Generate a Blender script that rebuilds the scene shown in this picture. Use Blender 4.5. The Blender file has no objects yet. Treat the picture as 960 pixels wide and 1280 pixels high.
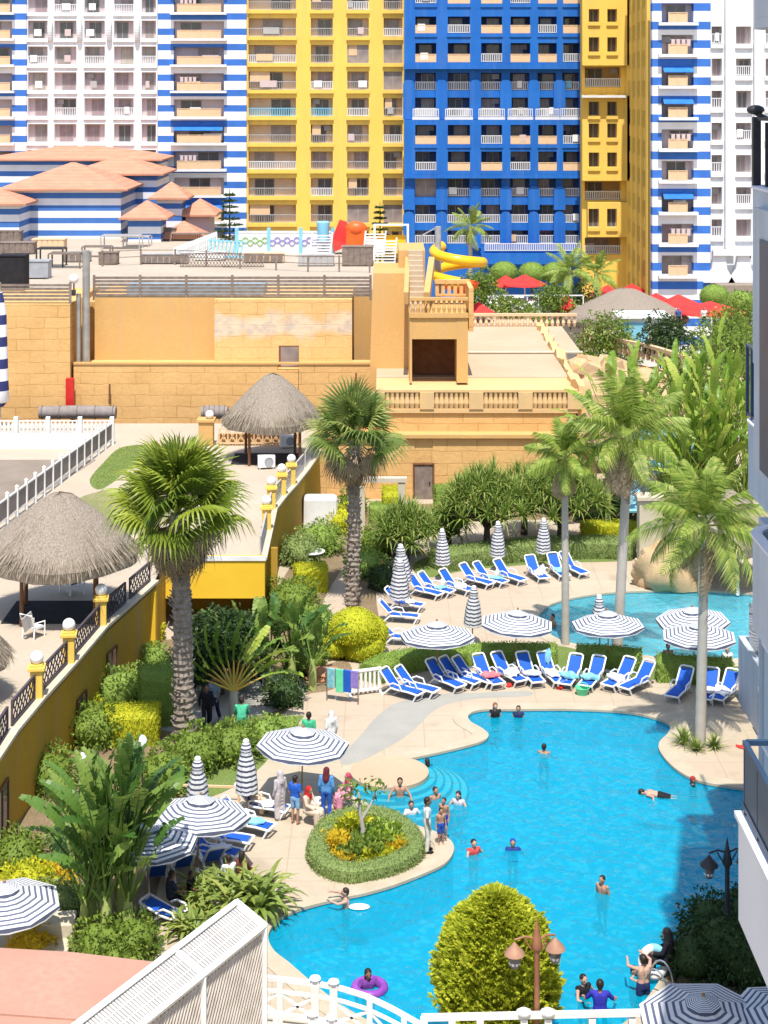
import bpy, bmesh, math, random
import numpy as np
from mathutils import Vector, Matrix
from mathutils.geometry import tessellate_polygon
PI = math.pi; R = math.radians
random.seed(7); rng = np.random.default_rng(11)
SC = bpy.context.scene
COL = SC.collection
F, H, YH = 2100.0, 25.6, 113.0      # focal length in photo pixels, eye height, horizon row

def sc_at(py, z=0.0): return (py - YH) / (H - z)
def G(px, py, z=0.0):
    """point of the level plane z seen at a photo pixel"""
    Y = F * (H - z) / (py - YH)
    return Vector(((px - 480) * Y / F, Y, z))
def A(px, py, Y):
    return Vector(((px - 480) * Y / F, Y, H - (py - YH) * Y / F))
def XX(px, Y): return (px - 480) * Y / F
def ZZ(py, Y): return H - (py - YH) * Y / F

# ------------------------------------------------------------------ objects
def link(o, parent=None):
    COL.objects.link(o)
    if parent is not None: o.parent = parent
    return o
def tag(o, label=None, cat=None, group=None, kind=None):
    if label: o['label'] = label
    if cat: o['category'] = cat
    if group: o['group'] = group
    if kind: o['kind'] = kind
    return o
def thing(name, label, cat, loc=(0, 0, 0), rz=0.0, group=None):
    o = bpy.data.objects.new(name, None)
    o.empty_display_size = 0.2
    o.location = loc; o.rotation_euler = (0, 0, rz)
    link(o); return tag(o, label, cat, group)
def dup(o, loc=None, rz=None, label=None, scale=None, group=None, parent=None):
    c = o.copy(); COL.objects.link(c)
    c.parent = parent
    if loc is not None: c.location = loc
    if rz is not None: c.rotation_euler = (0, 0, rz)
    if scale is not None: c.scale = (scale,) * 3 if not hasattr(scale, '__len__') else scale
    if label: c['label'] = label
    if group: c['group'] = group
    for ch in list(o.children):
        dup(ch, parent=c)
    return c

def newmesh(name, V, Fc, mat, smooth=False):
    me = bpy.data.meshes.new(name)
    if isinstance(V, np.ndarray): V = V.tolist()
    if isinstance(Fc, np.ndarray): Fc = Fc.tolist()
    me.from_pydata(V, [], Fc)
    if mat is not None: me.materials.append(mat)
    if smooth: me.polygons.foreach_set('use_smooth', [True] * len(me.polygons))
    me.update(); return me

class MB:
    def __init__(s): s.v = []; s.f = []; s.mk = []
    def add(s, V, Fc):
        n = len(s.v); s.mk.append((n, len(s.f)))
        s.v.extend([tuple(p) for p in V]); s.f.extend([tuple(i + n for i in f) for f in Fc]); return s
    def box(s, x0, x1, y0, y1, z0, z1):
        s.add([(x0,y0,z0),(x1,y0,z0),(x1,y1,z0),(x0,y1,z0),(x0,y0,z1),(x1,y0,z1),(x1,y1,z1),(x0,y1,z1)],
              [(0,3,2,1),(4,5,6,7),(0,1,5,4),(1,2,6,5),(2,3,7,6),(3,0,4,7)]); return s
    def cbox(s, c, d, rz=0.0, M=None):
        x, y, z = d[0]/2, d[1]/2, d[2]/2
        m = Matrix.Translation(Vector(c)) @ (M if M is not None else Matrix.Rotation(rz, 4, 'Z'))
        V = [m @ Vector(p) for p in [(-x,-y,-z),(x,-y,-z),(x,y,-z),(-x,y,-z),(-x,-y,z),(x,-y,z),(x,y,z),(-x,y,z)]]
        s.add(V, [(0,3,2,1),(4,5,6,7),(0,1,5,4),(1,2,6,5),(2,3,7,6),(3,0,4,7)]); return s
    def bar(s, a, b, w, h=None, up=(0,0,1)):
        a, b = Vector(a), Vector(b); h = h or w
        d = (b - a); L = d.length
        if L < 1e-6: return s
        d.normalize(); u = Vector(up)
        if abs(d.dot(u)) > .99: u = Vector((0,1,0))
        sd = d.cross(u).normalized(); u = sd.cross(d)
        V = []
        for p in (a, b):
            for (i, j) in ((-1,-1),(1,-1),(1,1),(-1,1)): V.append(p + sd*i*w/2 + u*j*h/2)
        s.add(V, [(0,1,2,3),(7,6,5,4),(0,4,5,1),(1,5,6,2),(2,6,7,3),(3,7,4,0)]); return s
    def tube(s, pts, rad, n=8, cap=True):
        pts = [Vector(p) for p in pts]
        if not hasattr(rad, '__len__'): rad = [rad]*len(pts)
        V = []; ref = None
        for i, p in enumerate(pts):
            t = (pts[min(i+1,len(pts)-1)] - pts[max(i-1,0)]).normalized()
            if ref is None: ref = Vector((1,0,0)) if abs(t.x) < .9 else Vector((0,1,0))
            a = (ref - t*ref.dot(t)).normalized(); b = t.cross(a); ref = a
            for k in range(n):
                q = 2*PI*k/n; V.append(p + (a*math.cos(q) + b*math.sin(q))*rad[i])
        Fc = []
        for i in range(len(pts)-1):
            for k in range(n):
                Fc.append((i*n+k, i*n+(k+1)%n, (i+1)*n+(k+1)%n, (i+1)*n+k))
        if cap:
            Fc.append(tuple(range(n-1,-1,-1))); m=(len(pts)-1)*n; Fc.append(tuple(range(m, m+n)))
        s.add(V, Fc); return s
    def lathe(s, prof, n=16, c=(0,0,0), ph=0.0):
        V = []; Fc = []
        for (r, z) in prof:
            for k in range(n):
                q = 2*PI*k/n + ph; V.append((c[0]+r*math.cos(q), c[1]+r*math.sin(q), c[2]+z))
        for i in range(len(prof)-1):
            for k in range(n):
                Fc.append((i*n+k, i*n+(k+1)%n, (i+1)*n+(k+1)%n, (i+1)*n+k))
        if prof[0][0] > 1e-4: Fc.append(tuple(range(n-1,-1,-1)))
        if prof[-1][0] > 1e-4:
            m=(len(prof)-1)*n; Fc.append(tuple(range(m, m+n)))
        s.add(V, Fc); return s
    def sphere(s, c, r, n=12, m=8, sq=(1,1,1)):
        V = [(c[0], c[1], c[2]-r*sq[2])]; Fc = []
        for i in range(1, m):
            t = -PI/2 + PI*i/m
            for k in range(n):
                q = 2*PI*k/n
                V.append((c[0]+r*sq[0]*math.cos(t)*math.cos(q), c[1]+r*sq[1]*math.cos(t)*math.sin(q), c[2]+r*sq[2]*math.sin(t)))
        V.append((c[0], c[1], c[2]+r*sq[2])); last = len(V)-1
        for k in range(n): Fc.append((0, 1+(k+1)%n, 1+k))
        for i in range(m-2):
            for k in range(n): Fc.append((1+i*n+k, 1+i*n+(k+1)%n, 1+(i+1)*n+(k+1)%n, 1+(i+1)*n+k))
        b = 1+(m-2)*n
        for k in range(n): Fc.append((b+k, b+(k+1)%n, last))
        s.add(V, Fc); return s
    def prism(s, poly, z0, z1):
        n = len(poly)
        ar = sum(poly[i][0]*poly[(i+1)%n][1]-poly[(i+1)%n][0]*poly[i][1] for i in range(n))
        if ar < 0: poly = poly[::-1]
        V = [(p[0],p[1],z0) for p in poly] + [(p[0],p[1],z1) for p in poly]
        tri = tessellate_polygon([[Vector((p[0],p[1],0)) for p in poly]])
        Fc = []
        for t in tri:
            a,b,c = [Vector((*poly[i][:2],0)) for i in t]
            if (b-a).cross(c-a).z < 0: t = t[::-1]
            Fc.append(tuple(i+n for i in t)); Fc.append(tuple(t[::-1]))
        for i in range(n):
            j=(i+1)%n; Fc.append((i,j,j+n,i+n))
        s.add(V, Fc); return s
    def each(s, name, mat, parent, k=1, smooth=False):
        """every k shapes added become one part of their own"""
        mk = s.mk + [(len(s.v), len(s.f))]
        for i in range(0, len(s.mk), k):
            (v0, f0), (v1, f1) = mk[i], mk[min(i+k, len(mk)-1)]
            raw(name, s.v[v0:v1], [tuple(q-v0 for q in f) for f in s.f[f0:f1]], mat, parent, smooth)
    def mesh(s, name, mat, smooth=False): return newmesh(name, s.v, s.f, mat, smooth)
    def build(s, name, mat, parent=None, smooth=False, bevel=0.0):
        o = bpy.data.objects.new(name, s.mesh(name, mat, smooth)); link(o, parent)
        if bevel:
            b = o.modifiers.new('bevel', 'BEVEL'); b.width = bevel; b.segments = 2; b.limit_method = 'ANGLE'
        if smooth and len(o.data.polygons) < 60000:
            try: o.data.set_sharp_from_angle(angle=R(40))
            except Exception: pass
        return o
def raw(name, V, Fc, mat, parent=None, smooth=False):
    o = bpy.data.objects.new(name, newmesh(name, V, Fc, mat, smooth)); return link(o, parent)
def sheet(name, outer, holes, z, mat, label=None):
    loops = [[Vector((p[0],p[1],0)) for p in outer]] + [[Vector((p[0],p[1],0)) for p in h] for h in holes]
    pts = [p for l in loops for p in l]
    tri = tessellate_polygon(loops); Fc = []
    for t in tri:
        a,b,c = [pts[i] for i in t]
        Fc.append(tuple(t) if (b-a).cross(c-a).z > 0 else tuple(t[::-1]))
    o = raw(name, [(p.x,p.y,z) for p in pts], Fc, mat); o['kind'] = 'structure'
    if label: o['label'] = label
    return o
def smooth_loop(P, k=4):
    """closed Catmull-Rom through points"""
    out = []; n = len(P); P = [Vector((p[0],p[1],0)) for p in P]
    for i in range(n):
        a,b,c,d = P[i-1],P[i],P[(i+1)%n],P[(i+2)%n]
        for j in range(k):
            t=j/k
            out.append(.5*((2*b)+(c-a)*t+(2*a-5*b+4*c-d)*t*t+(3*b-a-3*c+d)*t**3))
    return out
def offset_loop(P, d):
    n=len(P); ar=sum(P[i].x*P[(i+1)%n].y-P[(i+1)%n].x*P[i].y for i in range(n)); sg = 1 if ar>0 else -1
    out=[]
    for i in range(n):
        t=(P[(i+1)%n]-P[i-1]); t=Vector((t.x,t.y,0)).normalized()
        out.append(P[i]+Vector((t.y,-t.x,0))*d*sg)
    return out

# ------------------------------------------------------------------ materials
def _nt(name):
    m = bpy.data.materials.new(name); m.use_nodes = True
    nt = m.node_tree; b = nt.nodes['Principled BSDF']; return m, nt, b
def N(nt, t, **kw):
    n = nt.nodes.new(t)
    for k, v in kw.items():
        if k in n.inputs: n.inputs[k].default_value = v
        else: setattr(n, k, v)
    return n
def ramp(nt, stops):
    r = nt.nodes.new('ShaderNodeValToRGB'); e = r.color_ramp.elements
    while len(e) < len(stops): e.new(.5)
    for i, (p, c) in enumerate(stops):
        e[i].position = p; e[i].color = (*c, 1)
    return r
def mix(nt, fac, a, b, blend='MIX'):
    m = nt.nodes.new('ShaderNodeMix'); m.data_type = 'RGBA'; m.blend_type = blend
    for sock, v in ((m.inputs[0], fac), (m.inputs[6], a), (m.inputs[7], b)):
        if hasattr(v, 'links') or hasattr(v, 'is_linked'): nt.links.new(v, sock)
        elif hasattr(v, '__len__'): sock.default_value = (*v, 1) if len(v) == 3 else v
        else: sock.default_value = v
    return m.outputs[2]
def noise_fac(nt, scale, detail=4, lo=.35, hi=.65, coord='Object'):
    tc = nt.nodes.new('ShaderNodeTexCoord'); n = N(nt, 'ShaderNodeTexNoise', Scale=scale, Detail=detail)
    nt.links.new(tc.outputs[coord], n.inputs['Vector'])
    mr = N(nt, 'ShaderNodeMapRange'); mr.inputs[1].default_value = lo; mr.inputs[2].default_value = hi
    nt.links.new(n.outputs['Fac'], mr.inputs[0]); return mr.outputs[0], n
def bump(nt, b, h, strength=.3, dist=.02):
    bp = N(nt, 'ShaderNodeBump', Strength=strength, Distance=dist)
    nt.links.new(h, bp.inputs['Height']); nt.links.new(bp.outputs['Normal'], b.inputs['Normal'])
def paint(name, c, c2=None, scale=1.5, rough=.7, bmp=.0, metal=0.0, spec=.3, fine=0.0, streak=0.0):
    """a surface of one colour with soft wear towards a second colour"""
    m, nt, b = _nt(name)
    if c2 is None: c2 = tuple(x*.82 for x in c)
    f, n = noise_fac(nt, scale, 6)
    col = mix(nt, f, c, c2)
    if fine:
        f2, n2 = noise_fac(nt, scale*14, 3, .3, .7)
        col = mix(nt, f2, col, tuple(x*(1-fine) for x in c))
        n = n2
    if streak:                      # rain streaks and sun bleaching run down the wall
        g = nt.nodes.new('ShaderNodeNewGeometry'); mp = N(nt,'ShaderNodeMapping'); mp.inputs['Scale'].default_value=(1.7,1.7,.10); nt.links.new(g.outputs['Position'], mp.inputs[0])
        n3 = N(nt,'ShaderNodeTexNoise', Scale=1.0, Detail=6); nt.links.new(mp.outputs[0], n3.inputs['Vector'])
        mr = N(nt,'ShaderNodeMapRange'); mr.inputs[1].default_value=.48; mr.inputs[2].default_value=.75; nt.links.new(n3.outputs['Fac'], mr.inputs[0])
        col = mix(nt, mr.outputs[0], col, tuple(x*(1-streak)+.35*streak*.5 for x in c))
    nt.links.new(col, b.inputs['Base Color'])
    b.inputs['Roughness'].default_value = rough; b.inputs['Metallic'].default_value = metal
    b.inputs['Specular IOR Level'].default_value = spec
    if bmp: bump(nt, b, n.outputs['Fac'], bmp, .03)
    return m
def leafmat(name, c1, c2, c3, rough=.5, trans=.35, spec=.35, gain=True):
    """leaves: each leaf its own green, part of the light comes through"""
    if gain: c1,c2,c3=[(min(.75,c[0]*1.75),min(.75,c[1]*1.5),c[2]*1.4) for c in (c1,c2,c3)]
    m, nt, b = _nt(name)
    g = nt.nodes.new('ShaderNodeNewGeometry')
    r = ramp(nt, [(0, c1), (.5, c2), (1, c3)]); nt.links.new(g.outputs['Random Per Island'], r.inputs[0])
    f, n = noise_fac(nt, 1.1, 2, .3, .7)
    col = mix(nt, f, r.outputs[0], mix(nt, .4, r.outputs[0], c1))
    nt.links.new(col, b.inputs['Base Color']); b.inputs['Roughness'].default_value = rough
    b.inputs['Specular IOR Level'].default_value = spec
    t = nt.nodes.new('ShaderNodeBsdfTranslucent'); nt.links.new(col, t.inputs[0])
    ms = nt.nodes.new('ShaderNodeMixShader'); ms.inputs[0].default_value = trans
    nt.links.new(b.outputs[0], ms.inputs[1]); nt.links.new(t.outputs[0], ms.inputs[2])
    nt.links.new(ms.outputs[0], nt.nodes['Material Output'].inputs[0]); return m
def stripes_z(name, c1, c2, period, duty, off=0.0):
    m, nt, b = _nt(name)
    g = nt.nodes.new('ShaderNodeNewGeometry'); s = nt.nodes.new('ShaderNodeSeparateXYZ'); nt.links.new(g.outputs['Position'], s.inputs[0])
    a = N(nt,'ShaderNodeMath', operation='ADD'); nt.links.new(s.outputs[2], a.inputs[0]); a.inputs[1].default_value = off
    d = N(nt,'ShaderNodeMath', operation='DIVIDE'); nt.links.new(a.outputs[0], d.inputs[0]); d.inputs[1].default_value = period
    fr = N(nt,'ShaderNodeMath', operation='FRACT'); nt.links.new(d.outputs[0], fr.inputs[0])
    lt = N(nt,'ShaderNodeMath', operation='LESS_THAN'); nt.links.new(fr.outputs[0], lt.inputs[0]); lt.inputs[1].default_value = duty
    f, n = noise_fac(nt, .6, 5)
    w = mix(nt, f, c1, tuple(x*.9 for x in c1)); bl = mix(nt, f, c2, tuple(x*.8 for x in c2))
    nt.links.new(mix(nt, lt.outputs[0], w, bl), b.inputs['Base Color']); b.inputs['Roughness'].default_value = .75
    return m
def blocks(name, c, c2, cm, bw=1.5, bh=.7, scale=1.0, mortar=.02):
    """big rendered stone blocks; runs on x+y along the wall and z up"""
    m, nt, b = _nt(name)
    g = nt.nodes.new('ShaderNodeNewGeometry'); s = nt.nodes.new('ShaderNodeSeparateXYZ'); nt.links.new(g.outputs['Position'], s.inputs[0])
    a = N(nt,'ShaderNodeMath', operation='ADD'); nt.links.new(s.outputs[0], a.inputs[0]); nt.links.new(s.outputs[1], a.inputs[1])
    cb = nt.nodes.new('ShaderNodeCombineXYZ'); nt.links.new(a.outputs[0], cb.inputs[0]); nt.links.new(s.outputs[2], cb.inputs[1])
    nn = N(nt,'ShaderNodeTexNoise', Scale=.8, Detail=2); nt.links.new(g.outputs['Position'], nn.inputs['Vector'])
    wob = N(nt,'ShaderNodeVectorMath', operation='MULTIPLY_ADD'); nt.links.new(nn.outputs['Color'], wob.inputs[0]); wob.inputs[1].default_value=(.22,.22,0)
    nt.links.new(cb.outputs[0], wob.inputs[2])
    br = N(nt,'ShaderNodeTexBrick', Scale=scale); nt.links.new(wob.outputs[0], br.inputs['Vector'])
    br.inputs['Color1'].default_value=(*c,1); br.inputs['Color2'].default_value=(*c2,1); br.inputs['Mortar'].default_value=(*cm,1)
    br.inputs['Mortar Size'].default_value=mortar; br.inputs['Brick Width'].default_value=bw; br.inputs['Row Height'].default_value=bh
    br.inputs['Mortar Smooth'].default_value=.3
    f, n = noise_fac(nt, .35, 8, .35, .7); f2, n2 = noise_fac(nt, 3.5, 6, .3, .75)
    col = mix(nt, f, br.outputs[0], tuple(min(1,x*1.1) for x in c)); col = mix(nt, f2, col, mix(nt, .35, col, tuple(x*.75 for x in c)))
    nt.links.new(col, b.inputs['Base Color']); b.inputs['Roughness'].default_value=.9; b.inputs['Specular IOR Level'].default_value=.1
    ad = N(nt,'ShaderNodeMath', operation='MULTIPLY_ADD'); nt.links.new(br.outputs['Fac'], ad.inputs[0]); ad.inputs[1].default_value=-1; nt.links.new(n2.outputs['Fac'], ad.inputs[2])
    bump(nt, b, ad.outputs[0], .5, .06); return m
def glassmat(name, c, rough=.08):
    m, nt, b = _nt(name)
    f, n = noise_fac(nt, .5, 2); nt.links.new(mix(nt, f, c, tuple(x*.5 for x in c)), b.inputs['Base Color'])
    b.inputs['Roughness'].default_value = rough; b.inputs['Specular IOR Level'].default_value = .6; return m
def ring_stripes(name, c1, c2, n_rings, duty=.45, radius=1.65):
    """canopy cloth: stripes that follow the octagon rim"""
    m, nt, b = _nt(name)
    uv = nt.nodes.new('ShaderNodeUVMap'); s = nt.nodes.new('ShaderNodeSeparateXYZ'); nt.links.new(uv.outputs[0], s.inputs[0])
    mu = N(nt,'ShaderNodeMath', operation='MULTIPLY'); nt.links.new(s.outputs[1], mu.inputs[0]); mu.inputs[1].default_value=n_rings
    fr = N(nt,'ShaderNodeMath', operation='FRACT'); nt.links.new(mu.outputs[0], fr.inputs[0])
    lt = N(nt,'ShaderNodeMath', operation='LESS_THAN'); nt.links.new(fr.outputs[0], lt.inputs[0]); lt.inputs[1].default_value=duty
    f, n = noise_fac(nt, 2, 4)
    col = mix(nt, lt.outputs[0], mix(nt, f, c1, tuple(x*.92 for x in c1)), mix(nt, f, c2, tuple(x*.8+.02 for x in c2)))
    nt.links.new(col, b.inputs['Base Color']); b.inputs['Roughness'].default_value=.9; b.inputs['Specular IOR Level'].default_value=.1
    t = nt.nodes.new('ShaderNodeBsdfTranslucent'); nt.links.new(col, t.inputs[0])
    ms = nt.nodes.new('ShaderNodeMixShader'); ms.inputs[0].default_value=.2
    nt.links.new(b.outputs[0], ms.inputs[1]); nt.links.new(t.outputs[0], ms.inputs[2]); nt.links.new(ms.outputs[0], nt.nodes['Material Output'].inputs[0])
    return m
def thatch(name, c, c2):
    m, nt, b = _nt(name)
    uv = nt.nodes.new('ShaderNodeTexCoord'); mp = N(nt,'ShaderNodeMapping'); mp.inputs['Scale'].default_value=(9,9,1.2)
    nt.links.new(uv.outputs['Object'], mp.inputs[0]); n = N(nt,'ShaderNodeTexNoise', Scale=1.6, Detail=6); nt.links.new(mp.outputs[0], n.inputs['Vector'])
    r = ramp(nt, [(.3, c2), (.7, c)]); nt.links.new(n.outputs['Fac'], r.inputs[0]); nt.links.new(r.outputs[0], b.inputs['Base Color'])
    b.inputs['Roughness'].default_value=.95; b.inputs['Specular IOR Level'].default_value=.05
    bump(nt, b, n.outputs['Fac'], .8, .08); return m

WHITE=(.78,.78,.76); BLUE=(.012,.11,.42)
M = {}
M['white'] = paint('white_paint', (.80,.80,.78), (.70,.69,.66), 1.2, .6)
M['white_wall'] = paint('white_render', (.80,.80,.80), (.72,.72,.73), .4, .8, .1, streak=.22)
M['mauve'] = paint('mauve_render', (.60,.47,.45), (.52,.43,.43), .3, .85)
M['stripe'] = stripes_z('blue_white_bands', (.80,.80,.81), (.035,.16,.55), 1.8, .43, .3)
M['stripe_r'] = stripes_z('blue_white_bands_near', (.80,.80,.81), (.035,.16,.55), 1.8, .43, .9)
M['stripe_club'] = stripes_z('blue_white_bands_club', (.78,.78,.80), (.05,.17,.50), 1.25, .45, .2)
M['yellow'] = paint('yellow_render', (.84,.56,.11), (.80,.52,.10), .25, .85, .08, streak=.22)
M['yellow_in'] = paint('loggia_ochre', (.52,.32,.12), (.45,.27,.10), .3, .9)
M['yellow_strong'] = paint('strong_yellow_render', (.84,.54,.04), (.78,.48,.03), .5, .8, .08)
M['yellow_shaded'] = paint('shaded_yellow_render', (.52,.31,.025), (.42,.245,.022), .35, .85, .2, fine=.2, streak=.35)  # the terrace yellow darkened, shade of this side put into the colour
M['blue'] = paint('blue_render', (.012,.145,.52), (.010,.115,.43), .3, .7, .05, streak=.2)
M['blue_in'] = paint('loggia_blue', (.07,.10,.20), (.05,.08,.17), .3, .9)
M['rail_cream'] = paint('cream_panel', (.72,.50,.30), (.64,.43,.26), .4, .8)
M['rail_white'] = paint('white_rail', (.74,.74,.74), (.62,.62,.64), .8, .6)
M['rail_grey'] = paint('grey_rail', (.44,.42,.40), (.34,.33,.32), .8, .6)
M['frame'] = paint('window_frame', (.36,.33,.32), (.30,.28,.28), .8, .5)
M['pane'] = glassmat('dark_pane', (.12,.115,.125))
M['pane_m'] = glassmat('mauve_pane', (.36,.25,.26), .25); M['pane_b'] = glassmat('beige_curtain_pane', (.50,.42,.34), .3)
M['pane_w'] = glassmat('curtained_pane', (.34,.28,.26), .2)
M['awning_blue'] = paint('blue_awning', (.03,.18,.6), (.02,.14,.5), 1, .8)
M['terracotta'] = paint('terracotta_tiles', (.60,.275,.165), (.52,.22,.13), .5, .9, .4, fine=.25)
M['fort'] = blocks('fort_blocks', (.66,.405,.165), (.61,.355,.135), (.44,.24,.085), 1.9, .78, 1.0, .03)
M['fort_plain'] = paint('fort_render', (.65,.385,.14), (.59,.335,.115), .35, .9, .2, fine=.12, streak=.2)
M['sand_floor'] = paint('sand_terrace', (.53,.41,.28), (.45,.34,.22), .25, .9, .15, fine=.15)
M['roof_deck'] = paint('roof_terrace_floor', (.50,.42,.33), (.42,.35,.27), .2, .95, .15, fine=.2)
M['deck_floor'] = paint('terrace_paving', (.50,.42,.32), (.42,.345,.26), .3, .9, .1, fine=.15)
M['wood'] = paint('weathered_wood', (.25,.195,.16), (.17,.13,.11), 2.5, .8, .3)
M['brown_wood'] = paint('brown_wood', (.20,.085,.035), (.14,.06,.025), 2.5, .7, .2)
M['grey'] = paint('grey_metal', (.36,.37,.39), (.28,.29,.31), 1.5, .5)
M['dark'] = paint('dark_metal', (.025,.028,.035), (.04,.04,.045), 2, .5)
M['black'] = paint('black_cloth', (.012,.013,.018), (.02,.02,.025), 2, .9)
M['pipe'] = paint('pipe_steel', (.42,.41,.38), (.32,.31,.29), 1.5, .45, metal=.4)
M['red'] = paint('red_cloth', (.70,.045,.035), (.6,.03,.03), 1, .8)
M['red_box'] = paint('red_enamel', (.6,.03,.02), (.5,.02,.02), 2, .4)
M['orange'] = paint('orange_plastic', (.80,.13,.02), (.7,.1,.02), 1, .4)
M['slide'] = paint('yellow_plastic', (.85,.50,.01), (.8,.45,.01), 1, .3, spec=.5)
M['sky_blue'] = paint('light_blue_paint', (.25,.55,.70), (.2,.48,.62), 1, .6)
def tiles(name, c, c2):
    """courses of curved clay tiles"""
    m, nt, b = _nt(name); g = nt.nodes.new('ShaderNodeNewGeometry'); s = nt.nodes.new('ShaderNodeSeparateXYZ'); nt.links.new(g.outputs['Position'], s.inputs[0])
    d = N(nt,'ShaderNodeMath', operation='MULTIPLY'); nt.links.new(s.outputs[2], d.inputs[0]); d.inputs[1].default_value=1/.30
    fr = N(nt,'ShaderNodeMath', operation='FRACT'); nt.links.new(d.outputs[0], fr.inputs[0])
    lt = N(nt,'ShaderNodeMath', operation='LESS_THAN'); nt.links.new(fr.outputs[0], lt.inputs[0]); lt.inputs[1].default_value=.28
    f, n = noise_fac(nt, .8, 7); f2, n2 = noise_fac(nt, 5, 3, .3, .7)
    col = mix(nt, f, c, c2); col = mix(nt, f2, col, tuple(x*.8 for x in c)); k = N(nt,'ShaderNodeMath', operation='MULTIPLY'); nt.links.new(lt.outputs[0], k.inputs[0]); k.inputs[1].default_value=.35
    nt.links.new(mix(nt, k.outputs[0], col, tuple(x*.55 for x in c)), b.inputs['Base Color']); b.inputs['Roughness'].default_value=.9; bump(nt, b, fr.outputs[0], .5, .05); return m
M['terracotta'] = tiles('terracotta_tiles', (.60,.29,.18), (.48,.21,.13))
M['thatch'] = thatch('grass_thatch', (.36,.30,.24), (.20,.165,.13))
M['canopy'] = ring_stripes('striped_canopy_cloth', (.80,.80,.80), (.13,.15,.23), 9, .40)
M['lounger_frame'] = paint('white_resin', (.80,.80,.79), (.74,.74,.73), 2, .35, spec=.5)
M['lounger_blue'] = paint('blue_sling', (.012,.10,.50), (.01,.085,.42), 3, .7)
M['trunk'] = paint('palm_trunk', (.44,.37,.30), (.22,.17,.13), 7, .95, .9, fine=.4)
M['trunk_pale'] = paint('royal_palm_trunk', (.50,.46,.40), (.38,.34,.28), 2.5, .8, .3, fine=.15)
M['bark'] = paint('brown_bark', (.14,.10,.07), (.08,.06,.045), 5, .95, .6)
M['stalk'] = paint('pale_leaf_stalk', (.42,.46,.16), (.30,.36,.10), 3, .6)
M['dead'] = leafmat('dry_frond', (.24,.17,.10), (.40,.31,.20), (.50,.41,.28), .9, .2, .05, gain=False)
M['fan'] = leafmat('fan_leaf', (.06,.11,.012), (.155,.235,.025), (.27,.34,.05), .45, .35)
M['fan_b'] = leafmat('fan_leaf_olive', (.06,.11,.025), (.14,.22,.05), (.26,.32,.10), .5, .35)
M['feather'] = leafmat('feather_leaf', (.07,.14,.02), (.17,.27,.045), (.30,.36,.10), .5, .35)
M['paddle'] = leafmat('paddle_leaf', (.03,.085,.015), (.075,.16,.03), (.17,.26,.06), .4, .3)
M['paddle_y'] = leafmat('paddle_leaf_light', (.08,.17,.02), (.18,.30,.04), (.32,.40,.09), .4, .35)
M['sword'] = leafmat('sword_leaf', (.06,.12,.02), (.13,.22,.04), (.25,.31,.09), .5, .3)
M['hedge'] = leafmat('clipped_hedge', (.085,.17,.03), (.145,.25,.05), (.22,.31,.09), .7, .25, .15)
M['hedge_grey'] = leafmat('grey_green_hedge', (.09,.155,.05), (.145,.225,.075), (.21,.285,.12), .7, .25, .15)
M['hedge_lime'] = leafmat('lime_hedge', (.17,.24,.015), (.30,.36,.02), (.42,.44,.04), .7, .3, .15)
M['bush'] = leafmat('garden_bush', (.05,.10,.018), (.11,.19,.03), (.20,.28,.06), .6, .3, .2)
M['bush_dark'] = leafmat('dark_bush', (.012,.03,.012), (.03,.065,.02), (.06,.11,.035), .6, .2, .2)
M['conifer'] = leafmat('golden_conifer', (.32,.38,.03), (.56,.60,.05), (.74,.73,.08), .7, .4, .1, gain=False)
M['flower_y'] = leafmat('yellow_flowers', (.55,.38,.02), (.70,.50,.03), (.50,.45,.06), .7, .3, .1, gain=False)
M['grass'] = leafmat('grass_blades', (.10,.16,.03), (.16,.22,.05), (.22,.27,.08), .8, .2, .1)
M['rock'] = paint('tan_rock', (.60,.42,.24), (.45,.30,.15), .9, .95, .8, fine=.25)
M['stone_slab'] = paint('cream_stone', (.62,.55,.42), (.52,.45,.33), 1.2, .9, .3, fine=.15)
M['pink'] = paint('pink_roof_felt', (.50,.275,.20), (.41,.21,.15), .35, .9, .3, fine=.16)
M['near_wall'] = paint('near_building_render', (.50,.545,.60), (.44,.48,.54), .4, .8, .1, streak=.3)
M['near_white'] = paint('near_parapet_white', (.74,.74,.76), (.66,.66,.69), .6, .7)
M['near_rail'] = paint('navy_railing', (.03,.07,.13), (.025,.05,.10), 1, .4)
M['globe'] = paint('white_globe', (.82,.82,.80), (.75,.75,.72), 2, .25, spec=.5)
M['lattice_dark'] = paint('dark_lattice', (.09,.07,.085), (.06,.05,.06), 2, .7)
M['lamp_brown'] = paint('brown_lamp_paint', (.34,.15,.075), (.26,.11,.06), 3, .5)
M['lamp_shade'] = paint('rose_lamp_cap', (.40,.22,.14), (.32,.17,.11), 3, .6)
M['rail_cream2']=paint('aged_lattice_wood',(.60,.54,.47),(.48,.42,.36),3,.85,.2)
M['slat_w']=paint('aged_white_slats',(.58,.56,.53),(.48,.46,.44),2,.8)
M['gap_shade_sheet']=paint('lattice_gap_shade',(.13,.105,.09),(.10,.08,.07),2,.9)  # dark tone standing in for shade between the lattice slats
SKY_STRENGTH=.15; SUN_STRENGTH=4.2; EXPOSURE=.58
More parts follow.
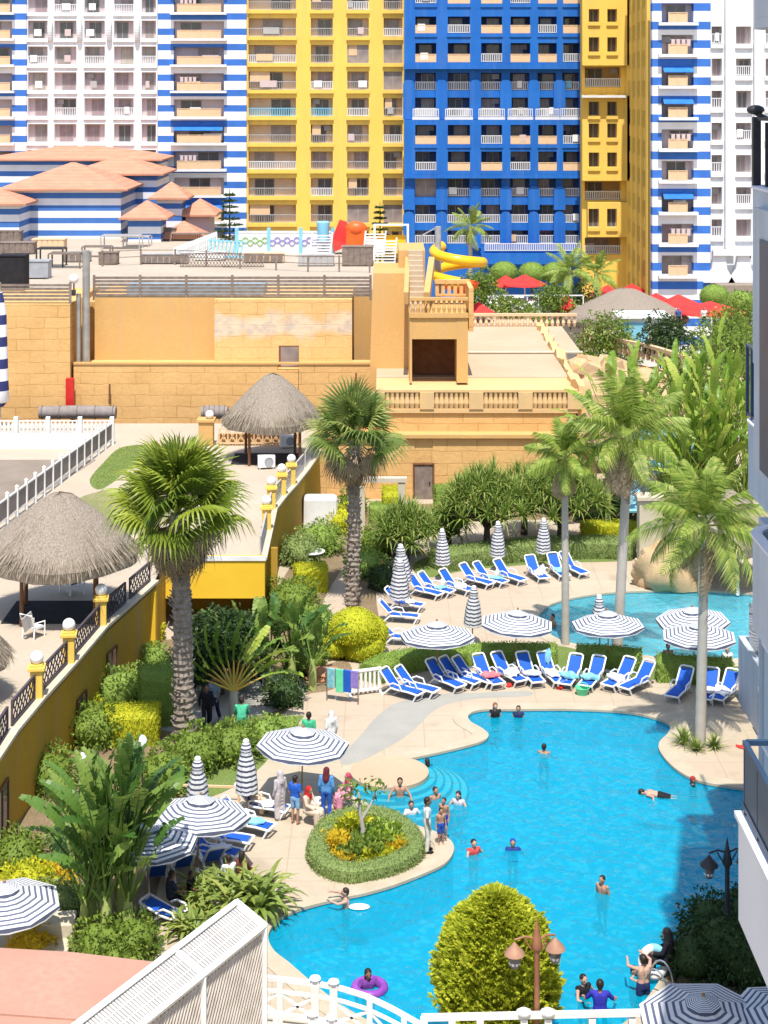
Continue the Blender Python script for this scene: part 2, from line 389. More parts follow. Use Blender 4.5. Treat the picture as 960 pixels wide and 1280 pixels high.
# ================================================================== ground, pools, paths
def ground_mat():
    m, nt, b = _nt('resort_paving')
    tc = nt.nodes.new('ShaderNodeTexCoord')
    v = N(nt,'ShaderNodeTexVoronoi', Scale=1.1, feature='DISTANCE_TO_EDGE'); nt.links.new(tc.outputs['Object'], v.inputs['Vector'])
    r = ramp(nt, [(0,(.34,.27,.19)),(.03,(.43,.36,.265))]); nt.links.new(v.outputs['Distance'], r.inputs[0])
    f, n = noise_fac(nt, .22, 7, .35, .7); f2, n2 = noise_fac(nt, 2.6, 6, .3, .75)
    c = mix(nt, .55, r.outputs[0], (.45,.385,.285)); c = mix(nt, f, c, (.465,.41,.32)); f3,n3 = noise_fac(nt,.09,3,.45,.6); c = mix(nt, f3, c, (.455,.365,.28)); c = mix(nt, f2, c, mix(nt, .3, c, (.40,.29,.18)))
    br = N(nt,'ShaderNodeTexBrick', Scale=1.0); br.inputs['Brick Width'].default_value=1.6; br.inputs['Row Height'].default_value=1.6; br.inputs['Mortar Size'].default_value=.025; br.offset=0
    nt.links.new(tc.outputs['Object'], br.inputs['Vector']); jm = N(nt,'ShaderNodeMath', operation='MULTIPLY'); nt.links.new(br.outputs['Fac'], jm.inputs[0]); jm.inputs[1].default_value=.6
    c = mix(nt, jm.outputs[0], c, (.36,.27,.18))
    f4,n4 = noise_fac(nt,.55,9,.56,.70); c = mix(nt, f4, c, mix(nt,.6,c,(.33,.26,.19)))
    nt.links.new(c, b.inputs['Base Color']); b.inputs['Roughness'].default_value=.85; b.inputs['Specular IOR Level'].default_value=.2
    bump(nt, b, n2.outputs['Fac'], .15, .02); return m
M['ground'] = ground_mat()
M['coping'] = paint('pool_coping', (.52,.445,.33), (.40,.335,.235), 1.3, .8, .2, fine=.18)
M['path_grey'] = paint('grey_path_paving', (.37,.36,.32), (.30,.29,.265), .8, .9, .2, fine=.15)
M['soil'] = paint('garden_soil', (.22,.16,.09), (.30,.22,.13), .8, .95, .4, fine=.3)
M['lawn'] = paint('lawn_turf', (.15,.22,.05), (.20,.25,.07), .8, .95, .6, fine=.35)
M['dry_lawn'] = paint('dry_turf', (.22,.23,.09), (.36,.31,.17), .5, .95, .5, fine=.3)

pool_px = [(584,896),(590,890.5),(600,888),(613,887),(640,887),(700,886.5),(740,887.5),(775,889.5),(800,893),(823,899),(838,907),
  (836,917),(826,927),(825,938),(838,955),(857,969),(880,978),(910,983),(940,988),(985,1000),(1060,1040),(1060,1120),(985,1140),(920,1150),(868,1158),(842,1178),(833,1200),
  (828,1222),(812,1246),(790,1272),(765,1287),(700,1292),(620,1292),(550,1291),(490,1290),(450,1272),(418,1252),(384,1225),(360,1204),(342,1190),(334,1174),
  (338,1160),(350,1148),(373,1137),(397,1130),(427,1123),(460,1116),(494,1106),(530,1092),(555,1080),(566,1065),(563,1052),(545,1041),(519,1032),(494,1022),
  (472,1011),(450,1001),(432,990),(430,976),(446,964),(476,956),(510,949),(548,941),(586,932),(604,926),(610,919),(602,911),(588,903)]
pool = smooth_loop([G(*p) for p in pool_px], 3)
pool2_px = [(674,768),(690,755),(720,747),(750,742.5),(780,740),(827,738.5),(870,738),(930,742),(985,750),(1000,785),(975,815),(920,824),(867,825),(815,821),
  (770,815),(730,808),(700,800),(683,790),(674,778)]
pool2 = smooth_loop([G(*p) for p in pool2_px], 4)
# circular landing at the pool steps
land_c = G(487,965.5); land_r = 1.47
Y0 = land_c.y
outer = [(-260,-40),(260,-40),(260,520),(-260,520)]
sheet('ground', outer, [pool, pool2], 0.0, M['ground'])

def water_mat(name, tint, floor_mix, dmix=.56):
    m = bpy.data.materials.new(name); m.use_nodes = True; nt = m.node_tree; nt.nodes.remove(nt.nodes['Principled BSDF'])
    tc = nt.nodes.new('ShaderNodeTexCoord'); mp = N(nt,'ShaderNodeMapping'); mp.inputs['Scale'].default_value=(1,.8,1)
    nt.links.new(tc.outputs['Object'], mp.inputs[0])
    n1 = N(nt,'ShaderNodeTexNoise', Scale=2.6, Detail=3, Distortion=1.2); n2 = N(nt,'ShaderNodeTexVoronoi', Scale=2.3, feature='SMOOTH_F1')
    for n in (n1,n2): nt.links.new(mp.outputs[0], n.inputs['Vector'])
    ad = N(nt,'ShaderNodeMath', operation='ADD'); nt.links.new(n1.outputs['Fac'], ad.inputs[0]); nt.links.new(n2.outputs['Distance'], ad.inputs[1])
    bp = N(nt,'ShaderNodeBump', Strength=.5, Distance=.12); nt.links.new(ad.outputs[0], bp.inputs['Height'])
    tr = N(nt,'ShaderNodeBsdfTransparent'); tr.inputs[0].default_value=(*tint,1)
    df = N(nt,'ShaderNodeBsdfDiffuse'); df.inputs[0].default_value=(*floor_mix,1); nt.links.new(bp.outputs[0], df.inputs['Normal'])
    ms0 = N(nt,'ShaderNodeMixShader'); ms0.inputs[0].default_value=dmix; nt.links.new(tr.outputs[0], ms0.inputs[1]); nt.links.new(df.outputs[0], ms0.inputs[2])
    gl = N(nt,'ShaderNodeBsdfGlossy', Roughness=.06); gl.inputs[0].default_value=(1,1,1,1); nt.links.new(bp.outputs[0], gl.inputs['Normal'])
    fr = N(nt,'ShaderNodeFresnel', IOR=1.33); nt.links.new(bp.outputs[0], fr.inputs['Normal'])
    ms = N(nt,'ShaderNodeMixShader'); nt.links.new(fr.outputs[0], ms.inputs[0]); nt.links.new(ms0.outputs[0], ms.inputs[1]); nt.links.new(gl.outputs[0], ms.inputs[2])
    nt.links.new(ms.outputs[0], nt.nodes['Material Output'].inputs[0]); return m
def tile_mat(name, c1, c2, c3):
    """small glazed mosaic tiles of blues, caustic light flecks painted in as pale tiles"""
    m, nt, b = _nt(name)
    tc = nt.nodes.new('ShaderNodeTexCoord')
    f, n = noise_fac(nt, 1.5, 5, .36, .66); col = mix(nt, f, c1, c2)
    v = N(nt,'ShaderNodeTexVoronoi', Scale=5.5); nt.links.new(tc.outputs['Object'], v.inputs['Vector'])
    s = nt.nodes.new('ShaderNodeSeparateXYZ'); nt.links.new(v.outputs['Color'], s.inputs[0])
    g = N(nt,'ShaderNodeMath', operation='GREATER_THAN'); nt.links.new(s.outputs[0], g.inputs[0]); g.inputs[1].default_value=.74  # pale cells put flecks of light in the water into the tile colour
    nt.links.new(mix(nt, g.outputs[0], col, c3), b.inputs['Base Color']); b.inputs['Roughness'].default_value=.4; return m
M['water'] = water_mat('pool_water', (.40,.90,.94), (.002,.37,.55))
M['water2'] = water_mat('lagoon_water', (.75,.95,.95), (.10,.46,.57), .5)
M['tile'] = tile_mat('pool_caustic_mosaic', (.004,.36,.62), (.008,.44,.68), (.18,.68,.88))
M['tile2'] = tile_mat('lagoon_caustic_mosaic', (.15,.50,.60), (.20,.56,.66), (.36,.68,.74))
M['step'] = paint('pool_step_tiles', (.80,.86,.80), (.72,.80,.76), 2, .6)
M['step_edge'] = paint('pool_step_edge', (.002,.02,.04), (.002,.02,.04), 2, .6)

def make_pool(loop, name, zw, zb, wm, tm):
    sheet(name+'_water', loop, [], zw, wm)
    n = len(loop); V=[]; Fc=[]
    for p in loop: V += [(p.x,p.y,0.0),(p.x,p.y,zb)]
    for i in range(n):
        j=(i+1)%n; Fc.append((2*i,2*i+1,2*j+1,2*j))
    tri = tessellate_polygon([loop])
    for t in tri: Fc.append(tuple(2*i+1 for i in t))
    o = raw(name+'_basin', V, Fc, tm); o['kind']='structure'
    ring = offset_loop(loop, .62)
    V=[]; Fc=[]
    inner = offset_loop(loop, -.03)
    for a,b in zip(inner, ring): V += [(a.x,a.y,.03),(b.x,b.y,.03),(a.x,a.y,-.06),(b.x,b.y,-.03)]
    for i in range(n):
        j=(i+1)%n
        Fc += [(4*i,4*j,4*j+1,4*i+1),(4*i+2,4*j+2,4*j,4*i),(4*i+1,4*j+1,4*j+3,4*i+3)]
    o = raw(name+'_coping', V, Fc, M['coping']); o['kind']='structure'
make_pool(pool, 'pool', -.09, -1.5, M['water'], M['tile'])
make_pool(pool2, 'lagoon', -.09, -.9, M['water2'], M['tile2'])
# landing and its rings of steps under water
m = MB(); m.lathe([(land_r,-.5),(land_r,.045),(land_r-.06,.06),(0.0,.06)], 48, land_c)
o = m.build('pool_landing', M['sand_floor']); o['kind']='structure'
for k in range(5):
    r0 = land_r + .02 + .30*k; r1 = r0 + .30; z = -.13 - .12*k
    m = MB(); m.lathe([(r0,z),(r1-.07,z)], 56, land_c); m.f = [f for f in m.f if len(f)==4]; m.f=[f[::-1] for f in m.f]
    o = m.build('pool_step', M['step']); o['kind']='structure'
    m = MB(); m.lathe([(r1-.07,z),(r1,z-.005),(r1,z-.12)], 56, land_c); m.f = [f for f in m.f if len(f)==4]; m.f=[f[::-1] for f in m.f]
    o = m.build('pool_step_edge', M['step_edge']); o['kind']='structure'

def patch(name, pts, z, mat, k=4, plane=0.0):
    return sheet(name, smooth_loop([G(px,py,plane) for px,py in pts], k), [], plane+z, mat)
patch('path', [(425,950),(450,920),(474,893),(500,877),(545,868),(600,866),(660,864),(660,870),(600,873),(560,880),(540,890),(525,905),(505,922),(470,942),(440,955)], .004, M['path_grey'])
# planted beds
patch('garden_bed', [(60,1215),(20,1140),(0,1050),(60,960),(110,880),(160,830),(205,800),(330,800),(420,820),(440,840),(415,862),(380,870),(345,905),(330,945),(300,975),(240,1000),(225,1050),(200,1100),(190,1160),(180,1215)], .004, M['soil'])
patch('garden_path', [(185,905),(230,870),(270,845),(330,838),(372,850),(380,872),(340,890),(300,900),(260,905),(225,915)], .008, M['path_grey'])
patch('garden_bed', [(330,800),(345,740),(375,690),(400,650),(430,635),(560,630),(720,640),(800,655),(800,668),(730,668),(650,662),(560,668),(500,690),(478,720),(470,745),(478,800),(470,815),(430,825),(370,820)], .004, M['soil'])
patch('garden_path', [(400,830),(395,790),(405,750),(425,715),(440,690),(470,672),(560,655),(680,650),(760,660),(800,676),(800,690),(700,674),(580,668),(500,686),(460,708),(440,740),(432,775),(436,815)], .008, M['ground'])
patch('lawn', [(455,838),(520,812),(600,803),(700,808),(760,822),(830,830),(935,834),(935,846),(840,850),(700,846),(600,832),(540,832),(480,846)], .006, M['lawn'])
patch('lawn', [(215,970),(235,930),(270,905),(345,900),(380,895),(350,925),(330,955),(290,985),(240,1000)], .010, M['lawn'])
patch('lawn', [(520,702),(580,688),(680,680),(790,684),(790,700),(690,704),(590,712),(530,722)], .006, M['lawn'])
patch('garden_bed', [(829,1222),(845,1190),(880,1162),(960,1150),(1080,1150),(1080,1250),(940,1232),(880,1236)], .036, M['soil'])
# ================================================================== plants
def _frame(d):
    d = d/np.linalg.norm(d, axis=1, keepdims=True)
    up = np.where(np.abs(d[:,2:3])>.95, np.array([[1.,0,0]]), np.array([[0,0,1.]]))
    a = np.cross(d, up); a /= np.linalg.norm(a, axis=1, keepdims=True)
    return d, a, np.cross(a, d)
def leaves(P, D, L, W, roll=None, droop=.25):
    """diamond leaves bent along the midrib: P base, D direction, L length, W width"""
    n = len(P); d, a, b = _frame(D)
    if roll is None: roll = rng.uniform(0, 2*PI, n)
    c, s = np.cos(roll)[:,None], np.sin(roll)[:,None]
    side = a*c + b*s; nor = -a*s + b*c
    L = np.broadcast_to(L, n)[:,None]; W = np.broadcast_to(W, n)[:,None]
    mid = P + d*L*.5 + nor*L*.06
    tip = P + d*L - np.array([[0,0,1.]])*L*droop
    V = np.stack([P, mid+side*W*.5, tip, mid-side*W*.5], 1).reshape(-1,3)
    return V, np.arange(4*n).reshape(-1,4)
def cat(parts):
    V=[]; Fc=[]; n=0
    for v,f in parts: V.append(v); Fc.append(f+n); n+=len(v)
    return np.concatenate(V), np.concatenate(Fc)
def unit(n): v = rng.normal(size=(n,3)); return v/np.linalg.norm(v,axis=1,keepdims=True)
def blob_pts(n, rad, lump=.16, flat=0.0, seed=None):
    """points and normals on a lumpy ellipsoid"""
    d = unit(n)
    if flat: d[:,2] = np.where(d[:,2]<-flat, -flat*rng.uniform(0,1,n), d[:,2])
    ph = rng.uniform(0,6,6)
    k = 1 + lump*(np.sin(d[:,0]*5+ph[0])*np.sin(d[:,1]*5+ph[1])+.6*np.sin(d[:,2]*8+ph[2]+d[:,0]*4))
    k *= rng.uniform(.80,1.04,n)
    return d*np.array(rad)*k[:,None], d/np.array(rad)
def core_blob(rad, mat, name, parent, lump=.08, z=0.0, k=.84):
    m = MB(); m.sphere((0,0,0), 1, 20, 12); v = np.array(m.v); ph = rng.uniform(0,6,3)
    v *= (1+lump*np.sin(v[:,0]*4+ph[0])*np.sin(v[:,1]*4+ph[1]))[:,None]
    v = v*np.array(rad)*k + np.array([0,0,z]); return v, m.f
def stem(parent, pts, rad, mat, name='stem'):
    m = MB(); m.tube(pts, rad, 7); return m.build(name, mat, parent, True)
def bush(name, label, cat_, loc, rad, mat, n=None, leaf=.13, lump=.16, group=None, stems=True, core=True):
    t = thing(name, label, cat_, loc, rng.uniform(0,6), group)
    n = n or int(900*rad[0]*rad[2]+500)
    P, D = blob_pts(n, rad, lump, .75); P[:,2] += rad[2]*.72
    D = D/np.linalg.norm(D,axis=1,keepdims=True) + unit(n)*.8 + np.array([[0,0,.3]])
    V, Fc = leaves(P, D, rng.uniform(.7,1.4,n)*leaf, rng.uniform(.4,.6,n)*leaf)
    V[:,2] = np.maximum(V[:,2], .015)
    raw('foliage', V, Fc, mat, t)
    if core:
        v, f = core_blob(rad, mat, 'core', t, z=rad[2]*.72, k=.78); v[:,2] = np.maximum(v[:,2], .01)
        raw('inner_growth', v, f, mat, t, True)
    if stems:
        m = MB()
        for k in range(4):
            a = k*1.6; m.tube([(0.05*math.cos(a),.05*math.sin(a),0),(.3*rad[0]*math.cos(a),.3*rad[1]*math.sin(a),rad[2]*.8)], [.04,.015], 6)
        m.build('stem', M['bark'], t, True)
    return t
def hedge_surface(pts_n, leaf, mat, parent, name='foliage', out=.9):
    P, Nn = pts_n; n = len(P)
    D = Nn*out + unit(n)*.75 + np.array([[0,0,.25]])
    V, Fc = leaves(P + Nn*rng.uniform(-.07,.03,n)[:,None], D, rng.uniform(.7,1.3,n)*leaf, rng.uniform(.45,.65,n)*leaf)
    V[:,2] = np.maximum(V[:,2], .01)
    return raw(name, V, Fc, mat, parent)
def path_hedge(name, label, pts, w, h, mat, group=None, dens=260, leaf=.085, closed=False):
    """a clipped hedge that follows ground points"""
    pts = [Vector((p[0],p[1],0)) for p in pts]; c = sum(pts, Vector())/len(pts)
    t = thing(name, label, 'hedge', c, 0, group)
    loc = [p-c for p in pts]; n = len(loc); m = MB(); P=[]; Nn=[]
    prof = [(-w/2,0),(-w/2*1.02,h*.45),(-w/2*.96,h*.85),(-w/2*.7,h),(w/2*.7,h),(w/2*.96,h*.85),(w/2*1.02,h*.45),(w/2,0)]
    V=[]; Fc=[]
    for i,p in enumerate(loc):
        a = loc[(i-1)%n] if (closed or i>0) else p; b = loc[(i+1)%n] if (closed or i<n-1) else p
        d = (b-a).normalized(); s = Vector((d.y,-d.x,0))
        for (o,z) in prof: V.append(p + s*o*.93 + Vector((0,0,z*.95)))
    q=len(prof); segs = n if closed else n-1
    for i in range(segs):
        j=(i+1)%n
        for k in range(q-1): Fc.append((i*q+k, j*q+k, j*q+k+1, i*q+k+1))
    if not closed: Fc.append(tuple(range(q))); Fc.append(tuple(range((n-1)*q+q-1,(n-1)*q-1,-1)))
    raw('inner_growth', V, Fc, mat, t, False)
    for i in range(segs):
        a=loc[i]; b=loc[(i+1)%n]; L=(b-a).length
        if L<1e-3: continue
        d=(b-a)/L; s=np.array((d.y,-d.x,0.0)); aa=np.array(a); bb=np.array(b)
        for k in range(q-1):
            (o0,z0),(o1,z1)=prof[k],prof[k+1]; ln=math.hypot(o1-o0,z1-z0); cnt=max(2,int(L*ln*dens))
            u=rng.uniform(0,1,cnt)[:,None]; vv=rng.uniform(0,1,cnt)[:,None]
            pp = aa+(bb-aa)*u + s*(o0+(o1-o0)*vv) + np.array([0,0,1.])*(z0+(z1-z0)*vv)
            nn = s*(z1-z0)*-1/ln + np.array([0,0,1.])*((o1-o0)/ln)
            P.append(pp); Nn.append(np.tile(nn,(cnt,1)))
    if not closed:
        for (p,sg,i) in ((loc[0],-1,0),(loc[-1],1,n-2)):
            d=(loc[i+1]-loc[i]).normalized(); s=np.array((d.y,-d.x,0.0)); cnt=int(w*h*dens)
            pp=np.array(p)+s*rng.uniform(-w/2,w/2,cnt)[:,None]+np.array([0,0,1.])*rng.uniform(0,h,cnt)[:,None]
            P.append(pp); Nn.append(np.tile(np.array(d)*sg,(cnt,1)))
    hedge_surface((np.concatenate(P),np.concatenate(Nn)), leaf, mat, t)
    return t
def box_hedge(name, label, loc, d, mat, rz=0, group=None, dens=300, leaf=.08):
    x,y=d[0]/2,0; c=math.cos(rz); s=math.sin(rz)
    return path_hedge(name, label, [(loc[0]-x*c,loc[1]-x*s),(loc[0]+x*c,loc[1]+x*s)], d[1], d[2], mat, group, dens, leaf)

def fan_frond(pet, rad, nseg=22, spread=1.45, droop=.35, w=.10):
    """one palmate leaf along +x: a pleated blade that splits into hanging fingers"""
    Vp=[]; Fp=[]; a = np.linspace(-spread, spread, nseg); da=a[1]-a[0]; hx=pet
    L = rad*(1-.22*(np.abs(a)/spread)**2)*rng.uniform(.9,1.06,nseg); sp=.50
    Vp.append(np.array([hx,0,0.]))
    cup=lambda t: np.array([0,0,-.22*rad*(abs(t)/spread)**2])
    for i in range(nseg):
        d0=np.array([math.cos(a[i]-da/2),math.sin(a[i]-da/2),0]); d1=np.array([math.cos(a[i]+da/2),math.sin(a[i]+da/2),0]); d=np.array([math.cos(a[i]),math.sin(a[i]),0])
        b=Vp[0]; r=rad*sp; up=np.array([0,0,.05*rad])
        p0=b+d0*r+up*.2+cup(a[i]); p1=b+d1*r+up*.2+cup(a[i]); pm=b+d*r+up+cup(a[i])
        m=b+d*L[i]*.80-np.array([0,0,droop*L[i]*.35])+cup(a[i])*1.2; tip=b+d*L[i]*.98-np.array([0,0,droop*L[i]*rng.uniform(.9,1.9)])+cup(a[i])*1.3
        ww=(p1-p0)*.30; k=len(Vp); Vp += [p0,p1,pm,m-ww,m+ww,tip]
        Fp += [(0,k,k+2),(0,k+2,k+1),(k,k+3,k+4,k+2),(k+2,k+4,k+1),(k+3,k+5,k+4)]
    k=len(Vp); r=.028
    Vp += [np.array(p) for p in [(0,-r,0),(0,r,0),(0,0,r*1.6),(hx,-r*.6,0),(hx,r*.6,0),(hx,0,r)]]
    Fp += [(k,k+3,k+4,k+1),(k+1,k+4,k+5,k+2),(k+2,k+5,k+3,k)]
    return np.array(Vp), Fp
def place_parts(items):
    """items: (V,F,Matrix)"""
    V=[]; Fc=[]; n=0
    for v,f,mt in items:
        A4=np.array(mt); vv=v@A4[:3,:3].T + A4[:3,3]
        V.append(vv); Fc += [tuple(i+n for i in q) for q in f]; n+=len(v)
    return np.concatenate(V), Fc
def orient(az, el, roll=0.0, pos=(0,0,0)):
    return Matrix.Translation(Vector(pos)) @ Matrix.Rotation(az,4,'Z') @ Matrix.Rotation(-el,4,'Y') @ Matrix.Rotation(roll,4,'X')
def trunk_mesh(pts, r, n=14, ring=.11, rough=.12, skirt=False):
    """trunk with the stubs of old leaf bases"""
    P=[Vector(p) for p in pts]; L=sum((P[i+1]-P[i]).length for i in range(len(P)-1)); k=max(8,int(L/ring))
    out=[]; rr=[]
    for i in range(k+1):
        t=i/k*(len(P)-1); j=min(int(t),len(P)-2); u=t-j
        out.append(P[j].lerp(P[j+1],u)); q=i/k
        rr.append((r[0]+(r[1]-r[0])*q)*(1+rough*(.5 if i%2 else -.5)))
    m=MB(); m.tube(out, rr, n); v=np.array(m.v)
    cs=np.repeat(np.array([list(p) for p in out]), n, 0); v=cs+(v-cs)*(1+rng.uniform(-rough,rough,len(v))*.7)[:,None]
    m.v=[tuple(p) for p in v]; return m
def fan_palm(name, label, base, top, rad, crown_r, mat, nf=46, dead=34, seed=1):
    t = thing(name, label, 'palm tree', base, 0)
    h = Vector(top)-Vector(base)
    m = trunk_mesh([(0,0,0), tuple(h*.5+Vector((.05,0,0))), tuple(h)], rad, 14, .12, .16); 
    # stubs of cut leaf stalks
    mm=m; k=int(h.z*16)
    for i in range(k):
        u=rng.uniform(.02,.97); a=rng.uniform(0,6.28); r=rad[0]+(rad[1]-rad[0])*u; p=h*u
        d=Vector((math.cos(a),math.sin(a),.9)); q=p+Vector((math.cos(a)*r*.9,math.sin(a)*r*.9,0))
        mm.bar(q, q+d*rng.uniform(.1,.2), .09,.04)
    mm.build('trunk', M['trunk'], t)
    it=[]
    for i in range(nf):
        q=(i+.5)/nf; el=R(86-92*q**1.05)+rng.normal(0,.10); az=i*2.399+rng.normal(0,.2)
        pet=crown_r*rng.uniform(.38,.54); fr=crown_r*rng.uniform(.46,.62)
        v,f=fan_frond(pet, fr, 26, 1.75, .12+.22*q, .125)
        it.append((v,f,orient(az,el,rng.normal(0,.35),tuple(h+Vector((0,0,.12-.35*q))))))
    V,Fc=place_parts(it); raw('crown', V, Fc, mat, t)
    it=[]
    for i in range(5):                     # browned old fronds still in the crown
        v,f=fan_frond(crown_r*.36, crown_r*.36, 20, 1.5, .7, .1); it.append((v,f,orient(i*1.31+.4,R(-20-6*i%20),rng.normal(0,.4),tuple(h))))
    V,Fc=place_parts(it); raw('old_frond', V, Fc, M['dead'], t)
    it=[]
    for i in range(dead):
        el=R(rng.uniform(-78,-30)); az=i*2.399+rng.normal(0,.3)
        v,f=fan_frond(crown_r*.30, crown_r*rng.uniform(.22,.38), 12, .8, .7, .05)
        it.append((v,f,orient(az,el,rng.normal(0,.6),tuple(h+Vector((0,0,-.15-.3*rng.random()))))))
    V,Fc=place_parts(it); raw('dry_skirt', V, Fc, M['dead'], t)
    return t
def feather_frond(L, nl=34, lw=.055, ll=.62, arch=.55, hang=.5):
    Vp=[]; Fp=[]; ns=14; pts=[]
    for i in range(ns+1):
        u=i/ns; pts.append(np.array([L*u*(1-.18*arch*u), 0, L*(.22*u-arch*u*u*.75)]))
    for i in range(ns):
        k=len(Vp); r0=.035*(1-i/ns)+.006; r1=.035*(1-(i+1)/ns)+.006
        a,b=pts[i],pts[i+1]
        Vp += [a+np.array([0,-r0,0]),a+np.array([0,r0,0]),b+np.array([0,r1,0]),b+np.array([0,-r1,0])]; Fp.append((k,k+1,k+2,k+3))
    for i in range(nl):
        u=.16+.84*(i+.5)/nl; x=u*ns; j=min(int(x),ns-1); p=pts[j]+(pts[j+1]-pts[j])*(x-j); tg=pts[j+1]-pts[j]; tg=tg/np.linalg.norm(tg)
        l=ll*(math.sin(PI*min(1,.18+.82*u))**.6)*rng.uniform(.85,1.1)
        for sg in (-1,1):
            d=np.array([0,sg,0])*.8+tg*.55+np.array([0,0,.12]); d/=np.linalg.norm(d)
            mid=p+d*l*.5; tip=p+d*l-np.array([0,0,hang*l*rng.uniform(.6,1.4)]); w=tg*lw
            k=len(Vp); Vp += [p-w*.3,p+w*.3,mid+w*.6,mid-w*.6,tip]; Fp += [(k,k+1,k+2,k+3),(k+3,k+2,k+4)]
    return np.array(Vp), Fp
def feather_palm(name, label, base, top, rad, fl, mat, nf=18, el0=75, el1=-25, dead=0, shaft=True, group=None, hang=.5, arch=.55):
    t=thing(name,label,'palm tree',base,0,group); h=Vector(top)-Vector(base)
    m=trunk_mesh([(0,0,0),tuple(h*.5),tuple(h)], rad, 12, .3, .035); m.build('trunk', M['trunk_pale'], t, True)
    if shaft: stem(t, [tuple(h*.985),tuple(h+Vector((0,0,.45))),tuple(h+Vector((0,0,.9)))], [rad[1]*1.1,rad[1]*.9,rad[1]*.4], M['stalk'], 'crownshaft')
    it=[]
    for i in range(nf):
        q=(i+.5)/nf; v,f=feather_frond(fl*rng.uniform(.85,1.1), 34, .06, .24*fl, arch*(.6+.8*q), hang)
        it.append((v,f,orient(i*2.399+rng.normal(0,.2), R(el0+(el1-el0)*q)+rng.normal(0,.08), rng.normal(0,.35), tuple(h+Vector((0,0,.45 if shaft else .1))))))
    V,Fc=place_parts(it); raw('crown', V, Fc, mat, t)
    if dead:
        it=[]
        for i in range(dead):
            v,f=feather_frond(fl*rng.uniform(.6,.9), 26, .05, .2*fl, .5, .9); it.append((v,f,orient(i*2.399, R(rng.uniform(-75,-40)), rng.normal(0,.5), tuple(h+Vector((0,0,.1))))))
        V,Fc=place_parts(it); raw('dry_skirt', V, Fc, M['dead'], t)
    return t
def paddle(pet, L, W, bend=.35, split=.25):
    """long stalk with a broad ribbed leaf; grows along +x, bends down at the tip"""
    Vp=[]; Fp=[]
    ns=11; ctr=[]
    for i in range(ns+1):
        u=i/ns; ctr.append(np.array([pet+L*u*(1-.25*bend*u),0,-bend*L*u*u*.8]))
    Vp += ctr
    w=lambda u: W*.5*(math.sin(PI*min(1,.10+.88*u))**.55)
    for sg in (-1,1):
        for i in range(ns):
            u0,u1=i/ns,(i+1)/ns; a,b=ctr[i],ctr[i+1]; dz=rng.normal(0,.06)*W; sp=split*rng.random()*(1.6 if rng.random()<.3 else .5)
            o0=a+(b-a)*(.10+sp*.7)+np.array([0,sg*w(u0+.02),.16*w(u0)+dz]); o1=b+(b-a)*(.12-sp*.25)+np.array([0,sg*w(u1-.02),.16*w(u1)+dz])
            k=len(Vp); Vp += [o1,o0]; Fp.append((i,i+1,k,k+1) if sg>0 else (i,k+1,k,i+1))
    k=len(Vp); r=.045
    Vp += [np.array(p) for p in [(0,-r,0),(0,r,0),(0,0,r*1.7),(pet+L*.55,-.014,-bend*L*.24+.01),(pet+L*.55,.014,-bend*L*.24+.01),(pet+L*.55,0,-bend*L*.24+.035)]]
    Fp += [(k,k+3,k+4,k+1),(k+1,k+4,k+5,k+2),(k+2,k+5,k+3,k)]
    return np.array(Vp), Fp
def strelitzia(name, label, loc, clumps, h, mat, n=14, leaf=(1.7,.55), cat_='plant', spread=.5, stalk=True):
    """clump of tall paddle leaved stems"""
    t=thing(name,label,cat_,loc,0)
    for (cx,cy,hh,nn) in clumps:
        m=MB(); m.lathe([(.20,0),(.17,hh*.25),(.10,hh*.42)], 9, (cx,cy,0)); m.build('trunk', M['stalk'] if stalk else M['bark'], t, True)
        it=[]
        for i in range(nn):
            q=(i+.5)/nn; az=i*2.399+rng.normal(0,.25); el=R(86-spread*78*q)+rng.normal(0,.06)
            L=leaf[0]*rng.uniform(.8,1.15); pet=max(.4,hh*.62-L*.3)*rng.uniform(.75,1.12)*(1-.25*q)
            v,f=paddle(pet, L, leaf[1]*rng.uniform(.85,1.15), .22+.5*q, .3)
            it.append((v,f,orient(az,el,PI/2*rng.normal(0,.45),(cx,cy,hh*.30))))
        V,Fc=place_parts(it); raw('foliage', V, Fc, mat, t)
    return t
def travellers_palm(name, label, loc, rz, h, mat, n=16):
    t=thing(name,label,'palm tree',loc,rz)
    m=trunk_mesh([(0,0,0),(0,0,h)],(.2,.17),12,.2,.06); m.build('trunk',M['trunk_pale'],t,True)
    st=MB(); it=[]
    for i in range(n):
        a=R(90)+R(72)*((i+.5)/n*2-1); b=Vector((0,(i%2-.5)*.1,h)); d=Vector((math.cos(a),0,math.sin(a))); L=1.25
        st.tube([b, b+d*.35, b+d*L],[.075,.055,.03],6)
        v,f=paddle(.0,1.75,.6,.30+.2*abs(math.cos(a)),.3); it.append((v,f,orient(0 if True else 0,a,R(20)*rng.normal(),tuple(b+d*L))))
    st.build('leaf_stalk',M['stalk_fan'],t,True)
    V,Fc=place_parts(it); raw('foliage',V,Fc,mat,t); return t
M['stalk_fan']=paint('orange_leaf_stalk',(.62,.33,.06),(.45,.42,.08),3,.6)
def rosette(n, L, w, el0=85, el1=-30):
    it=[]
    for i in range(n):
        q=(i+.5)/n; l=L*rng.uniform(.8,1.1)
        V=np.array([(0,-w*.5,0),(0,w*.5,0),(l*.5,w*.5,.05*l),(l*.5,-w*.5,.05*l),(l,0,-.22*l*q)]); it.append((V,[(0,1,2,3),(3,2,4)],orient(i*2.399,R(el0+(el1-el0)*q)+rng.normal(0,.1))))
    return place_parts(it)
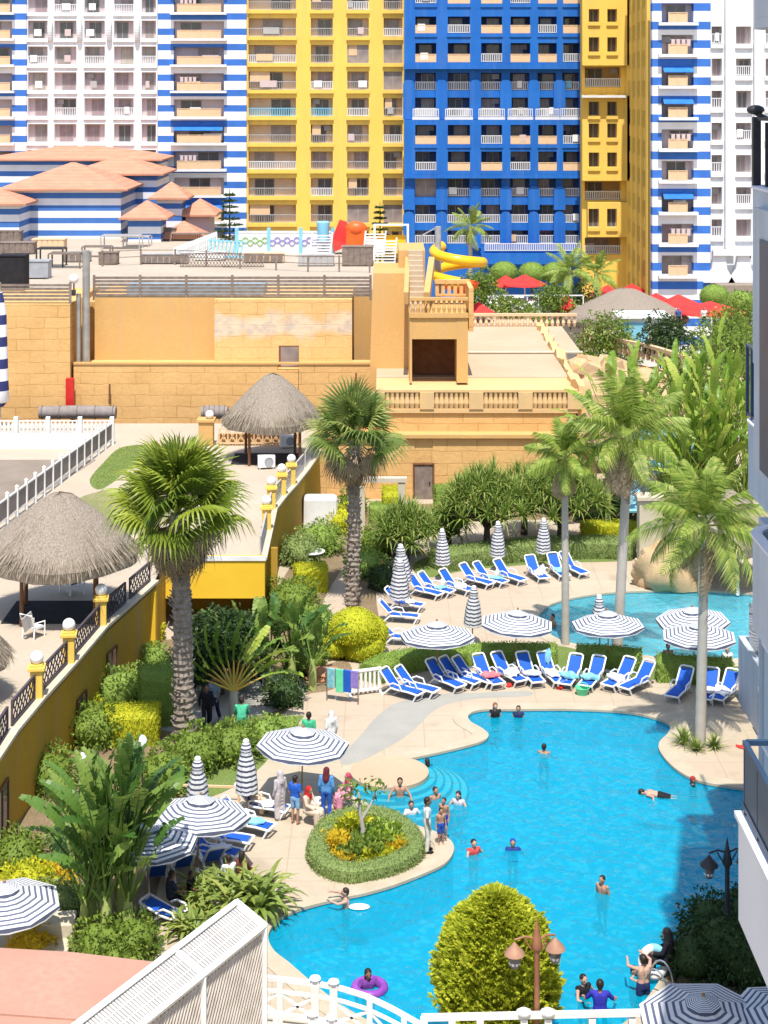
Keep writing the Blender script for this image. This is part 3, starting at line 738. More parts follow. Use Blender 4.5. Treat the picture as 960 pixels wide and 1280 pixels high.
def dragon_tree(name,label,loc,h,r,heads,mat,leaf=.75,group=None):
    t=thing(name,label,'tree',loc,0,group); tm=MB(); it=[]
    tm.tube([(0,0,0),(.03,0,h*.3),(0,.05,h*.45)],[.22,.17,.15],9)
    for i in range(heads):
        a=i*2.399; rr=r*math.sqrt((i+.5)/heads); z=h*(1.0-.42*(rr/r)**2)*rng.uniform(.88,1.0); p=Vector((rr*math.cos(a),rr*math.sin(a),z-.1))
        tm.tube([(0,.02,h*rng.uniform(.28,.45)),p*.6+Vector((0,0,h*.16)),p],[.10,.07,.05],6)
        v,f=rosette(46,leaf*rng.uniform(.8,1.2),.075); it.append((v,f,Matrix.Translation(p)))
    tm.build('trunk',M['bark'],t,True); V,Fc=place_parts(it); raw('crown',V,Fc,mat,t); return t
def arching(n, L, w):
    it=[]
    for i in range(n):
        q=(i+.5)/n; l=L*rng.uniform(.75,1.15); el=R(82-50*q)+rng.normal(0,.12); V=[]; x=z=0.; a=el; ns=5
        for k in range(ns+1):
            ww=w*.5*math.sin(PI*(.12+.86*k/ns)); V+=[(x,-ww,z+.3*ww),(x,0,z),(x,ww,z+.3*ww)]; x+=l/ns*math.cos(a); z+=l/ns*math.sin(a); a-=R(14+20*q)
        Fc=[]
        for k in range(ns): b=3*k; Fc+=[(b,b+1,b+4,b+3),(b+1,b+2,b+5,b+4)]
        it.append((np.array(V),Fc,orient(i*2.399+rng.normal(0,.2),0,0)))
    return place_parts(it)
def strap_plant(name,label,loc,L,mat,group,clumps=6):
    t=thing(name,label,'plant',loc,rng.uniform(0,6),group); it=[]; m=MB()
    for c in range(clumps):
        r=L*.55*math.sqrt(c/clumps); x,y=r*math.cos(c*2.4),r*math.sin(c*2.4); v,f=arching(20,L*rng.uniform(.8,1.1),.12*L); it.append((v,f,Matrix.Translation((x,y,.12*L)))); m.lathe([(.05,0),(.035,.15*L)],6,(x,y,0))
    V,Fc=place_parts(it); raw('foliage',V,Fc,mat,t); m.build('stem',M['bark'],t); return t
def agave(name,label,loc,L,mat,n=34,w=.09,group=None,el1=5):
    t=thing(name,label,'plant',loc,rng.uniform(0,6),group); v,f=rosette(n,L,w,82,el1); raw('foliage',v,f,mat,t)
    m=MB(); m.lathe([(.09,0),(.07,.12)],8); m.build('stem',M['bark'],t,True); return t
def leafy_tree(name,label,loc,h,cr,mat,n=2600,leaf=.2,group=None,blobs=9):
    t=thing(name,label,'tree',loc,0,group); tm=MB(); tm.tube([(0,0,0),(.05,.03,h*.3),(0,0,h*.55)],[.16,.12,.08],8); parts=[]
    for i in range(blobs):
        a=i*2.399; q=(i+.5)/blobs; rr=cr*.62*math.sqrt(q); c=np.array([rr*math.cos(a),rr*math.sin(a),h-cr*.75+cr*.55*(1-q)*rng.uniform(.6,1.2)-cr*.3*q])
        tm.tube([(0,0,h*.38),tuple(c*.5+np.array([0,0,h*.25])),tuple(c)],[.07,.05,.02],6)
        P,D=blob_pts(n//blobs,(cr*.46,cr*.46,cr*.40),.2); D=D/np.linalg.norm(D,axis=1,keepdims=True)+unit(len(P))*.9
        parts.append(leaves(P*rng.uniform(.45,1,len(P))[:,None]**.5+c,D,rng.uniform(.7,1.3,len(P))*leaf,rng.uniform(.4,.55,len(P))*leaf))
    tm.build('trunk',M['bark'],t,True); V,Fc=cat(parts); raw('crown',V,Fc,mat,t); return t
def grass_patch(name, px, n, z, mat, h=.12, kind='stuff'):
    loop=[G(a,b,z) for a,b in px]; xs=[p.x for p in loop]; ys=[p.y for p in loop]; P=[]
    while len(P)<n:
        x=random.uniform(min(xs),max(xs)); y=random.uniform(min(ys),max(ys)); ins=False; j=len(loop)-1
        for i in range(len(loop)):
            a,b=loop[i],loop[j]
            if (a.y>y)!=(b.y>y) and x<(b.x-a.x)*(y-a.y)/(b.y-a.y)+a.x: ins=not ins
            j=i
        if ins: P.append((x,y,z+.005))
    P=np.array(P); D=unit(n)*.7+np.array([[0,0,1.]]); V,Fc=leaves(P,D,rng.uniform(.6,1.4,n)*h,h*.22); o=raw(name,V,Fc,mat); o['kind']=kind; return o
# ================================================================== apartment towers
_cache = {}
def shared(key, maker):
    if key not in _cache: _cache[key] = maker()
    return _cache[key]
def put(me, name, parent, loc):
    o = bpy.data.objects.new(name, me); o.location = loc; return link(o, parent)
def door_frame(w, h, mat='frame'):
    m=MB(); b=.07
    for x in (-w/2, w/2-b): m.box(x,x+b,-.06,0,0,h)
    m.box(-w/2+b,w/2-b,-.055,0,h-b,h); m.box(-w/2+b,w/2-b,-.055,0,0,b)
    m.box(-b/2,b/2,-.055,0,b,h-b); return m.mesh('window_frame', M[mat])
def door_pane(w,h,mat):
    m=MB(); m.box(-w/2+.07,w/2-.07,-.025,-.005,.07,h-.07); return m.mesh('window_pane', mat)
def rail_mesh(w, h, kind):
    m=MB()
    if kind=='panel':
        m.box(-w/2,w/2,-.10,.02,.0,h*.86); m.box(-w/2,w/2,-.13,.05,h*.9,h); 
        k=max(2,int(w/1.2)); 
        for i in range(k+1): x=-w/2+.04+(w-.08)*i/k; m.box(x-.04,x+.04,-.14,-.102,0,h*.9)
        return m.mesh('railing', M['rail_cream'])
    mt={'bars':'rail_grey','white':'rail_white','blue':'sky_blue'}[kind]
    m.box(-w/2,w/2,-.04,.03,h-.09,h); m.box(-w/2,w/2,-.03,.02,.06,.13)
    k=int(w/.21); bw=.05 if kind=='bars' else .085
    for i in range(k+1):
        x=-w/2+bw/2+(w-bw)*i/k; m.box(x-bw/2,x+bw/2,-.02,.015,.13,h-.09)
    return m.mesh('railing', M[mt])
def loggia(t, x0, x1, z0, z1, y, rec, kind, seed, full=False, pk_=None):
    """one balcony bay: glass door at the back, railing at the front"""
    r=random.Random(seed); w=round(x1-x0,2); h=z1-z0
    dw=round(w*(.62 if w<4 else .42),2); dh=round(min(2.15,h*.94),2)
    if full:                                   # glazed in flush with the facade
        f=put(shared(('f',w,h),lambda:door_frame(w,h)),'window',t,((x0+x1)/2,y+.32,z0))
        put(shared(('p',w,h,1),lambda:door_pane(w,h,M['pane_w'])),'pane',f,(0,0,0)); return
    off=r.choice((-1,0,1))*(w-dw)*.3
    f=put(shared(('f',dw,dh),lambda:door_frame(dw,dh)),'window',t,((x0+x1)/2+off,y+rec-.004,z0+.01))
    pk=r.choice(pk_ or ('pane','pane','pane_w','pane_m')); put(shared(('p',dw,dh,pk),lambda:door_pane(dw,dh,M[pk])),'pane',f,(0,0,0))
    if r.random()<.16 and w<5:                    # an air conditioner on the balcony wall
        put(shared(('ac',),lambda:MB().box(-.42,.42,-.30,-.02,0,.6).mesh('air_conditioner',M['frame'])),'air_conditioner',t,(x0+.6 if off>=0 else x1-.6,y+rec-.004,z1-.72))
    if r.random()<.25:                            # a drawn curtain or a towel over the rail
        cw=w*r.uniform(.2,.4); put(shared(('cu',round(cw,1),r.randint(0,2)),lambda:MB().box(-cw/2,cw/2,-.03,.02,0,.8).mesh('hung_cloth',M[r.choice(('mauve','rail_cream','white','sky_blue','rail_grey'))])),'hung_cloth',t,(x0+cw/2+r.uniform(.1,max(.11,w-cw-.1)),y+.03,z0+.3))
    if kind: put(shared(('r',w,kind),lambda:rail_mesh(w,1.0 if kind!='panel' else .95,kind)),'railing',t,((x0+x1)/2,y+.12,z0+.012))
class Fac:
    def __init__(s, name, label, Y, px0, px1, zt=43.0, cat='building', group='apartment towers'):
        s.Y=Y; s.x0=XX(px0,Y); s.x1=XX(px1,Y); s.xc=(s.x0+s.x1)/2; s.zt=zt
        s.t=thing(name,label,cat,(s.xc,Y,0),0,group)
    def X(s,px): return XX(px,s.Y)-s.xc
    def Z(s,py): return ZZ(py,s.Y)
def grid(fc, wall, cols, rows, px0, px1, rec, ledge=0.0, y=0.0, zb=0.0, zt=None, inmat=None, back=True, nm='wall'):
    """piers between columns, slabs between rows, back wall"""
    zt=zt or fc.zt; m=MB(); X=[fc.X(px0)]
    cx=[(fc.X(a),fc.X(b)) for a,b in cols]
    edges=[fc.X(px0)]+[e for c in cx for e in c]+[fc.X(px1)]
    for i in range(0,len(edges),2):
        if edges[i+1]-edges[i]>.03: m.box(edges[i],edges[i+1],y,y+rec-.002,zb,zt)
    rz=[(fc.Z(b),fc.Z(a)) for a,b in rows]; rz.sort()
    for (a,b) in cx:
        z=zb
        for (z0,z1) in rz:
            if z0-z>.02: m.box(a+.002,b-.002,y+.03,y+rec-.004,z,z0)
            z=z1
        if zt-z>.02: m.box(a+.002,b-.002,y+.03,y+rec-.004,z,zt)
        if ledge:
            for (z0,z1) in rz: m.box(a-.12,b+.12,y-ledge,y-.002,z0-.42,z0-.06)
    m.build(nm, wall, fc.t)
    if back:
        m=MB(); m.box(fc.X(px0)+.01,fc.X(px1)-.01,y+rec,y+rec+.3,zb,zt); m.build('back_wall', inmat or wall, fc.t)
    return cx, rz
def rows_of(first, pitch, h, lo, hi): 
    out=[]; k=int((lo-first)/pitch)-1
    while first+k*pitch<hi:
        a=first+k*pitch
        if a>lo: out.append((a,a+h))
        k+=1
    return out
YL=198.0
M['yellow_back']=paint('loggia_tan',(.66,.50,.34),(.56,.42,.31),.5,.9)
# ---- white grid tower
t=Fac('apartment_tower','white apartment tower with a regular grid of balconies behind the tiled roofs',YL,33,197)
cols=[(35,59.5),(68,95.5),(105.5,131),(142.5,167),(177,195)]; rows=rows_of(58,32.35,22.5,-60,320)
cx,rz=grid(t,M['white_wall'],cols,rows,33,197,.75,.14,inmat=M['mauve'])
for i,(a,b) in enumerate(cx):
    for j,(z0,z1) in enumerate(rz):
        if z0<38: loggia(t.t,a,b,z0,z1,0,.75,None if (i*2+j)%4 else 'white',i*31+j,pk_=('pane_m','pane_b','pane_w','pane_m','pane'))
# scrolled brackets of the row near the top
for i,px in enumerate((63.5,100,137,172)):
    m=MB(); x=t.X(px)
    for k in range(9):
        a=k/8*PI; m.sphere((x+math.cos(a)*.0,-.35-.25*math.sin(a),t.Z(48)+.25*k),.32,8,6)
    m.build('bracket',M['white_wall'],t.t,True)
# ---- striped tower with balconies (middle left)
def striped(name,label,Y,pxs,stripe,rows,rail_px,label_group='apartment towers',awn=(),zt=43.0):
    p0,a0,a1,p1=pxs; t=Fac(name,label,Y,p0,p1,zt)
    cx,rz=grid(t,stripe,[(a0,a1)],rows,p0,p1,1.1,0,inmat=M['mauve'])
    for k,(z0,z1) in enumerate(rz): m=MB(); m.box(t.X(a0)-.35,t.X(a1)+.35,-.75,-.002,z0-.30,z0-.02); m.build('balcony_slab',M['white_wall'],t.t)
    for j,(z0,z1) in enumerate(rz):
        if z0>38.5: continue
        loggia(t.t,t.X(a0),t.X(a1),z0,z1,0,1.1,None,j*7+int(p0))
        w=round(t.X(rail_px[1])-t.X(rail_px[0]),2)
        put(shared(('r',w,'panel'),lambda:rail_mesh(w,.95,'panel')),'railing',t.t,((t.X(rail_px[0])+t.X(rail_px[1]))/2,-.55,z0+.012))
        if j in awn:
            m=MB(); X0,X1=t.X(a0)+.1,t.X(a1)-.1; m.add([(X0,-.9,z1-.55),(X1,-.9,z1-.55),(X1,-.02,z1+.02),(X0,-.02,z1+.02),(X0,-.9,z1-.60),(X1,-.9,z1-.60),(X1,-.02,z1-.03),(X0,-.02,z1-.03)],[(0,1,2,3),(7,6,5,4),(0,4,5,1),(1,5,6,2),(3,7,4,0)]); m.build('awning',M['awning_blue'],t.t)
        if j%3==1:
            m=MB(); X0=t.X(rail_px[0])+.2; m.bar((X0,-.3,z1-.45),(X0+2.2,-.3,z1-.45),.03); 
            for q in range(4): m.box(X0+.15+q*.5,X0+.5+q*.5,-.33,-.28,z1-1.0-.1*(q%2),z1-.46)
            m.build('laundry_line',M['mauve'],t.t)
    return t
rows=rows_of(59,32.6,21.5,-50,325)
striped('apartment_tower','blue and white banded tower with cream balcony panels beside the broad yellow tower',YL-.6,(197.5,217,280,308),M['stripe'],rows,(222,277),awn=(2,5))
striped('apartment_tower','sliver of banded blue and white tower at the edge beside the white grid tower',YL-.4,(-50,-40,15,33),M['stripe'],rows,(-35,14))
# ---- yellow tower
t=Fac('apartment_tower','broad yellow apartment tower with four columns of shaded balconies',YL,308.3,505)
cols=[(310.5,370),(388.5,416),(434,461),(479.5,503)]; rows=rows_of(56,33.3,23,-60,330)
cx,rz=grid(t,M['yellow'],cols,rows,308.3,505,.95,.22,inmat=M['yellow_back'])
for i,(a,b) in enumerate(cx):
    for j,(z0,z1) in enumerate(rz):
        if z0>38.5: continue
        s=i*17+j; loggia(t.t,a,b,z0,z1,0,.95,'blue' if (i<2 and j==6) else ('white' if s%4==0 else 'bars'),s,full=(i>=2 and j in (2,8) or (i==3 and j==7)))
        if s%5==2: 
            m=MB(); m.box(a+.15,a+(b-a)*.45,.25,.30,z1-1.25,z1-.02); m.build('blind',M['rail_cream'],t.t)
# ---- blue tower
YB=194.0
t=Fac('apartment_tower','cobalt blue apartment tower with stepped bays and rounded pier tops',YB,505.3,727)
cols=[(519,545),(559.5,587),(601,627),(637.5,662),(672,695),(703,724)]
prot=[(-14,5),(21,42),(54,78)]; r2=[(91,113),(122,146)]; p2=[(156,180),(189,213)]; r3=[(223,246),(256,279),(288,305)]
rows=prot+r2+p2+r3
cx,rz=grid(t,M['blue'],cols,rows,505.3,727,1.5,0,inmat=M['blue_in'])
for i,(a,b) in enumerate(cx):
    for j,(z0,z1) in enumerate(rz):
        inner = j in (0,1,2,5,6)
        loggia(t.t,a,b,z0,z1,0 if inner else -.85,1.5 if inner else 2.35,'white' if inner else ('panel' if (i+j)%3 else 'white'),i*13+j,full=(i==0 and j in (2,)))
for k,(zb,zt,rr) in enumerate(((t.Z(83),t.zt,prot),(t.Z(219),t.Z(149.5),p2))):
    grid(t,M['blue'],cols,rr,505.3,727,.84,.10,y=-.86,zb=zb,zt=zt,back=False,nm='bay_front')
    m=MB(); m.box(t.X(504.8),t.X(727.5),-1.0,-.87,zb-.32,zb+.12); m.build('cornice',M['blue'],t.t)
# rounded piers of the set back floors
ed=[511,552,594,632,667,699]
for lo,hi in ((149,99),(262,232),(310,264)):
    for i,px in enumerate(ed):
        m=MB(); x=t.X(px); w=.66; zb,zt=t.Z(lo),t.Z(hi); P=[(-w,0),(w,0),(w,zt-zb-w)]+[(w*math.cos(a),zt-zb-w+w*math.sin(a)) for a in np.linspace(.2,PI-.2,9)]+[(-w,zt-zb-w)]
        n=len(P); V=[(x+p[0],-.42,zb+p[1]) for p in P]+[(x+p[0],-.004,zb+p[1]) for p in P]
        m.add(V,[tuple(range(n))]+[(i2+n,(i2+1)%n+n,(i2+1)%n,i2) for i2 in range(n)]); m.build('rounded_pier',M['blue'],t.t)
for i,(a,b) in enumerate(cx):
    m=MB(); m.box(a-.35,b+.35,-.80,-.44,t.Z(146)-.35,t.Z(146)-.02); m.build('balcony_slab',M['rail_white'],t.t)
    w=round(b-a+.6,2); put(shared(('r',w,'white'),lambda:rail_mesh(w,.95,'white')),'railing',t.t,((a+b)/2,-.74,t.Z(146)-.01))
# wide ground floor canopy band
m=MB(); m.box(t.X(600),t.X(741),-3.0,-.02,t.Z(327),t.Z(314)); m.box(t.X(600),t.X(741),-2.8,-2.6,t.Z(306),t.Z(314)); m.build('ground_floor_canopy',M['blue'],t.t)
put(rail_mesh(round(t.X(738)-t.X(604),2),.9,'white'),'railing',t.t,((t.X(604)+t.X(738))/2,-2.9,t.Z(311)))
# ---- right yellow tower : front with stepped bays, and a long side coming forward
YR=190.0
t=Fac('apartment_tower','yellow apartment tower at an angle, between the blue tower and the banded tower',YR,727.6,786)
cols=[(734,747),(757,769)]
prs=[(-8,12),(12,28),(47,65)]; rec1=[(84,109)]; bal=[(127,144)]; pr2=[(154,172),(190,208)]; rec2=[(227,250)]; pr3=[(260,283)]; rec3=[(297,318)]
wide=[(731,776)]
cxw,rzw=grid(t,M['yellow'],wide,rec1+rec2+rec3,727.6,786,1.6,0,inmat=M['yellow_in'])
for j,(z0,z1) in enumerate(rzw): loggia(t.t,cxw[0][0],cxw[0][1],z0,z1,0,1.6,'white',j)
def shell(zb,zt,rr,y,px0,px1):
    cx,rz=grid(t,M['yellow'],cols,rr,px0,px1,-y-.004,.16,y=y,zb=zb,zt=zt,back=False,nm='bay_front')
    m=MB(); m.box(t.X(px0)+.02,t.X(px1)-.02,-.5,-.006,zb,zt); m.build('bay_back',M['yellow_in'],t.t)
    for a,b in cx:
        for z0,z1 in rz:
            me=shared(('f',round(b-a,2),round(z1-z0,2)),lambda:door_frame(round(b-a,2),round(z1-z0,2))); f=put(me,'window',t.t,((a+b)/2,-.51,z0))
            put(shared(('p',round(b-a,2),round(z1-z0,2)),lambda:door_pane(round(b-a,2),round(z1-z0,2),M['pane'])),'pane',f,(0,0,0))
shell(t.Z(82),t.zt,[(12,28),(47,65)],-1.5,726,784); shell(t.Z(225),t.Z(120),bal+pr2,-1.5,726,785); shell(t.Z(295),t.Z(252),pr3,-1.3,733,789)
m=MB(); m.box(t.X(724),t.X(779),-2.6,-1.51,t.Z(122),t.Z(119)); m.build('balcony_slab',M['rail_white'],t.t)
# side wing : faces the pool side, runs towards the viewer
sd=MB(); bk=MB(); xs=lambda y:(XX(787,YR)+(XX(813.5,YR-24)-XX(787,YR))*(-y/24))-t.xc
piers=[(-1.5,-.2),(-7.2,-5.6),(-13.0,-11.2),(-18.2,-16.6),(-24,-22.2)]
for a,b in piers: sd.add([(xs(a)-.4,a,0),(xs(b)-.4,b,0),(xs(b)+1.5,b,0),(xs(a)+1.5,a,0),(xs(a)-.4,a,t.zt),(xs(b)-.4,b,t.zt),(xs(b)+1.5,b,t.zt),(xs(a)+1.5,a,t.zt)],[(0,3,2,1),(4,5,6,7),(0,1,5,4),(1,2,6,5),(2,3,7,6),(3,0,4,7)])
for (pa,pb) in zip(piers[:-1],piers[1:]):
    for k in range(15):
        z=2.2+k*3.05; a,b=pb[1]+.003,pa[0]-.003; sd.add([(xs(a)-.15,a,z),(xs(b)-.15,b,z),(xs(b)+1.45,b,z),(xs(a)+1.45,a,z),(xs(a)-.15,a,z+1.35),(xs(b)-.15,b,z+1.35),(xs(b)+1.45,b,z+1.35),(xs(a)+1.45,a,z+1.35)],[(0,3,2,1),(4,5,6,7),(0,1,5,4),(1,2,6,5),(2,3,7,6),(3,0,4,7)])
sd.build('side_wing',M['yellow'],t.t)
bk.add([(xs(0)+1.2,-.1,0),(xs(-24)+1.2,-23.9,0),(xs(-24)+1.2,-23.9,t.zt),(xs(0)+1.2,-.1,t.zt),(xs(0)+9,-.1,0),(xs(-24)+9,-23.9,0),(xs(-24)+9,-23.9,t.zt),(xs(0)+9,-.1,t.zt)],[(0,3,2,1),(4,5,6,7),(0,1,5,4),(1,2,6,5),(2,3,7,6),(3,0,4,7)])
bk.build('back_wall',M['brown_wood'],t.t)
# ---- right banded tower and right white tower (nearer)
YN=163.0
ZR=36.0
rows=rows_of(43.5-39.4,39.4,24,-60,345)
tr_=striped('apartment_tower','nearer blue and white banded tower right of the angled yellow tower',YN,(815.5,827,867,888),M['stripe_r'],[r for r in rows if ZZ(r[0],YN)<ZR-.3],(834,858),awn=(2,5,6),zt=ZR)
t=Fac('apartment_tower','white ribbed apartment tower partly hidden by the near grey building',YN+.5,888.3,1010,ZR)
cols=[(889.5,902.5),(920,939),(957,975)]; rows=rows_of(33,40.2,22,-5,345)
cx,rz=grid(t,M['white_wall'],cols,rows,888.3,1010,.8,.18,inmat=M['mauve'])
for i,(a,b) in enumerate(cx):
    for j,(z0,z1) in enumerate(rz):
        if z0<37: loggia(t.t,a,b,z0,z1,0,.8,'white' if (i+j)%2 else None,i*11+j,pk_=('pane_m','pane_w','pane_m','pane'))
m=MB()
for px in (911,947): m.box(t.X(px)-.45,t.X(px)+.45,-.7,-.003,t.Z(310),t.zt)
m.build('rib',M['white_wall'],t.t)
m=MB(); 
for px in (897,927):
    x=t.X(px); P=[(-1.5,0),(1.5,0),(.75,1.3),(.55,2.6),(-.55,2.6),(-.75,1.3)]; V=[(x+p[0],-1.0,t.Z(352)+p[1]) for p in P]+[(x+p[0],-.01,t.Z(352)+p[1]) for p in P]; n=6
    m.add(V,[tuple(range(n))]+[(i+n,(i+1)%n+n,(i+1)%n,i) for i in range(n)])
m.box(t.X(888.6),t.X(1000),-1.3,-.72,t.Z(318),t.Z(311)); m.build('arcade_front',M['white_wall'],t.t)
m=MB(); m.box(t.X(890),t.X(950),-3.2,-1.32,t.Z(364),t.Z(352)); m.build('thatched_eave',M['thatch'],t.t)
# ================================================================== tiled clubhouse, fort, slide, roof terrace
def hip_roof(m, x0,x1,y0,y1,z0,zr, ov=.8, rid=None):
    x0-=ov;x1+=ov;y0-=ov;y1+=ov; w=(y1-y0)/2; rid=rid if rid is not None else w
    a=min(rid,(x1-x0)/2-.05); ym=(y0+y1)/2
    m.add([(x0,y0,z0),(x1,y0,z0),(x1,y1,z0),(x0,y1,z0),(x0+a,ym,zr),(x1-a,ym,zr),(x0,y0,z0-.18),(x1,y0,z0-.18),(x1,y1,z0-.18),(x0,y1,z0-.18)],
          [(0,1,5,4),(1,2,5),(2,3,4,5),(3,0,4),(6,7,1,0),(7,8,2,1),(8,9,3,2),(9,6,0,3),(9,8,7,6)])
def club(name,label,px0,px1,Y,dep,zb,py_e,py_r,mat='stripe_club',win=True):
    x0,x1=XX(px0,Y),XX(px1,Y); ze=ZZ(py_e,Y); zr=ZZ(py_r,Y+dep/2); t=thing(name,label,'building',((x0+x1)/2,Y,zb),0,'tiled clubhouse pavilions'); w=(x1-x0)/2
    m=MB(); m.box(-w,w,0,dep,0,ze-zb-.2); m.build('wall',M[mat],t)
    m=MB(); hip_roof(m,-w,w,0,dep,ze-zb,zr-zb); m.build('roof',M['terracotta'],t)
    if win and w>3:
        for i in range(3):
            x=-w+w*2*(i+.5)/3; f=put(door_frame(1.1,1.3),'window',t,(x,-.005,.8)); put(door_pane(1.1,1.3,M['pane']),'pane',f,(0,0,0))
    return t
club('clubhouse','wide clubhouse hall with the rearmost terracotta hip roof',-22,195,187,14,6,199,183)
club('clubhouse','banded clubhouse wing with a terracotta hip roof, in the middle of the tiled roofs',88,196,178,10,8,217,194)
club('clubhouse','blue and white banded clubhouse with the largest terracotta roof nearest the roof terrace',7,151,168,11,8.5,236,203)
club('clubhouse','small corner pavilion with terracotta roof cut by the photo edge',-40,24,163,5,9,254,236)
club('clubhouse','small square banded turret with a terracotta cap, nearest the hall corner',160,201,164,4,9,272,250,win=False)
club('clubhouse','small square banded turret with a terracotta cap, higher and further back',196,227,171,3.5,9,247,227,win=False)
club('clubhouse','plain annex with a low terracotta roof behind the little conifer',232,262,172,5,9,268,248,'mauve',win=False)
club('clubhouse','low lean-to with a terracotta roof beside the roof fence',208,246,166,4,9,296,276,'mauve',win=False)

def stained_fort(zc):
    m=blocks('stained_fort_blocks',(.70,.445,.19),(.65,.39,.15),(.45,.25,.09),1.9,.78,1.0,.03); nt=m.node_tree; b=nt.nodes['Principled BSDF']
    src=b.inputs['Base Color'].links[0].from_socket; g=nt.nodes.new('ShaderNodeNewGeometry'); sp=nt.nodes.new('ShaderNodeSeparateXYZ'); nt.links.new(g.outputs['Position'],sp.inputs[0])
    n=N(nt,'ShaderNodeTexNoise',Scale=.55,Detail=7); nt.links.new(g.outputs['Position'],n.inputs['Vector'])
    d=N(nt,'ShaderNodeMath',operation='SUBTRACT'); nt.links.new(sp.outputs[2],d.inputs[0]); d.inputs[1].default_value=zc
    a=N(nt,'ShaderNodeMath',operation='ABSOLUTE'); nt.links.new(d.outputs[0],a.inputs[0])
    e=N(nt,'ShaderNodeMath',operation='MULTIPLY_ADD'); nt.links.new(n.outputs['Fac'],e.inputs[0]); e.inputs[1].default_value=3.0; 
    ng=N(nt,'ShaderNodeMath',operation='MULTIPLY'); nt.links.new(a.outputs[0],ng.inputs[0]); ng.inputs[1].default_value=-1.0; nt.links.new(ng.outputs[0],e.inputs[2])
    mr=N(nt,'ShaderNodeMapRange'); mr.inputs[1].default_value=.55; mr.inputs[2].default_value=1.25; nt.links.new(e.outputs[0],mr.inputs[0])
    n2=N(nt,'ShaderNodeTexNoise',Scale=1.3,Detail=6); nt.links.new(g.outputs['Position'],n2.inputs['Vector']); r=ramp(nt,[(.42,(.72,.55,.38)),(.62,(.52,.44,.36))]); nt.links.new(n2.outputs['Fac'],r.inputs[0])
    nt.links.new(mix(nt,mr.outputs[0],src,r.outputs[0]),b.inputs['Base Color']); return m
# ---- fort : the long block walled building
YF=117.0; s=F/YF
t=thing('fort_building','long ochre block-walled fort building with a flat roof terrace and timber slat parapet','building',(XX(240,YF),YF,0)); xc=XX(240,YF)
X=lambda px,Y=YF: XX(px,Y)-xc
zt=ZZ(374,YF); zl=ZZ(452,YF); s=F/YF
m=MB(); m.box(X(-120),X(93),-1.6,8,0,zt-.15); m.build('wall',M['fort'],t)                   # left block
m=MB(); m.box(X(93)+.003,X(100),.9,8,0,zt); m.box(X(100)+.002,X(116)-.002,1.6,8,0,zt-.4); m.box(X(116),X(268),.75,8,0,zt); m.build('plain_wall',M['fort_plain'],t)
m=MB(); m.box(X(268)+.003,X(440),.0,8,zl-.02,zt-.02); m.build('wall',stained_fort(ZZ(408,YF)),t)
m=MB(); m.box(X(96),X(348),-1.2,-.003 if False else .74,0,zl); m.box(X(374.5),X(466),-1.2,.74,0,zl); m.box(X(348)+.002,X(374)-.002,-1.2,.74,0,ZZ(459,YF)); m.build('wall',M['fort'],t)
m=MB(); m.box(X(96),X(466),-1.28,-1.0,zl+.004,zl+.14); m.build('ledge',M['fort_plain'],t)
# square pylon
m=MB(); P=[(X(463),-2.2),(X(512),-2.2),(X(512),5),(X(463),5)]; zz=ZZ(342,YF-2.2)
m.add([(X(459),-2.6,0),(X(514),-2.6,0),(X(514),5,0),(X(459),5,0),(X(466.5),-2.0,zz),(X(511.5),-2.0,zz),(X(511.5),5,zz),(X(466.5),5,zz)],[(0,3,2,1),(4,5,6,7),(0,1,5,4),(1,2,6,5),(2,3,7,6),(3,0,4,7)])
m.build('pylon',M['fort_plain'],t)
m=MB(); m.box(X(348.5),X(373.5),-.03,-.005,ZZ(459,YF),ZZ(432,YF)); f=m.build('window',M['brown_wood'],t); m=MB(); m.box(X(351),X(373),-.05,-.031,ZZ(458,YF),ZZ(433.5,YF)); m.build('pane',M['pane_w'],f)
# roof slab
m=MB(); m.box(X(-120),X(466),8.005,52,zt-.6,zt-.25); m.box(X(96),X(440),2.5,8.0,zt-.5,zt-.2) if False else None
m.build('roof_terrace',M['roof_deck'],t)
m=MB(); m.box(X(-120),X(466),8.01,52,-.1,zt-.61); m.build('rear_wall',M['fort_plain'],t)
# timber slat parapet
def slats(m,x0,x1,y,z0,n,pitch,th=.13,post=3.2,ph=None):
    for k in range(n): m.box(x0,x1,y-.03,y+.03,z0+k*pitch,z0+k*pitch+th)
    q=max(1,int((x1-x0)/post))
    for i in range(q+1):
        x=x0+(x1-x0)*i/q; m.box(x-.09,x+.09,y-.09,y-.032,z0-.25,z0+(ph or n*pitch+.05))
m=MB(); slats(m,X(115),X(463),.9,zt+.08,6,.245,.17); m.build('timber_parapet',M['wood'],t)
m=MB(); slats(m,X(5),X(92),-1.2,zt+.05,5,.245,.16); m.build('timber_parapet',M['wood'],t)
# pipes
for px,py0,py1,r in ((100,366,450,.17),(109.5,312,450,.26)):
    m=MB(); y=-.55; m.tube([(X(px),y,ZZ(py1,YF)),(X(px),y,ZZ((py0+py1)/2,YF)),(X(px),y,ZZ(py0,YF))],r,10); m.build('drain_pipe',M['pipe'],t,True)
m=MB(); m.box(X(88.5),X(98.5),-1.95,-1.62,ZZ(502,YF),ZZ(467,YF)); o=m.build('fire_hose_box',M['red_box'],None,bevel=.03); o.location=t.location; tag(o,'red fire hose box on the ochre fort wall','box')
m=MB(); m.tube([(0,0,0),(0,0,.5)],.05,8); m.box(-.12,.12,-.2,.1,-.4,0)
g=thing('wall_lamp','white globe lamp on a dark bracket beside the steel drain pipe','lamp',(XX(97.5,YF)-.1,YF-1.0,ZZ(360,YF))); m.build('bracket',M['dark'],g)
m=MB(); m.sphere((0,0,.75),.33,14,10); m.build('globe',M['globe'],g,True)
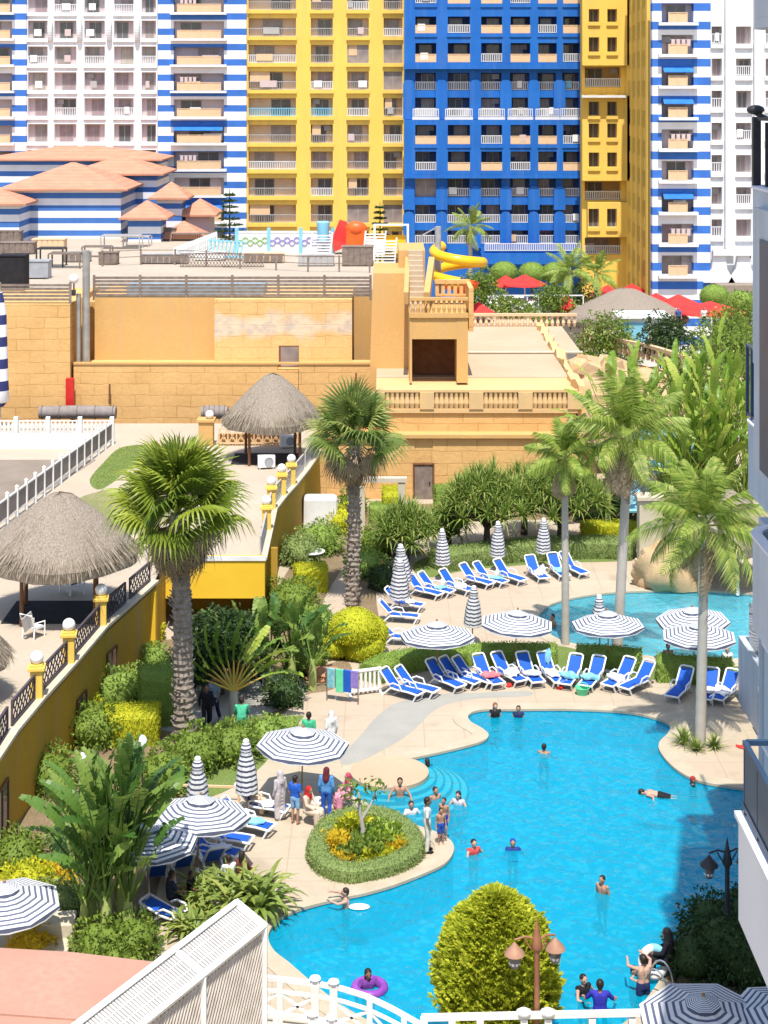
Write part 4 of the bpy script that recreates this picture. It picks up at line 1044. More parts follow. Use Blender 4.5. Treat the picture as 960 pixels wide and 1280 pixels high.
# wooden marker post and small stub on the lower wall
for px,py0,py1,lb in ((137,505,480,'thin brown post against the lower fort wall'),(445,488,466,'thin ochre post beside the fort pylon')):
    m=MB(); y=YF-1.6; m.bar((XX(px,y),y,ZZ(py0,y)),(XX(px,y),y,ZZ(py1,y)),.12); o=m.build('post',M['brown_wood']); tag(o,lb,'post')

# ---- entrance house with the dark opening, stepped terraces with balustrades
YH_=108.5
zter=ZZ(490,105.2)      # top of the lower terrace
t=thing('terrace_house','ochre entrance block with a dark doorway and a balustraded roof, beside the fort pylon','building',(XX(548,YH_),YH_,zter)); xc=XX(548,YH_); X=lambda px:XX(px,YH_)-xc; Z=lambda py:ZZ(py,YH_)-zter
m=MB(); m.box(X(512),X(515),0,9,0,Z(396)); m.box(X(571),X(585),0,9,0,Z(396)); m.box(X(515)+.002,X(571)-.002,0.02,9,Z(424),Z(396)); m.build('wall',M['fort_plain'],t)
m=MB(); m.box(X(515),X(571),3.5,3.7,0,Z(424)); m.build('inner_wall',M['brown_wood'],t)
m=MB(); m.box(X(511),X(586),-.12,9,Z(424)-.05,Z(424)+.12) if False else None; m.box(X(511.5),X(585.5),-.12,-.003,Z(397),Z(391)); m.build('cornice',M['fort_plain'],t)
m=MB()
for i in range(11):
    x=X(516)+(X(581)-X(516))*i/10; m.lathe([(.09,0),(.13,.3),(.07,.55),(.12,.8)],7,(x,.1,Z(391)))
m.box(X(512),X(585),-.06,.28,Z(391)+.8,Z(391)+.98); m.build('balustrade',M['fort_plain'],t)
# stair tower behind
m=MB(); m.box(X(500),X(536),10,16,0,ZZ(313,118.5)-zter); m.build('stair_block',M['fort_plain'],t)
m=MB(); 
for i in range(12): m.box(X(513),X(532),9.0-.3*i if False else 1.2+.7*i,10.0 if False else 1.9+.7*i,Z(395),Z(395)+.28*(i+1))
m.build('stair',M['sand_floor'],t)
m=MB(); m.bar((X(534),1.2,Z(393)+.9),(X(545),9.6,ZZ(328,118)-zter),.40,.8); m.bar((X(508),1.2,Z(393)+.9),(X(512),9.6,ZZ(328,118)-zter),.3,.8); m.build('stair_parapet',M['fort_plain'],t)
# yellow balustraded balcony to the right of the stair
m=MB(); m.box(X(548),X(592),6,6.3,Z(385)+.01,Z(382)); 
for i in range(6):
    x=X(550)+(X(590)-X(550))*i/5; m.box(x-.12,x+.12,6.02,6.26,Z(382),Z(368))
m.box(X(547),X(593),5.95,6.33,Z(368),Z(363)); m.box(X(588),X(594),2,6,Z(420),Z(365)); m.build('side_balcony',M['fort'],t)

M['fort_pale']=paint('bleached_fort_render',(.70,.47,.22),(.63,.40,.18),.5,.9,.2,fine=.1,streak=.2)
YT=105.2
t=thing('stepped_terrace','broad ochre stepped terrace with relief balustrade along its front wall','building',(XX(590,YT),YT,0)); xc=XX(590,YT); X=lambda px,Y=YT:XX(px,Y)-xc; Z=lambda py,Y=YT:ZZ(py,Y)
z1=Z(490); z0_=Z(545)
wall=MB(); wall.box(X(396),X(518),-.004,6,0,z0_); wall.box(X(541),X(722),-.004,6,0,z0_); wall.box(X(518)+.002,X(541)-.002,0.05,6,Z(582),z0_); wall.build('wall',M['fort'],t)
m=MB(); m.box(X(440),X(722),.85,6,z0_+.003,Z(516)); m.build('upper_wall',M['fort'],t)
m=MB(); m.box(X(400),X(726),-.25,.84,z0_-.1,z0_+.12); m.build('ledge',M['fort_plain'],t)
m=MB(); m.box(X(470),X(724),.7,1.0,Z(519),Z(514)); m.box(X(470),X(724),.7,1.05,z1-.15,z1)
n=40
for i in range(n+1):
    x=X(472)+(X(720)-X(472))*i/n
    if i%10==0: m.box(x-.45,x+.45,.62,1.02,Z(514)+.002,z1-.152)
    else: m.lathe([(.12,0),(.19,.35),(.12,.75),(.15,z1-Z(514)-.16)],7,(x,.86,Z(514)+.002))
m.build('balustrade',M['fort_pale'],t)
m=MB(); m.box(X(470),X(724),.93,6,Z(516)+.01,z1-.153); m.build('balustrade_back',M['fort_pale'],t)
m=MB(); m.box(X(470),X(724),6.004,40,z1-.5,z1-.1); m.build('lower_floor',M['sand_floor'],t)
Yb=YT+16; z2=ZZ(441,Yb); m=MB(); m.box(XX(585,Yb)-xc,XX(727,Yb)-xc,16,30,z1-.09,z2); m.build('upper_floor',M['sand_floor'],t)
m=MB(); m.box(XX(584,Yb)-xc,XX(728,Yb)-xc,15.75,16.2,z2+.003,z2+.1); m.build('step_edge',M['stone_slab'],t)
nn_=26; Vs=[]; Fs=[]
for i in range(nn_+1):
    y=.9+29*i/nn_; zt_=z1+.25+(z2-z1)*i/nn_+.25*math.sin(i*1.7)+rng.normal(0,.12); x0_,x1_=XX(721.5,YT)-xc,XX(735,YT)-xc
    for (x,z) in ((x0_,0),(x0_+rng.normal(0,.10),zt_*.6),(x0_+.1+rng.normal(0,.08),zt_),(x1_+rng.normal(0,.15),zt_-.1),(x1_+.5+rng.normal(0,.3),zt_*.55),(x1_+.8,0)): Vs.append((x,y+rng.normal(0,.08),z))
for i in range(nn_):
    for k in range(5): Fs.append((6*i+k,6*i+k+1,6*i+k+7,6*i+k+6))
Fs += [(0,1,2,3,4,5)[::-1],tuple(6*nn_+k for k in range(6))]
raw('side_wall',Vs,Fs,M['fort_pale'],t)
Ye=YT+29.5
m=MB(); 
for i in range(19):
    x=XX(594,Ye)-xc+(XX(718,Ye)-XX(594,Ye))*i/18; m.lathe([(.10,0),(.16,.3),(.08,.6),(.12,.85)],7,(x,29.5,z2))
m.box(XX(592,Ye)-xc,XX(721,Ye)-xc,29.3,29.7,z2+.85,z2+1.05); m.build('rear_balustrade',M['rail_cream'],t)
m=MB(); m.box(X(518)+.02,X(541)-.02,-.02,.04,.01,Z(582)-.02); d=m.build('door',M['wood'],t); m=MB(); m.box(X(537)-.05,X(537)+.05,-.09,-.021,.95,1.1); m.build('handle',M['dark'],d)
m=MB(); m.box(X(516),X(518),-.06,-.006,0,Z(581)); m.box(X(541),X(543),-.06,-.006,0,Z(581)); m.box(X(516),X(543),-.08,-.006,Z(581),Z(579)); m.build('door_frame',M['brown_wood'],t)

# curved rocky wall with balusters falling away to the right
t=thing('curved_wall','curving sand coloured garden wall with balusters descending beside the palms','wall',(G(760,470,2).x,118,0)); o0=t.location
pts=[A(728,425,133),A(770,432,128),(A(810,440,123)),A(850,452,117),A(885,470,112),A(905,490,108)]
m=MB(); b=MB()
for i in range(len(pts)-1):
    a,c=pts[i]-o0,pts[i+1]-o0; m.bar((a.x,a.y,a.z/2-1.0),(c.x,c.y,c.z/2-1.0),1.2,a.z-.2); b.bar(a+Vector((0,0,.45)),c+Vector((0,0,.45)),.4,.25)
    for k in range(7): p=a.lerp(c,k/7); b.lathe([(.1,-.6),(.17,-.25),(.09,.1),(.12,.35)],6,tuple(p))
m.build('wall',M['fort'],t); b.build('balustrade',M['rail_cream'],t)
m=MB()
for (px,py,Y,r) in ((745,505,112,2.2),(765,480,118,2.4),(800,500,112,2.6),(735,470,120,1.8),(835,520,108,2.4),(760,540,106,2.0)):
    p=A(px,py,Y)-o0; m.sphere(tuple(p),r,12,8,(1.1,.8,.8))
v=np.array(m.v); v+=rng.normal(0,.16,v.shape); m.v=[tuple(p) for p in v]; m.build('rockwork',M['rock'],t)
# pale blue cascade pool behind the palms
t=thing('cascade','pale blue water slide chute dropping between the palms','water slide',G(810,600)); m=MB(); o0=t.location
P=[A(*q)-o0 for q in ((760,520,108),(785,545,106),(830,548,104),(868,552,102),(850,575,100),(808,590,98),(795,615,96),(800,640,94))]
for off in (-.55,.55): m.tube([p+Vector((0,off,.25)) for p in P],.16,7)
m.build('chute_rim',M['sky_blue'],t,True); m=MB()
for a,b in zip(P[:-1],P[1:]): m.bar(a,b,1.2,.12)
m.build('chute',M['sky_blue'],t)

# ---- yellow tube slide and its mast
t=thing('water_slide','yellow spiral water slide curling round a grey mast','water slide',(XX(562,138),138,8)); o0=t.location
m=MB(); P=[]
for k in range(33):
    q=k/32; a=R(-230)+q*R(500); r=2.0; c=A(573,331,138)-o0; P.append((c.x+r*math.cos(a),c.y+r*math.sin(a)*1.3,c.z+1.35-2.5*q))
m.tube(P,.42,12); m.build('chute',M['slide'],t,True)
m=MB(); c=A(547.5,340,138)-o0; top=A(547.5,283,138)-o0; m.tube([(c.x,c.y,-8),(c.x,c.y,c.z),(top.x,top.y,top.z)],.26,10); m.bar(top,top+Vector((-1.6,0,-.9)),.1); m.build('mast',M['grey'],t,True)
m=MB(); c=A(575,354,137)-o0; m.lathe([(1.4,-.4),(1.6,.1),(1.35,.1),(1.2,-.3)],20,tuple(c)); m.tube([(c.x,c.y,-8),(c.x,c.y,c.z)],.4,8); m.build('landing_bowl',M['orange'],t,True)

# ---- roof terrace furniture
zr=zt-.25
def roof(px,py): return G(px,py,zr)
def crate_rack(px,py,w,d,h,label,mat='wood',cat='rack',name='storage_rack'):
    p=roof(px,py); t=thing(name,label,cat,p); m=MB()
    for x in (-w/2,w/2):
        for y in (0,d): m.box(x-.06,x+.06,y-.06,y+.06,0,h)
    m.build('frame',M[mat],t); m=MB()
    k=max(2,int(w/.22))
    for i in range(k): m.box(-w/2+w*i/k,-w/2+w*(i+.8)/k,-.1,d+.1,h,h+.08)
    m.build('slatted_top',M[mat],t); return t
crate_rack(62,334,2.2,1.6,1.5,'dark timber frame on the fort roof behind the left parapet','dark')
crate_rack(80,336,2.6,1.6,1.2,'low weathered pergola frame on the roof near the steel pipe')
crate_rack(150,312,3.6,2,1.2,'pale slatted canopy frame on the roof below the banded clubhouse','rail_grey')
crate_rack(170,309,2.4,2,.9,'grey slatted shade frame on the roof beside the pale canopy','rail_grey')
crate_rack(120,322,2.5,1.4,.9,'low timber bench frame on the roof in front of the canopies')
crate_rack(240,302,4.2,1.2,.7,'row of low wooden boxes beside the lean-to roof','wood')
for (px,py,d,mt,lb) in ((45,349,(1.9,1.4,1.35),'grey','grey metal tank box above the left slat parapet'),(14,365,(2.0,1.6,2.6),'black','tall black covered box at the left edge of the roof'),(110,292,(1.3,.6,1.5),'blue','blue painted box against the banded clubhouse'),(178,294,(5.0,1.4,.9),'grey','long grey tarpaulin covered unit on the roof'),(212,300,(1.2,.8,1.1),'wood','brown crate at the end of the tarpaulin covered unit')):
    p=roof(px,py); t=thing('roof_unit',lb,'box',p); m=MB(); m.box(-d[0]/2,d[0]/2,0,d[1],.08,d[2]); m.build('casing',M[mt],t,bevel=.05)
    m=MB(); m.box(-d[0]/2-.05,d[0]/2+.05,-.05,d[1]+.05,d[2]+.003,d[2]+.09); 
    for x in (-d[0]/2+.1,d[0]/2-.1): m.box(x-.08,x+.08,.1,d[1]-.1,0,.078)
    m.build('lid',M[mt],t)
m=MB(); a=roof(190,349);b=roof(345,349); m.box(0,b.x-a.x,0,3.2,.02,1.0); o=m.build('roof_tank',paint('pale_blue_liner',(.38,.52,.62),(.30,.44,.55),.8,.5)); o.location=(a.x,YF+1.6,zr); tag(o,'pale blue lined roof tank behind the timber slat parapet','tank')
m=MB(); a=roof(232,349);b=roof(290,349)
for k,(px,py,w,d,h,mt,lb) in enumerate(((20,318,3.2,1.5,1.0,'wood','stack of brown timber behind the dark roof frame'),(95,328,2.2,1.4,.8,'rail_grey','low grey covered heap near the steel pipe'),(135,331,1.6,1.0,1.0,'wood','brown wooden crate in the middle of the roof'),(205,330,4.0,1.0,.8,'rail_grey','long low grey planter behind the post fence'),(262,326,2.6,1.2,.7,'white','low white platform beside the blue ramp gate'),(330,329,3.4,1.2,.8,'rail_cream','low cream bench box in front of the ornamental fence'),(395,333,3.0,1.2,.9,'rail_grey','grey bench box below the litter bin'),(447,333,2.6,1.3,1.6,'wood','slatted timber store in front of the orange hood'),(60,312,3.0,1.5,.9,'rail_cream','cream covered crate below the banded clubhouse'),(10,308,2.4,1.2,1.4,'wood','timber screen at the left edge of the roof'))):
    p=roof(px,py); t=thing('roof_box',lb,'box',p); m=MB(); m.box(-w/2,w/2,0,d,.06,h); m.build('casing',M[mt],t,bevel=.04); m=MB()
    q=max(3,int(w/.5))
    for i in range(q): m.box(-w/2+w*i/q,-w/2+w*(i+.82)/q,-.06,-.003,.08,h-.05)
    m.build('slat',M['wood'] if k%2 else M[mt],t); m=MB(); m.box(-w/2-.06,w/2+.06,-.08,d+.06,h+.003,h+.07); m.build('lid',M[mt],t)
t=thing('trellis_fence','weathered lattice fence running across the roof in front of the white fence','fence',roof(340,333)); o0=t.location; a,b=roof(225,334)-o0,roof(330,334)-o0; m=MB(); n=26
for i in range(n):
    p,q=a.lerp(b,i/n),a.lerp(b,(i+1)/n)
    for (z0,z1) in ((.1,.6),(.6,.1),(.6,1.1),(1.1,.6)): m.bar(p+Vector((0,0,z0)),q+Vector((0,0,z1)),.05)
m.build('lattice_panel',M['wood'],t); m=MB()
for z in (.08,1.12): m.bar(a+Vector((0,0,z)),b+Vector((0,0,z)),.08)
m.each('rail',M['wood'],t)
# posts with wires
t=thing('post_fence','thin post and rail fence crossing the roof terrace','fence',roof(300,338)); o0=t.location
m=MB(); L=[(128,333),(176,331),(219,331),(258,333),(300,336),(345,338),(385,340),(424,340),(462,341)]
for px,py in L: p=roof(px,py)-o0; m.box(p.x-.07,p.x+.07,p.y-.07,p.y+.07,0,1.35)
m.each('post',M['wood'],t); m=MB()
for a,b in zip(L[:-1],L[1:]):
    for z in (.7,1.25): m.bar(roof(*a)-o0+Vector((0,0,z)),roof(*b)-o0+Vector((0,0,z)),.06)
m.build('rail',M['wood'],t)
t=thing('picket_fence','white pointed picket fence running back along the roof terrace','fence',roof(245,318)); o0=t.location; m=MB()
for i in range(22):
    q=i/21; p=roof(218+52*q,330-22*q)-o0; m.box(p.x-.12,p.x+.12,p.y-.05,p.y+.05,.05,1.25); m.add([(p.x-.12,p.y-.05,1.25),(p.x+.12,p.y-.05,1.25),(p.x+.12,p.y+.05,1.25),(p.x-.12,p.y+.05,1.25),(p.x,p.y,1.45)],[(0,1,4),(1,2,4),(2,3,4),(3,0,4)])
m.each('picket',M['white'],t,2); m=MB()
for z in (.4,.95): m.bar(roof(218,330)-o0+Vector((0,.08,z)),roof(270,308)-o0+Vector((0,.08,z)),.08)
m.each('rail',M['white'],t)
t=thing('ornamental_fence','white fence with light blue posts and green and violet ring ornaments on the roof','fence',roof(350,317)); o0=t.location
m=MB(); a,b=roof(296,317)-o0,roof(416,317)-o0; m.box(a.x,b.x,-.05,.05,.08,1.9); m.build('panel',M['white'],t)
m=MB(); m.box(a.x,b.x,-.09,.09,1.9,2.05); m.box(a.x,b.x,-.10,.10,.0,.08); m.each('rail',M['white'],t)
m=MB()
for i in range(4): x=a.x+(b.x-a.x)*i/3; m.box(x-.16,x+.16,-.14,.14,0,2.35)
m.each('post',M['sky_blue'],t)
gm=paint('green_ring_paint',(.35,.55,.25),(.3,.5,.2),2,.6); vm=paint('violet_ring_paint',(.36,.30,.60),(.3,.25,.55),2,.6)
for k,mt in ((0,gm),(1,vm),(2,vm)):
    m=MB()
    for i in range(6):
        x=a.x+(b.x-a.x)*(k+.12+i*.152)/3; z=1.0+.25*(i%2)
        m.tube([(x+.24*math.cos(q),-.09,z+.24*math.sin(q)) for q in np.linspace(0,2*PI,11)],.06,5,False)
    m.build('ring_ornament',mt,t)
p=roof(285,325); t=thing('blue_ramp','light blue wooden ramp gate leaning beside the ornamental fence','gate',p); m=MB()
for i in range(9): m.bar((-1.8+.35*i,0,.1),(-1.5+.35*i,.5,1.9-.05*i),.1)
m.build('slat',M['sky_blue'],t); m=MB(); m.bar((-2,-.1,.3),(2.2,-.1,.3),.12); m.bar((-1.8,.4,1.7),(1.6,.4,1.5),.12); m.each('rail',M['sky_blue'],t)
# folded red parasols / play hood
p=roof(441,318); t=thing('play_hood','orange and red shade hood over a play seat on the roof','play equipment',p); m=MB()
m.add([(-1.7,0,.2),(-.2,-.4,.9),(-.5,.1,2.9),(-1.2,.3,3.1),(-1.9,.5,1.4)],[(0,1,2,3,4)]); m.add([(-1.7,.25,.2),(-.2,-.1,.9),(-.5,.4,2.9),(-1.2,.6,3.1),(-1.9,.8,1.4)],[(4,3,2,1,0)]); m.build('red_cloth',M['red'],t)
m=MB(); m.sphere((.3,0,2.3),.95,12,8,(1.05,.7,.75)); m.box(-.6,1.2,-.5,.5,.5,2.2); m.build('orange_hood',M['orange'],t,True)
m=MB(); m.box(-.7,1.3,-.6,.6,.1,.5); m.build('base',M['brown_wood'],t)
for px,py,lb in ((400,322,'white slatted deck chair frame left of the orange hood'),(467,320,'white slatted deck chair frame right of the orange hood'),(480,330,'white timber panel above the fort pylon')):
    p=roof(px,py); t=thing('deck_frame',lb,'frame',p); m=MB(); m.bar((-.9,0,0),(-.7,.6,2.2),.12); m.bar((.9,0,0),(1.1,.6,2.2),.12); m.each('leg',M['white'],t); m=MB()
    for i in range(8): z=.15+.25*i; m.bar((-.85+.02*i,.07*i-.02,z),(.95+.02*i,.07*i-.02,z),.15,.1)
    m.build('slat',M['white'],t)
p=roof(489,318); t=thing('bench','yellow bench between white posts on the roof','bench',p); m=MB(); m.box(-1.3,1.3,0,.6,.6,.8); m.box(-1.3,1.3,.5,.62,.8,1.7); m.build('seat',M['slide'],t); m=MB()
for x in (-1.5,1.5): m.box(x-.1,x+.1,-.1,.1,0,2.6)
m.box(-1.6,1.6,-.1,.1,2.6,2.75); m.build('frame',M['white'],t)
p=roof(404,318); t=thing('litter_bin','light blue bin on a post beside the white deck frame','bin',p+Vector((0,-.2,0))); m=MB(); m.lathe([(.45,1.2),(.6,2.9),(.5,3.0)],10); m.build('bin_body',M['sky_blue'],t,True); m=MB(); m.tube([(0,0,0),(0,0,1.2)],.1,7); m.build('post',M['grey'],t)

t=thing('furled_parasol','navy and white banded furled parasol at the photo edge in front of the fort','parasol',Vector((XX(0,111),111,3.4))); m=MB(); z0,z1=ZZ(508,111)-3.4,ZZ(365,111)-3.4; m.lathe([(.25,z0),(.62,z0+.5),(.56,z0+1.6),(.42,z1-1.2),(.15,z1)],16); m.build('canopy',stripes_z('navy_white_bands',(.78,.78,.8),(.02,.03,.14),1.45,.45),t,True); m=MB(); m.tube([(0,0,0),(0,0,z1+.2)],.06,8); m.build('pole',M['grey'],t)
# ================================================================== yellow terrace building on the left
ZD=3.4
def T(px,py): return G(px,py,ZD)
near=[T(-60,1035),T(16,915),T(50,874),T(90,830),T(130,783),T(193,727)]
near[0]=Vector((-13.1,50,ZD))
jogL=Vector((near[-1].x,79.6,ZD)); jogR=Vector((-5.75,79.6,ZD))
far=[jogR,T(342,637),T(355,620),T(367,607),T(383,587),T(400,563)]
edge=near+[jogL,jogR]+far[1:]
t=thing('terrace_building','mustard yellow terrace building with a paved roof deck, left of the garden','building',(-12,72,0)); o0=Vector((-12,72,0))
poly=[(p.x-o0.x,p.y-o0.y) for p in edge]+[(-4.5-o0.x,112-o0.y),(-60-o0.x,112-o0.y),(-60-o0.x,50-o0.y)]
# walls as vertical faces along the edge; portal under the jog stays open
m=MB()
def vwall(m,a,b,z0,z1,th=.3):
    d=(b-a); L=d.length; d=d/L; n=Vector((-d.y,d.x,0))
    P=[a,b,b+n*th,a+n*th]; V=[(p.x-o0.x,p.y-o0.y,z0) for p in P]+[(p.x-o0.x,p.y-o0.y,z1) for p in P]
    m.add(V,[(0,3,2,1),(4,5,6,7),(0,1,5,4),(1,2,6,5),(2,3,7,6),(3,0,4,7)])
for i in range(len(near)-1): vwall(m,near[i],near[i+1],0,ZD-.01)
vwall(m,near[-1],jogL+Vector((0,.3,0)),0,ZD-.01)
for i in range(len(far)-1): vwall(m,far[i],far[i+1],0,ZD-.01)
m.build('wall',M['yellow_shaded'],t)
m=MB(); m.prism(poly,ZD-.35,ZD) ; m.build('roof_deck',M['deck_floor'],t)
m=MB(); xl,xr=near[-1].x-o0.x,jogR.x-o0.x; yj=79.6-o0.y
m.box(xl+.03,xr+.1,yj-.06,yj+.3,1.55,ZD+.10); m.build('fascia',M['yellow_strong'],t); m=MB(); m.box(xl-.5,xl+.12,yj-4.2,yj-3.6,0,ZD-.36); m.build('portal_column',M['yellow_strong'],t); m=MB(); m.box(xr-.35,xr-.01,yj-.02,yj+.3,0,1.54); m.build('portal_column',M['yellow_strong'],t)
m=MB(); m.box(xl-.6,xr+.5,yj+3.2,yj+3.4,0,ZD-.36); m.build('portal_wall',M['yellow_shaded'],t)
m=MB(); m.box(xl+.03,xr+.16,yj-.12,yj-.062,ZD-.06,ZD+.16); m.build('coping',M['white'],t)
m=MB()
for i in range(len(near)-1):
    a,b=near[i]-o0,near[i+1]-o0; m.bar((a.x+.03,a.y,ZD+.03),(b.x+.03,b.y,ZD+.03),.36,.12)
m.build('edge_coping',M['stone_slab'],t); m=MB()
for i in range(len(far)-1):
    a,b=far[i]-o0,far[i+1]-o0; m.bar((a.x+.03,a.y,ZD+.03),(b.x+.03,b.y,ZD+.03),.36,.12)
m.build('edge_coping',M['stone_slab'],t)
# windows and door openings in the shaded wall
for (px,Y,w,z0,h) in ((118,66.2,1.3,.5,1.3),(140,70.4,1.2,.1,2.1),(28,56.5,1.6,.5,1.7)):
    # find wall x at that depth
    for a,b in zip(near[:-1],near[1:]):
        if a.y<=Y<=b.y:
            p=a.lerp(b,(Y-a.y)/(b.y-a.y)); ang=math.atan2(b.y-a.y,b.x-a.x)
            f=put(door_frame(w,h,'brown_wood'),'window',t,(p.x-o0.x+.035,p.y-o0.y,z0)); f.rotation_euler=(0,0,ang); put(door_pane(w,h,M['pane']),'pane',f,(0,0,0))
# ---- balustrade with lattice panels, pillars and globes
def balustrade(name,label,pillars,ext,mat_panel):
    t=thing(name,label,'balustrade',pillars[0]); o=pillars[0]
    for p in pillars:
        m=MB(); q=p-o; m.cbox((q.x-.12,q.y,.55),(.44,.44,1.1),.1); m.cbox((q.x-.12,q.y,1.16),(.62,.62,.13),.1); m.cbox((q.x-.12,q.y,1.27),(.46,.46,.09),.1); pl=m.build('pillar',M['yellow'],t,bevel=.02)
        m=MB(); m.sphere((q.x-.12,q.y,1.52),.25,16,10); m.lathe([(.14,1.31),(.11,1.36)],10,(q.x-.12,q.y,0)); m.build('globe_lamp',M['globe'],pl,True)
    S=ext
    for a,b in zip(S[:-1],S[1:]):
        a,b=a-o,b-o; d=(b-a); L=d.length; d/=L; a=a+d*.28+Vector((-.12,0,0)); b=b-d*.28+Vector((-.12,0,0)); L=(b-a).length
        m=MB(); m.bar(a+Vector((0,0,.95)),b+Vector((0,0,.95)),.09); m.bar(a+Vector((0,0,.14)),b+Vector((0,0,.14)),.09); m.bar(a+Vector((0,0,.14)),a+Vector((0,0,.95)),.07); m.bar(b+Vector((0,0,.14)),b+Vector((0,0,.95)),.07)
        k=max(2,int(L/.36))
        for i in range(k):
            p0,p1=a+d*L*i/k,a+d*L*(i+1)/k
            for (za,zb) in ((.16,.55),(.55,.16),(.55,.94),(.94,.55)): m.bar(p0+Vector((0,0,za)),p1+Vector((0,0,zb)),.035)
        m.build('lattice_panel',mat_panel,t)
    return t
balustrade('balustrade','yellow pillared balustrade with dark lattice panels on the near deck edge',[near[2],near[3],near[4]],[Vector((-12.9,55,ZD)),near[1],near[2],near[3],near[4],near[4].lerp(near[5],.5),near[5]],M['lattice_dark'])
balustrade('balustrade','yellow pillared balustrade with globe lamps beside the far gazebo',[far[1],far[2],far[3],far[0].lerp(far[1],.55)],[far[0],far[0].lerp(far[1],.55),far[1],far[2],far[3],far[4],far[5]],M['rail_grey'])
# lone pillar with a globe and the white cross braced panels near the fort
p=T(258,556); t=thing('gate_pillar','ochre pillar with a globe lamp near the fort wall','pillar',p); m=MB(); m.box(-.45,.45,-.45,.45,0,1.5); m.box(-.55,.55,-.55,.55,1.5,1.65); m.build('shaft',M['fort_plain'],t); m=MB(); m.sphere((.2,0,1.9),.27,14,8); m.build('globe_lamp',M['globe'],t,True)
def xpanel(m,a,b,z0,z1,n,w=.07):
    d=(b-a); L=d.length
    for z in (z0,z1): m.bar(a+Vector((0,0,z)),b+Vector((0,0,z)),w*1.2)
    for i in range(n+1): p=a+d*i/n; m.bar(p+Vector((0,0,z0)),p+Vector((0,0,z1)),w)
    for i in range(n):
        p,q=a+d*i/n,a+d*(i+1)/n; m.bar(p+Vector((0,0,z0)),q+Vector((0,0,z1)),w*.8); m.bar(p+Vector((0,0,z1)),q+Vector((0,0,z0)),w*.8)
a,b=T(274,557),T(372,557); t=thing('cross_railing','cream cross-braced railing behind the far gazebo','railing',a); m=MB(); xpanel(m,Vector(),b-a,.15,1.05,9); m.build('panel',M['rail_cream'],t); m=MB(); m.box(-.1,(b-a).x+.1,.2,.4,0,.7); m.build('plinth',M['fort_plain'],t)
# ---- white fence round the light well
a,b=T(-30,685),T(140,556); t=thing('white_fence','white post fence slanting across the deck beside the sunken courtyard','fence',b); m=MB(); d=a-b; n=16
for i in range(n+1):
    p=d*i/n; m.box(p.x-.075,p.x+.075,p.y-.09,p.y+.09,0,1.55); m.lathe([(.11,1.55),(.12,1.6),(.02,1.68)],6,(p.x,p.y,0))
m.each('post',M['white'],t,2); m=MB()
for z in (.35,1.35): m.bar(Vector((0,0,z)),d+Vector((0,0,z)),.08)
m.each('rail',M['white'],t); m=MB()
for i in range(n): p,q=d*(i+.18)/n,d*(i+.82)/n; m.bar(d*(i+.06)/n+Vector((0,.02,.82)),d*(i+.94)/n+Vector((0,.02,.82)),.04,.92)
m.build('infill_panel',paint('grey_brown_infill',(.24,.205,.19),(.18,.155,.15),1.5,.8),t)
a,b=T(-60,556),T(140,556); a.y=b.y; t=thing('white_fence','white lattice fence at the back of the sunken courtyard','fence',a); m=MB(); L=(b-a).x
for i in range(6): x=L*i/5; m.box(x-.13,x+.13,-.13,.13,0,1.75)
m.each('post',M['white'],t)
for i in range(5):
    m=MB(); xpanel(m,Vector((L*i/5+.2,0,0)),Vector((L*(i+1)/5-.2,0,0)),.45,1.5,6,.06); m.build('lattice_panel',M['white'],t)
m=MB(); m.box(0,L,.05,.12,0,.42); m.build('plinth',M['white'],t)
# white wall and recessed floor of the courtyard
t=thing('courtyard','sunken courtyard with a white back wall inside the roof deck','building',T(20,600)); o=t.location
m=MB(); A1,B1=T(-60,561)-o,T(122,561)-o; m.box(A1.x,B1.x,A1.y-.0,A1.y+.3,.006,.9); m.build('white_wall',M['white'],t)
m=MB(); q=[T(-60,575),T(120,575),T(100,588),T(60,612),T(10,642),T(-60,690)]; m.prism([(p.x-o.x,p.y-o.y) for p in q],.006,.02); m.build('floor',M['sand_c'] if 'sand_c' in M else paint('shaded_courtyard_floor',(.27,.22,.175),(.21,.17,.13),.4,.95,.2),t)  # floor colour darkened for the shade lying in the courtyard
# turf on the deck
grass_px=[(112,600),(128,580),(150,560),(185,556),(205,562),(190,580),(160,588),(140,604),(122,612)]
sheet('lawn',smooth_loop([T(*p) for p in grass_px],4),[],ZD+.012,M['lawn'])
sheet('lawn',smooth_loop([T(*p) for p in ((60,650),(110,618),(180,610),(220,640),(180,665),(100,672))],4),[],ZD+.008,M['dry_lawn'])
grass_patch('grass',grass_px,2500,ZD+.012,M['grass'],.12)
M['net']=paint('grey_brown_netting',(.33,.29,.27),(.22,.19,.18),3,.9,.6,fine=.35)
# long net rolls by the fort
for px,w,lb in ((97,5.2,'long grey netting bundle lying below the fort wall'),(268,1.8,'short grey netting bundle beside the globe pillar')):
    p=T(px,523); t=thing('net_bundle',lb,'bundle',p); m=MB(); m.tube([(-w/2,0,.4),(0,.05,.42),(w/2,0,.4)],[.42,.46,.42],10); o=m.build('bundle_body',M['net'],t,True)
    m=MB(); 
    for i in range(5): x=-w/2+.2+(w-.4)*i/4; m.lathe([(.0,0)],6) if False else m.tube([(x+.0,.47*math.cos(q),.41+.47*math.sin(q)) for q in np.linspace(0,2*PI,13)],.03,5,False)
    m.build('strap',M['wood'],t)

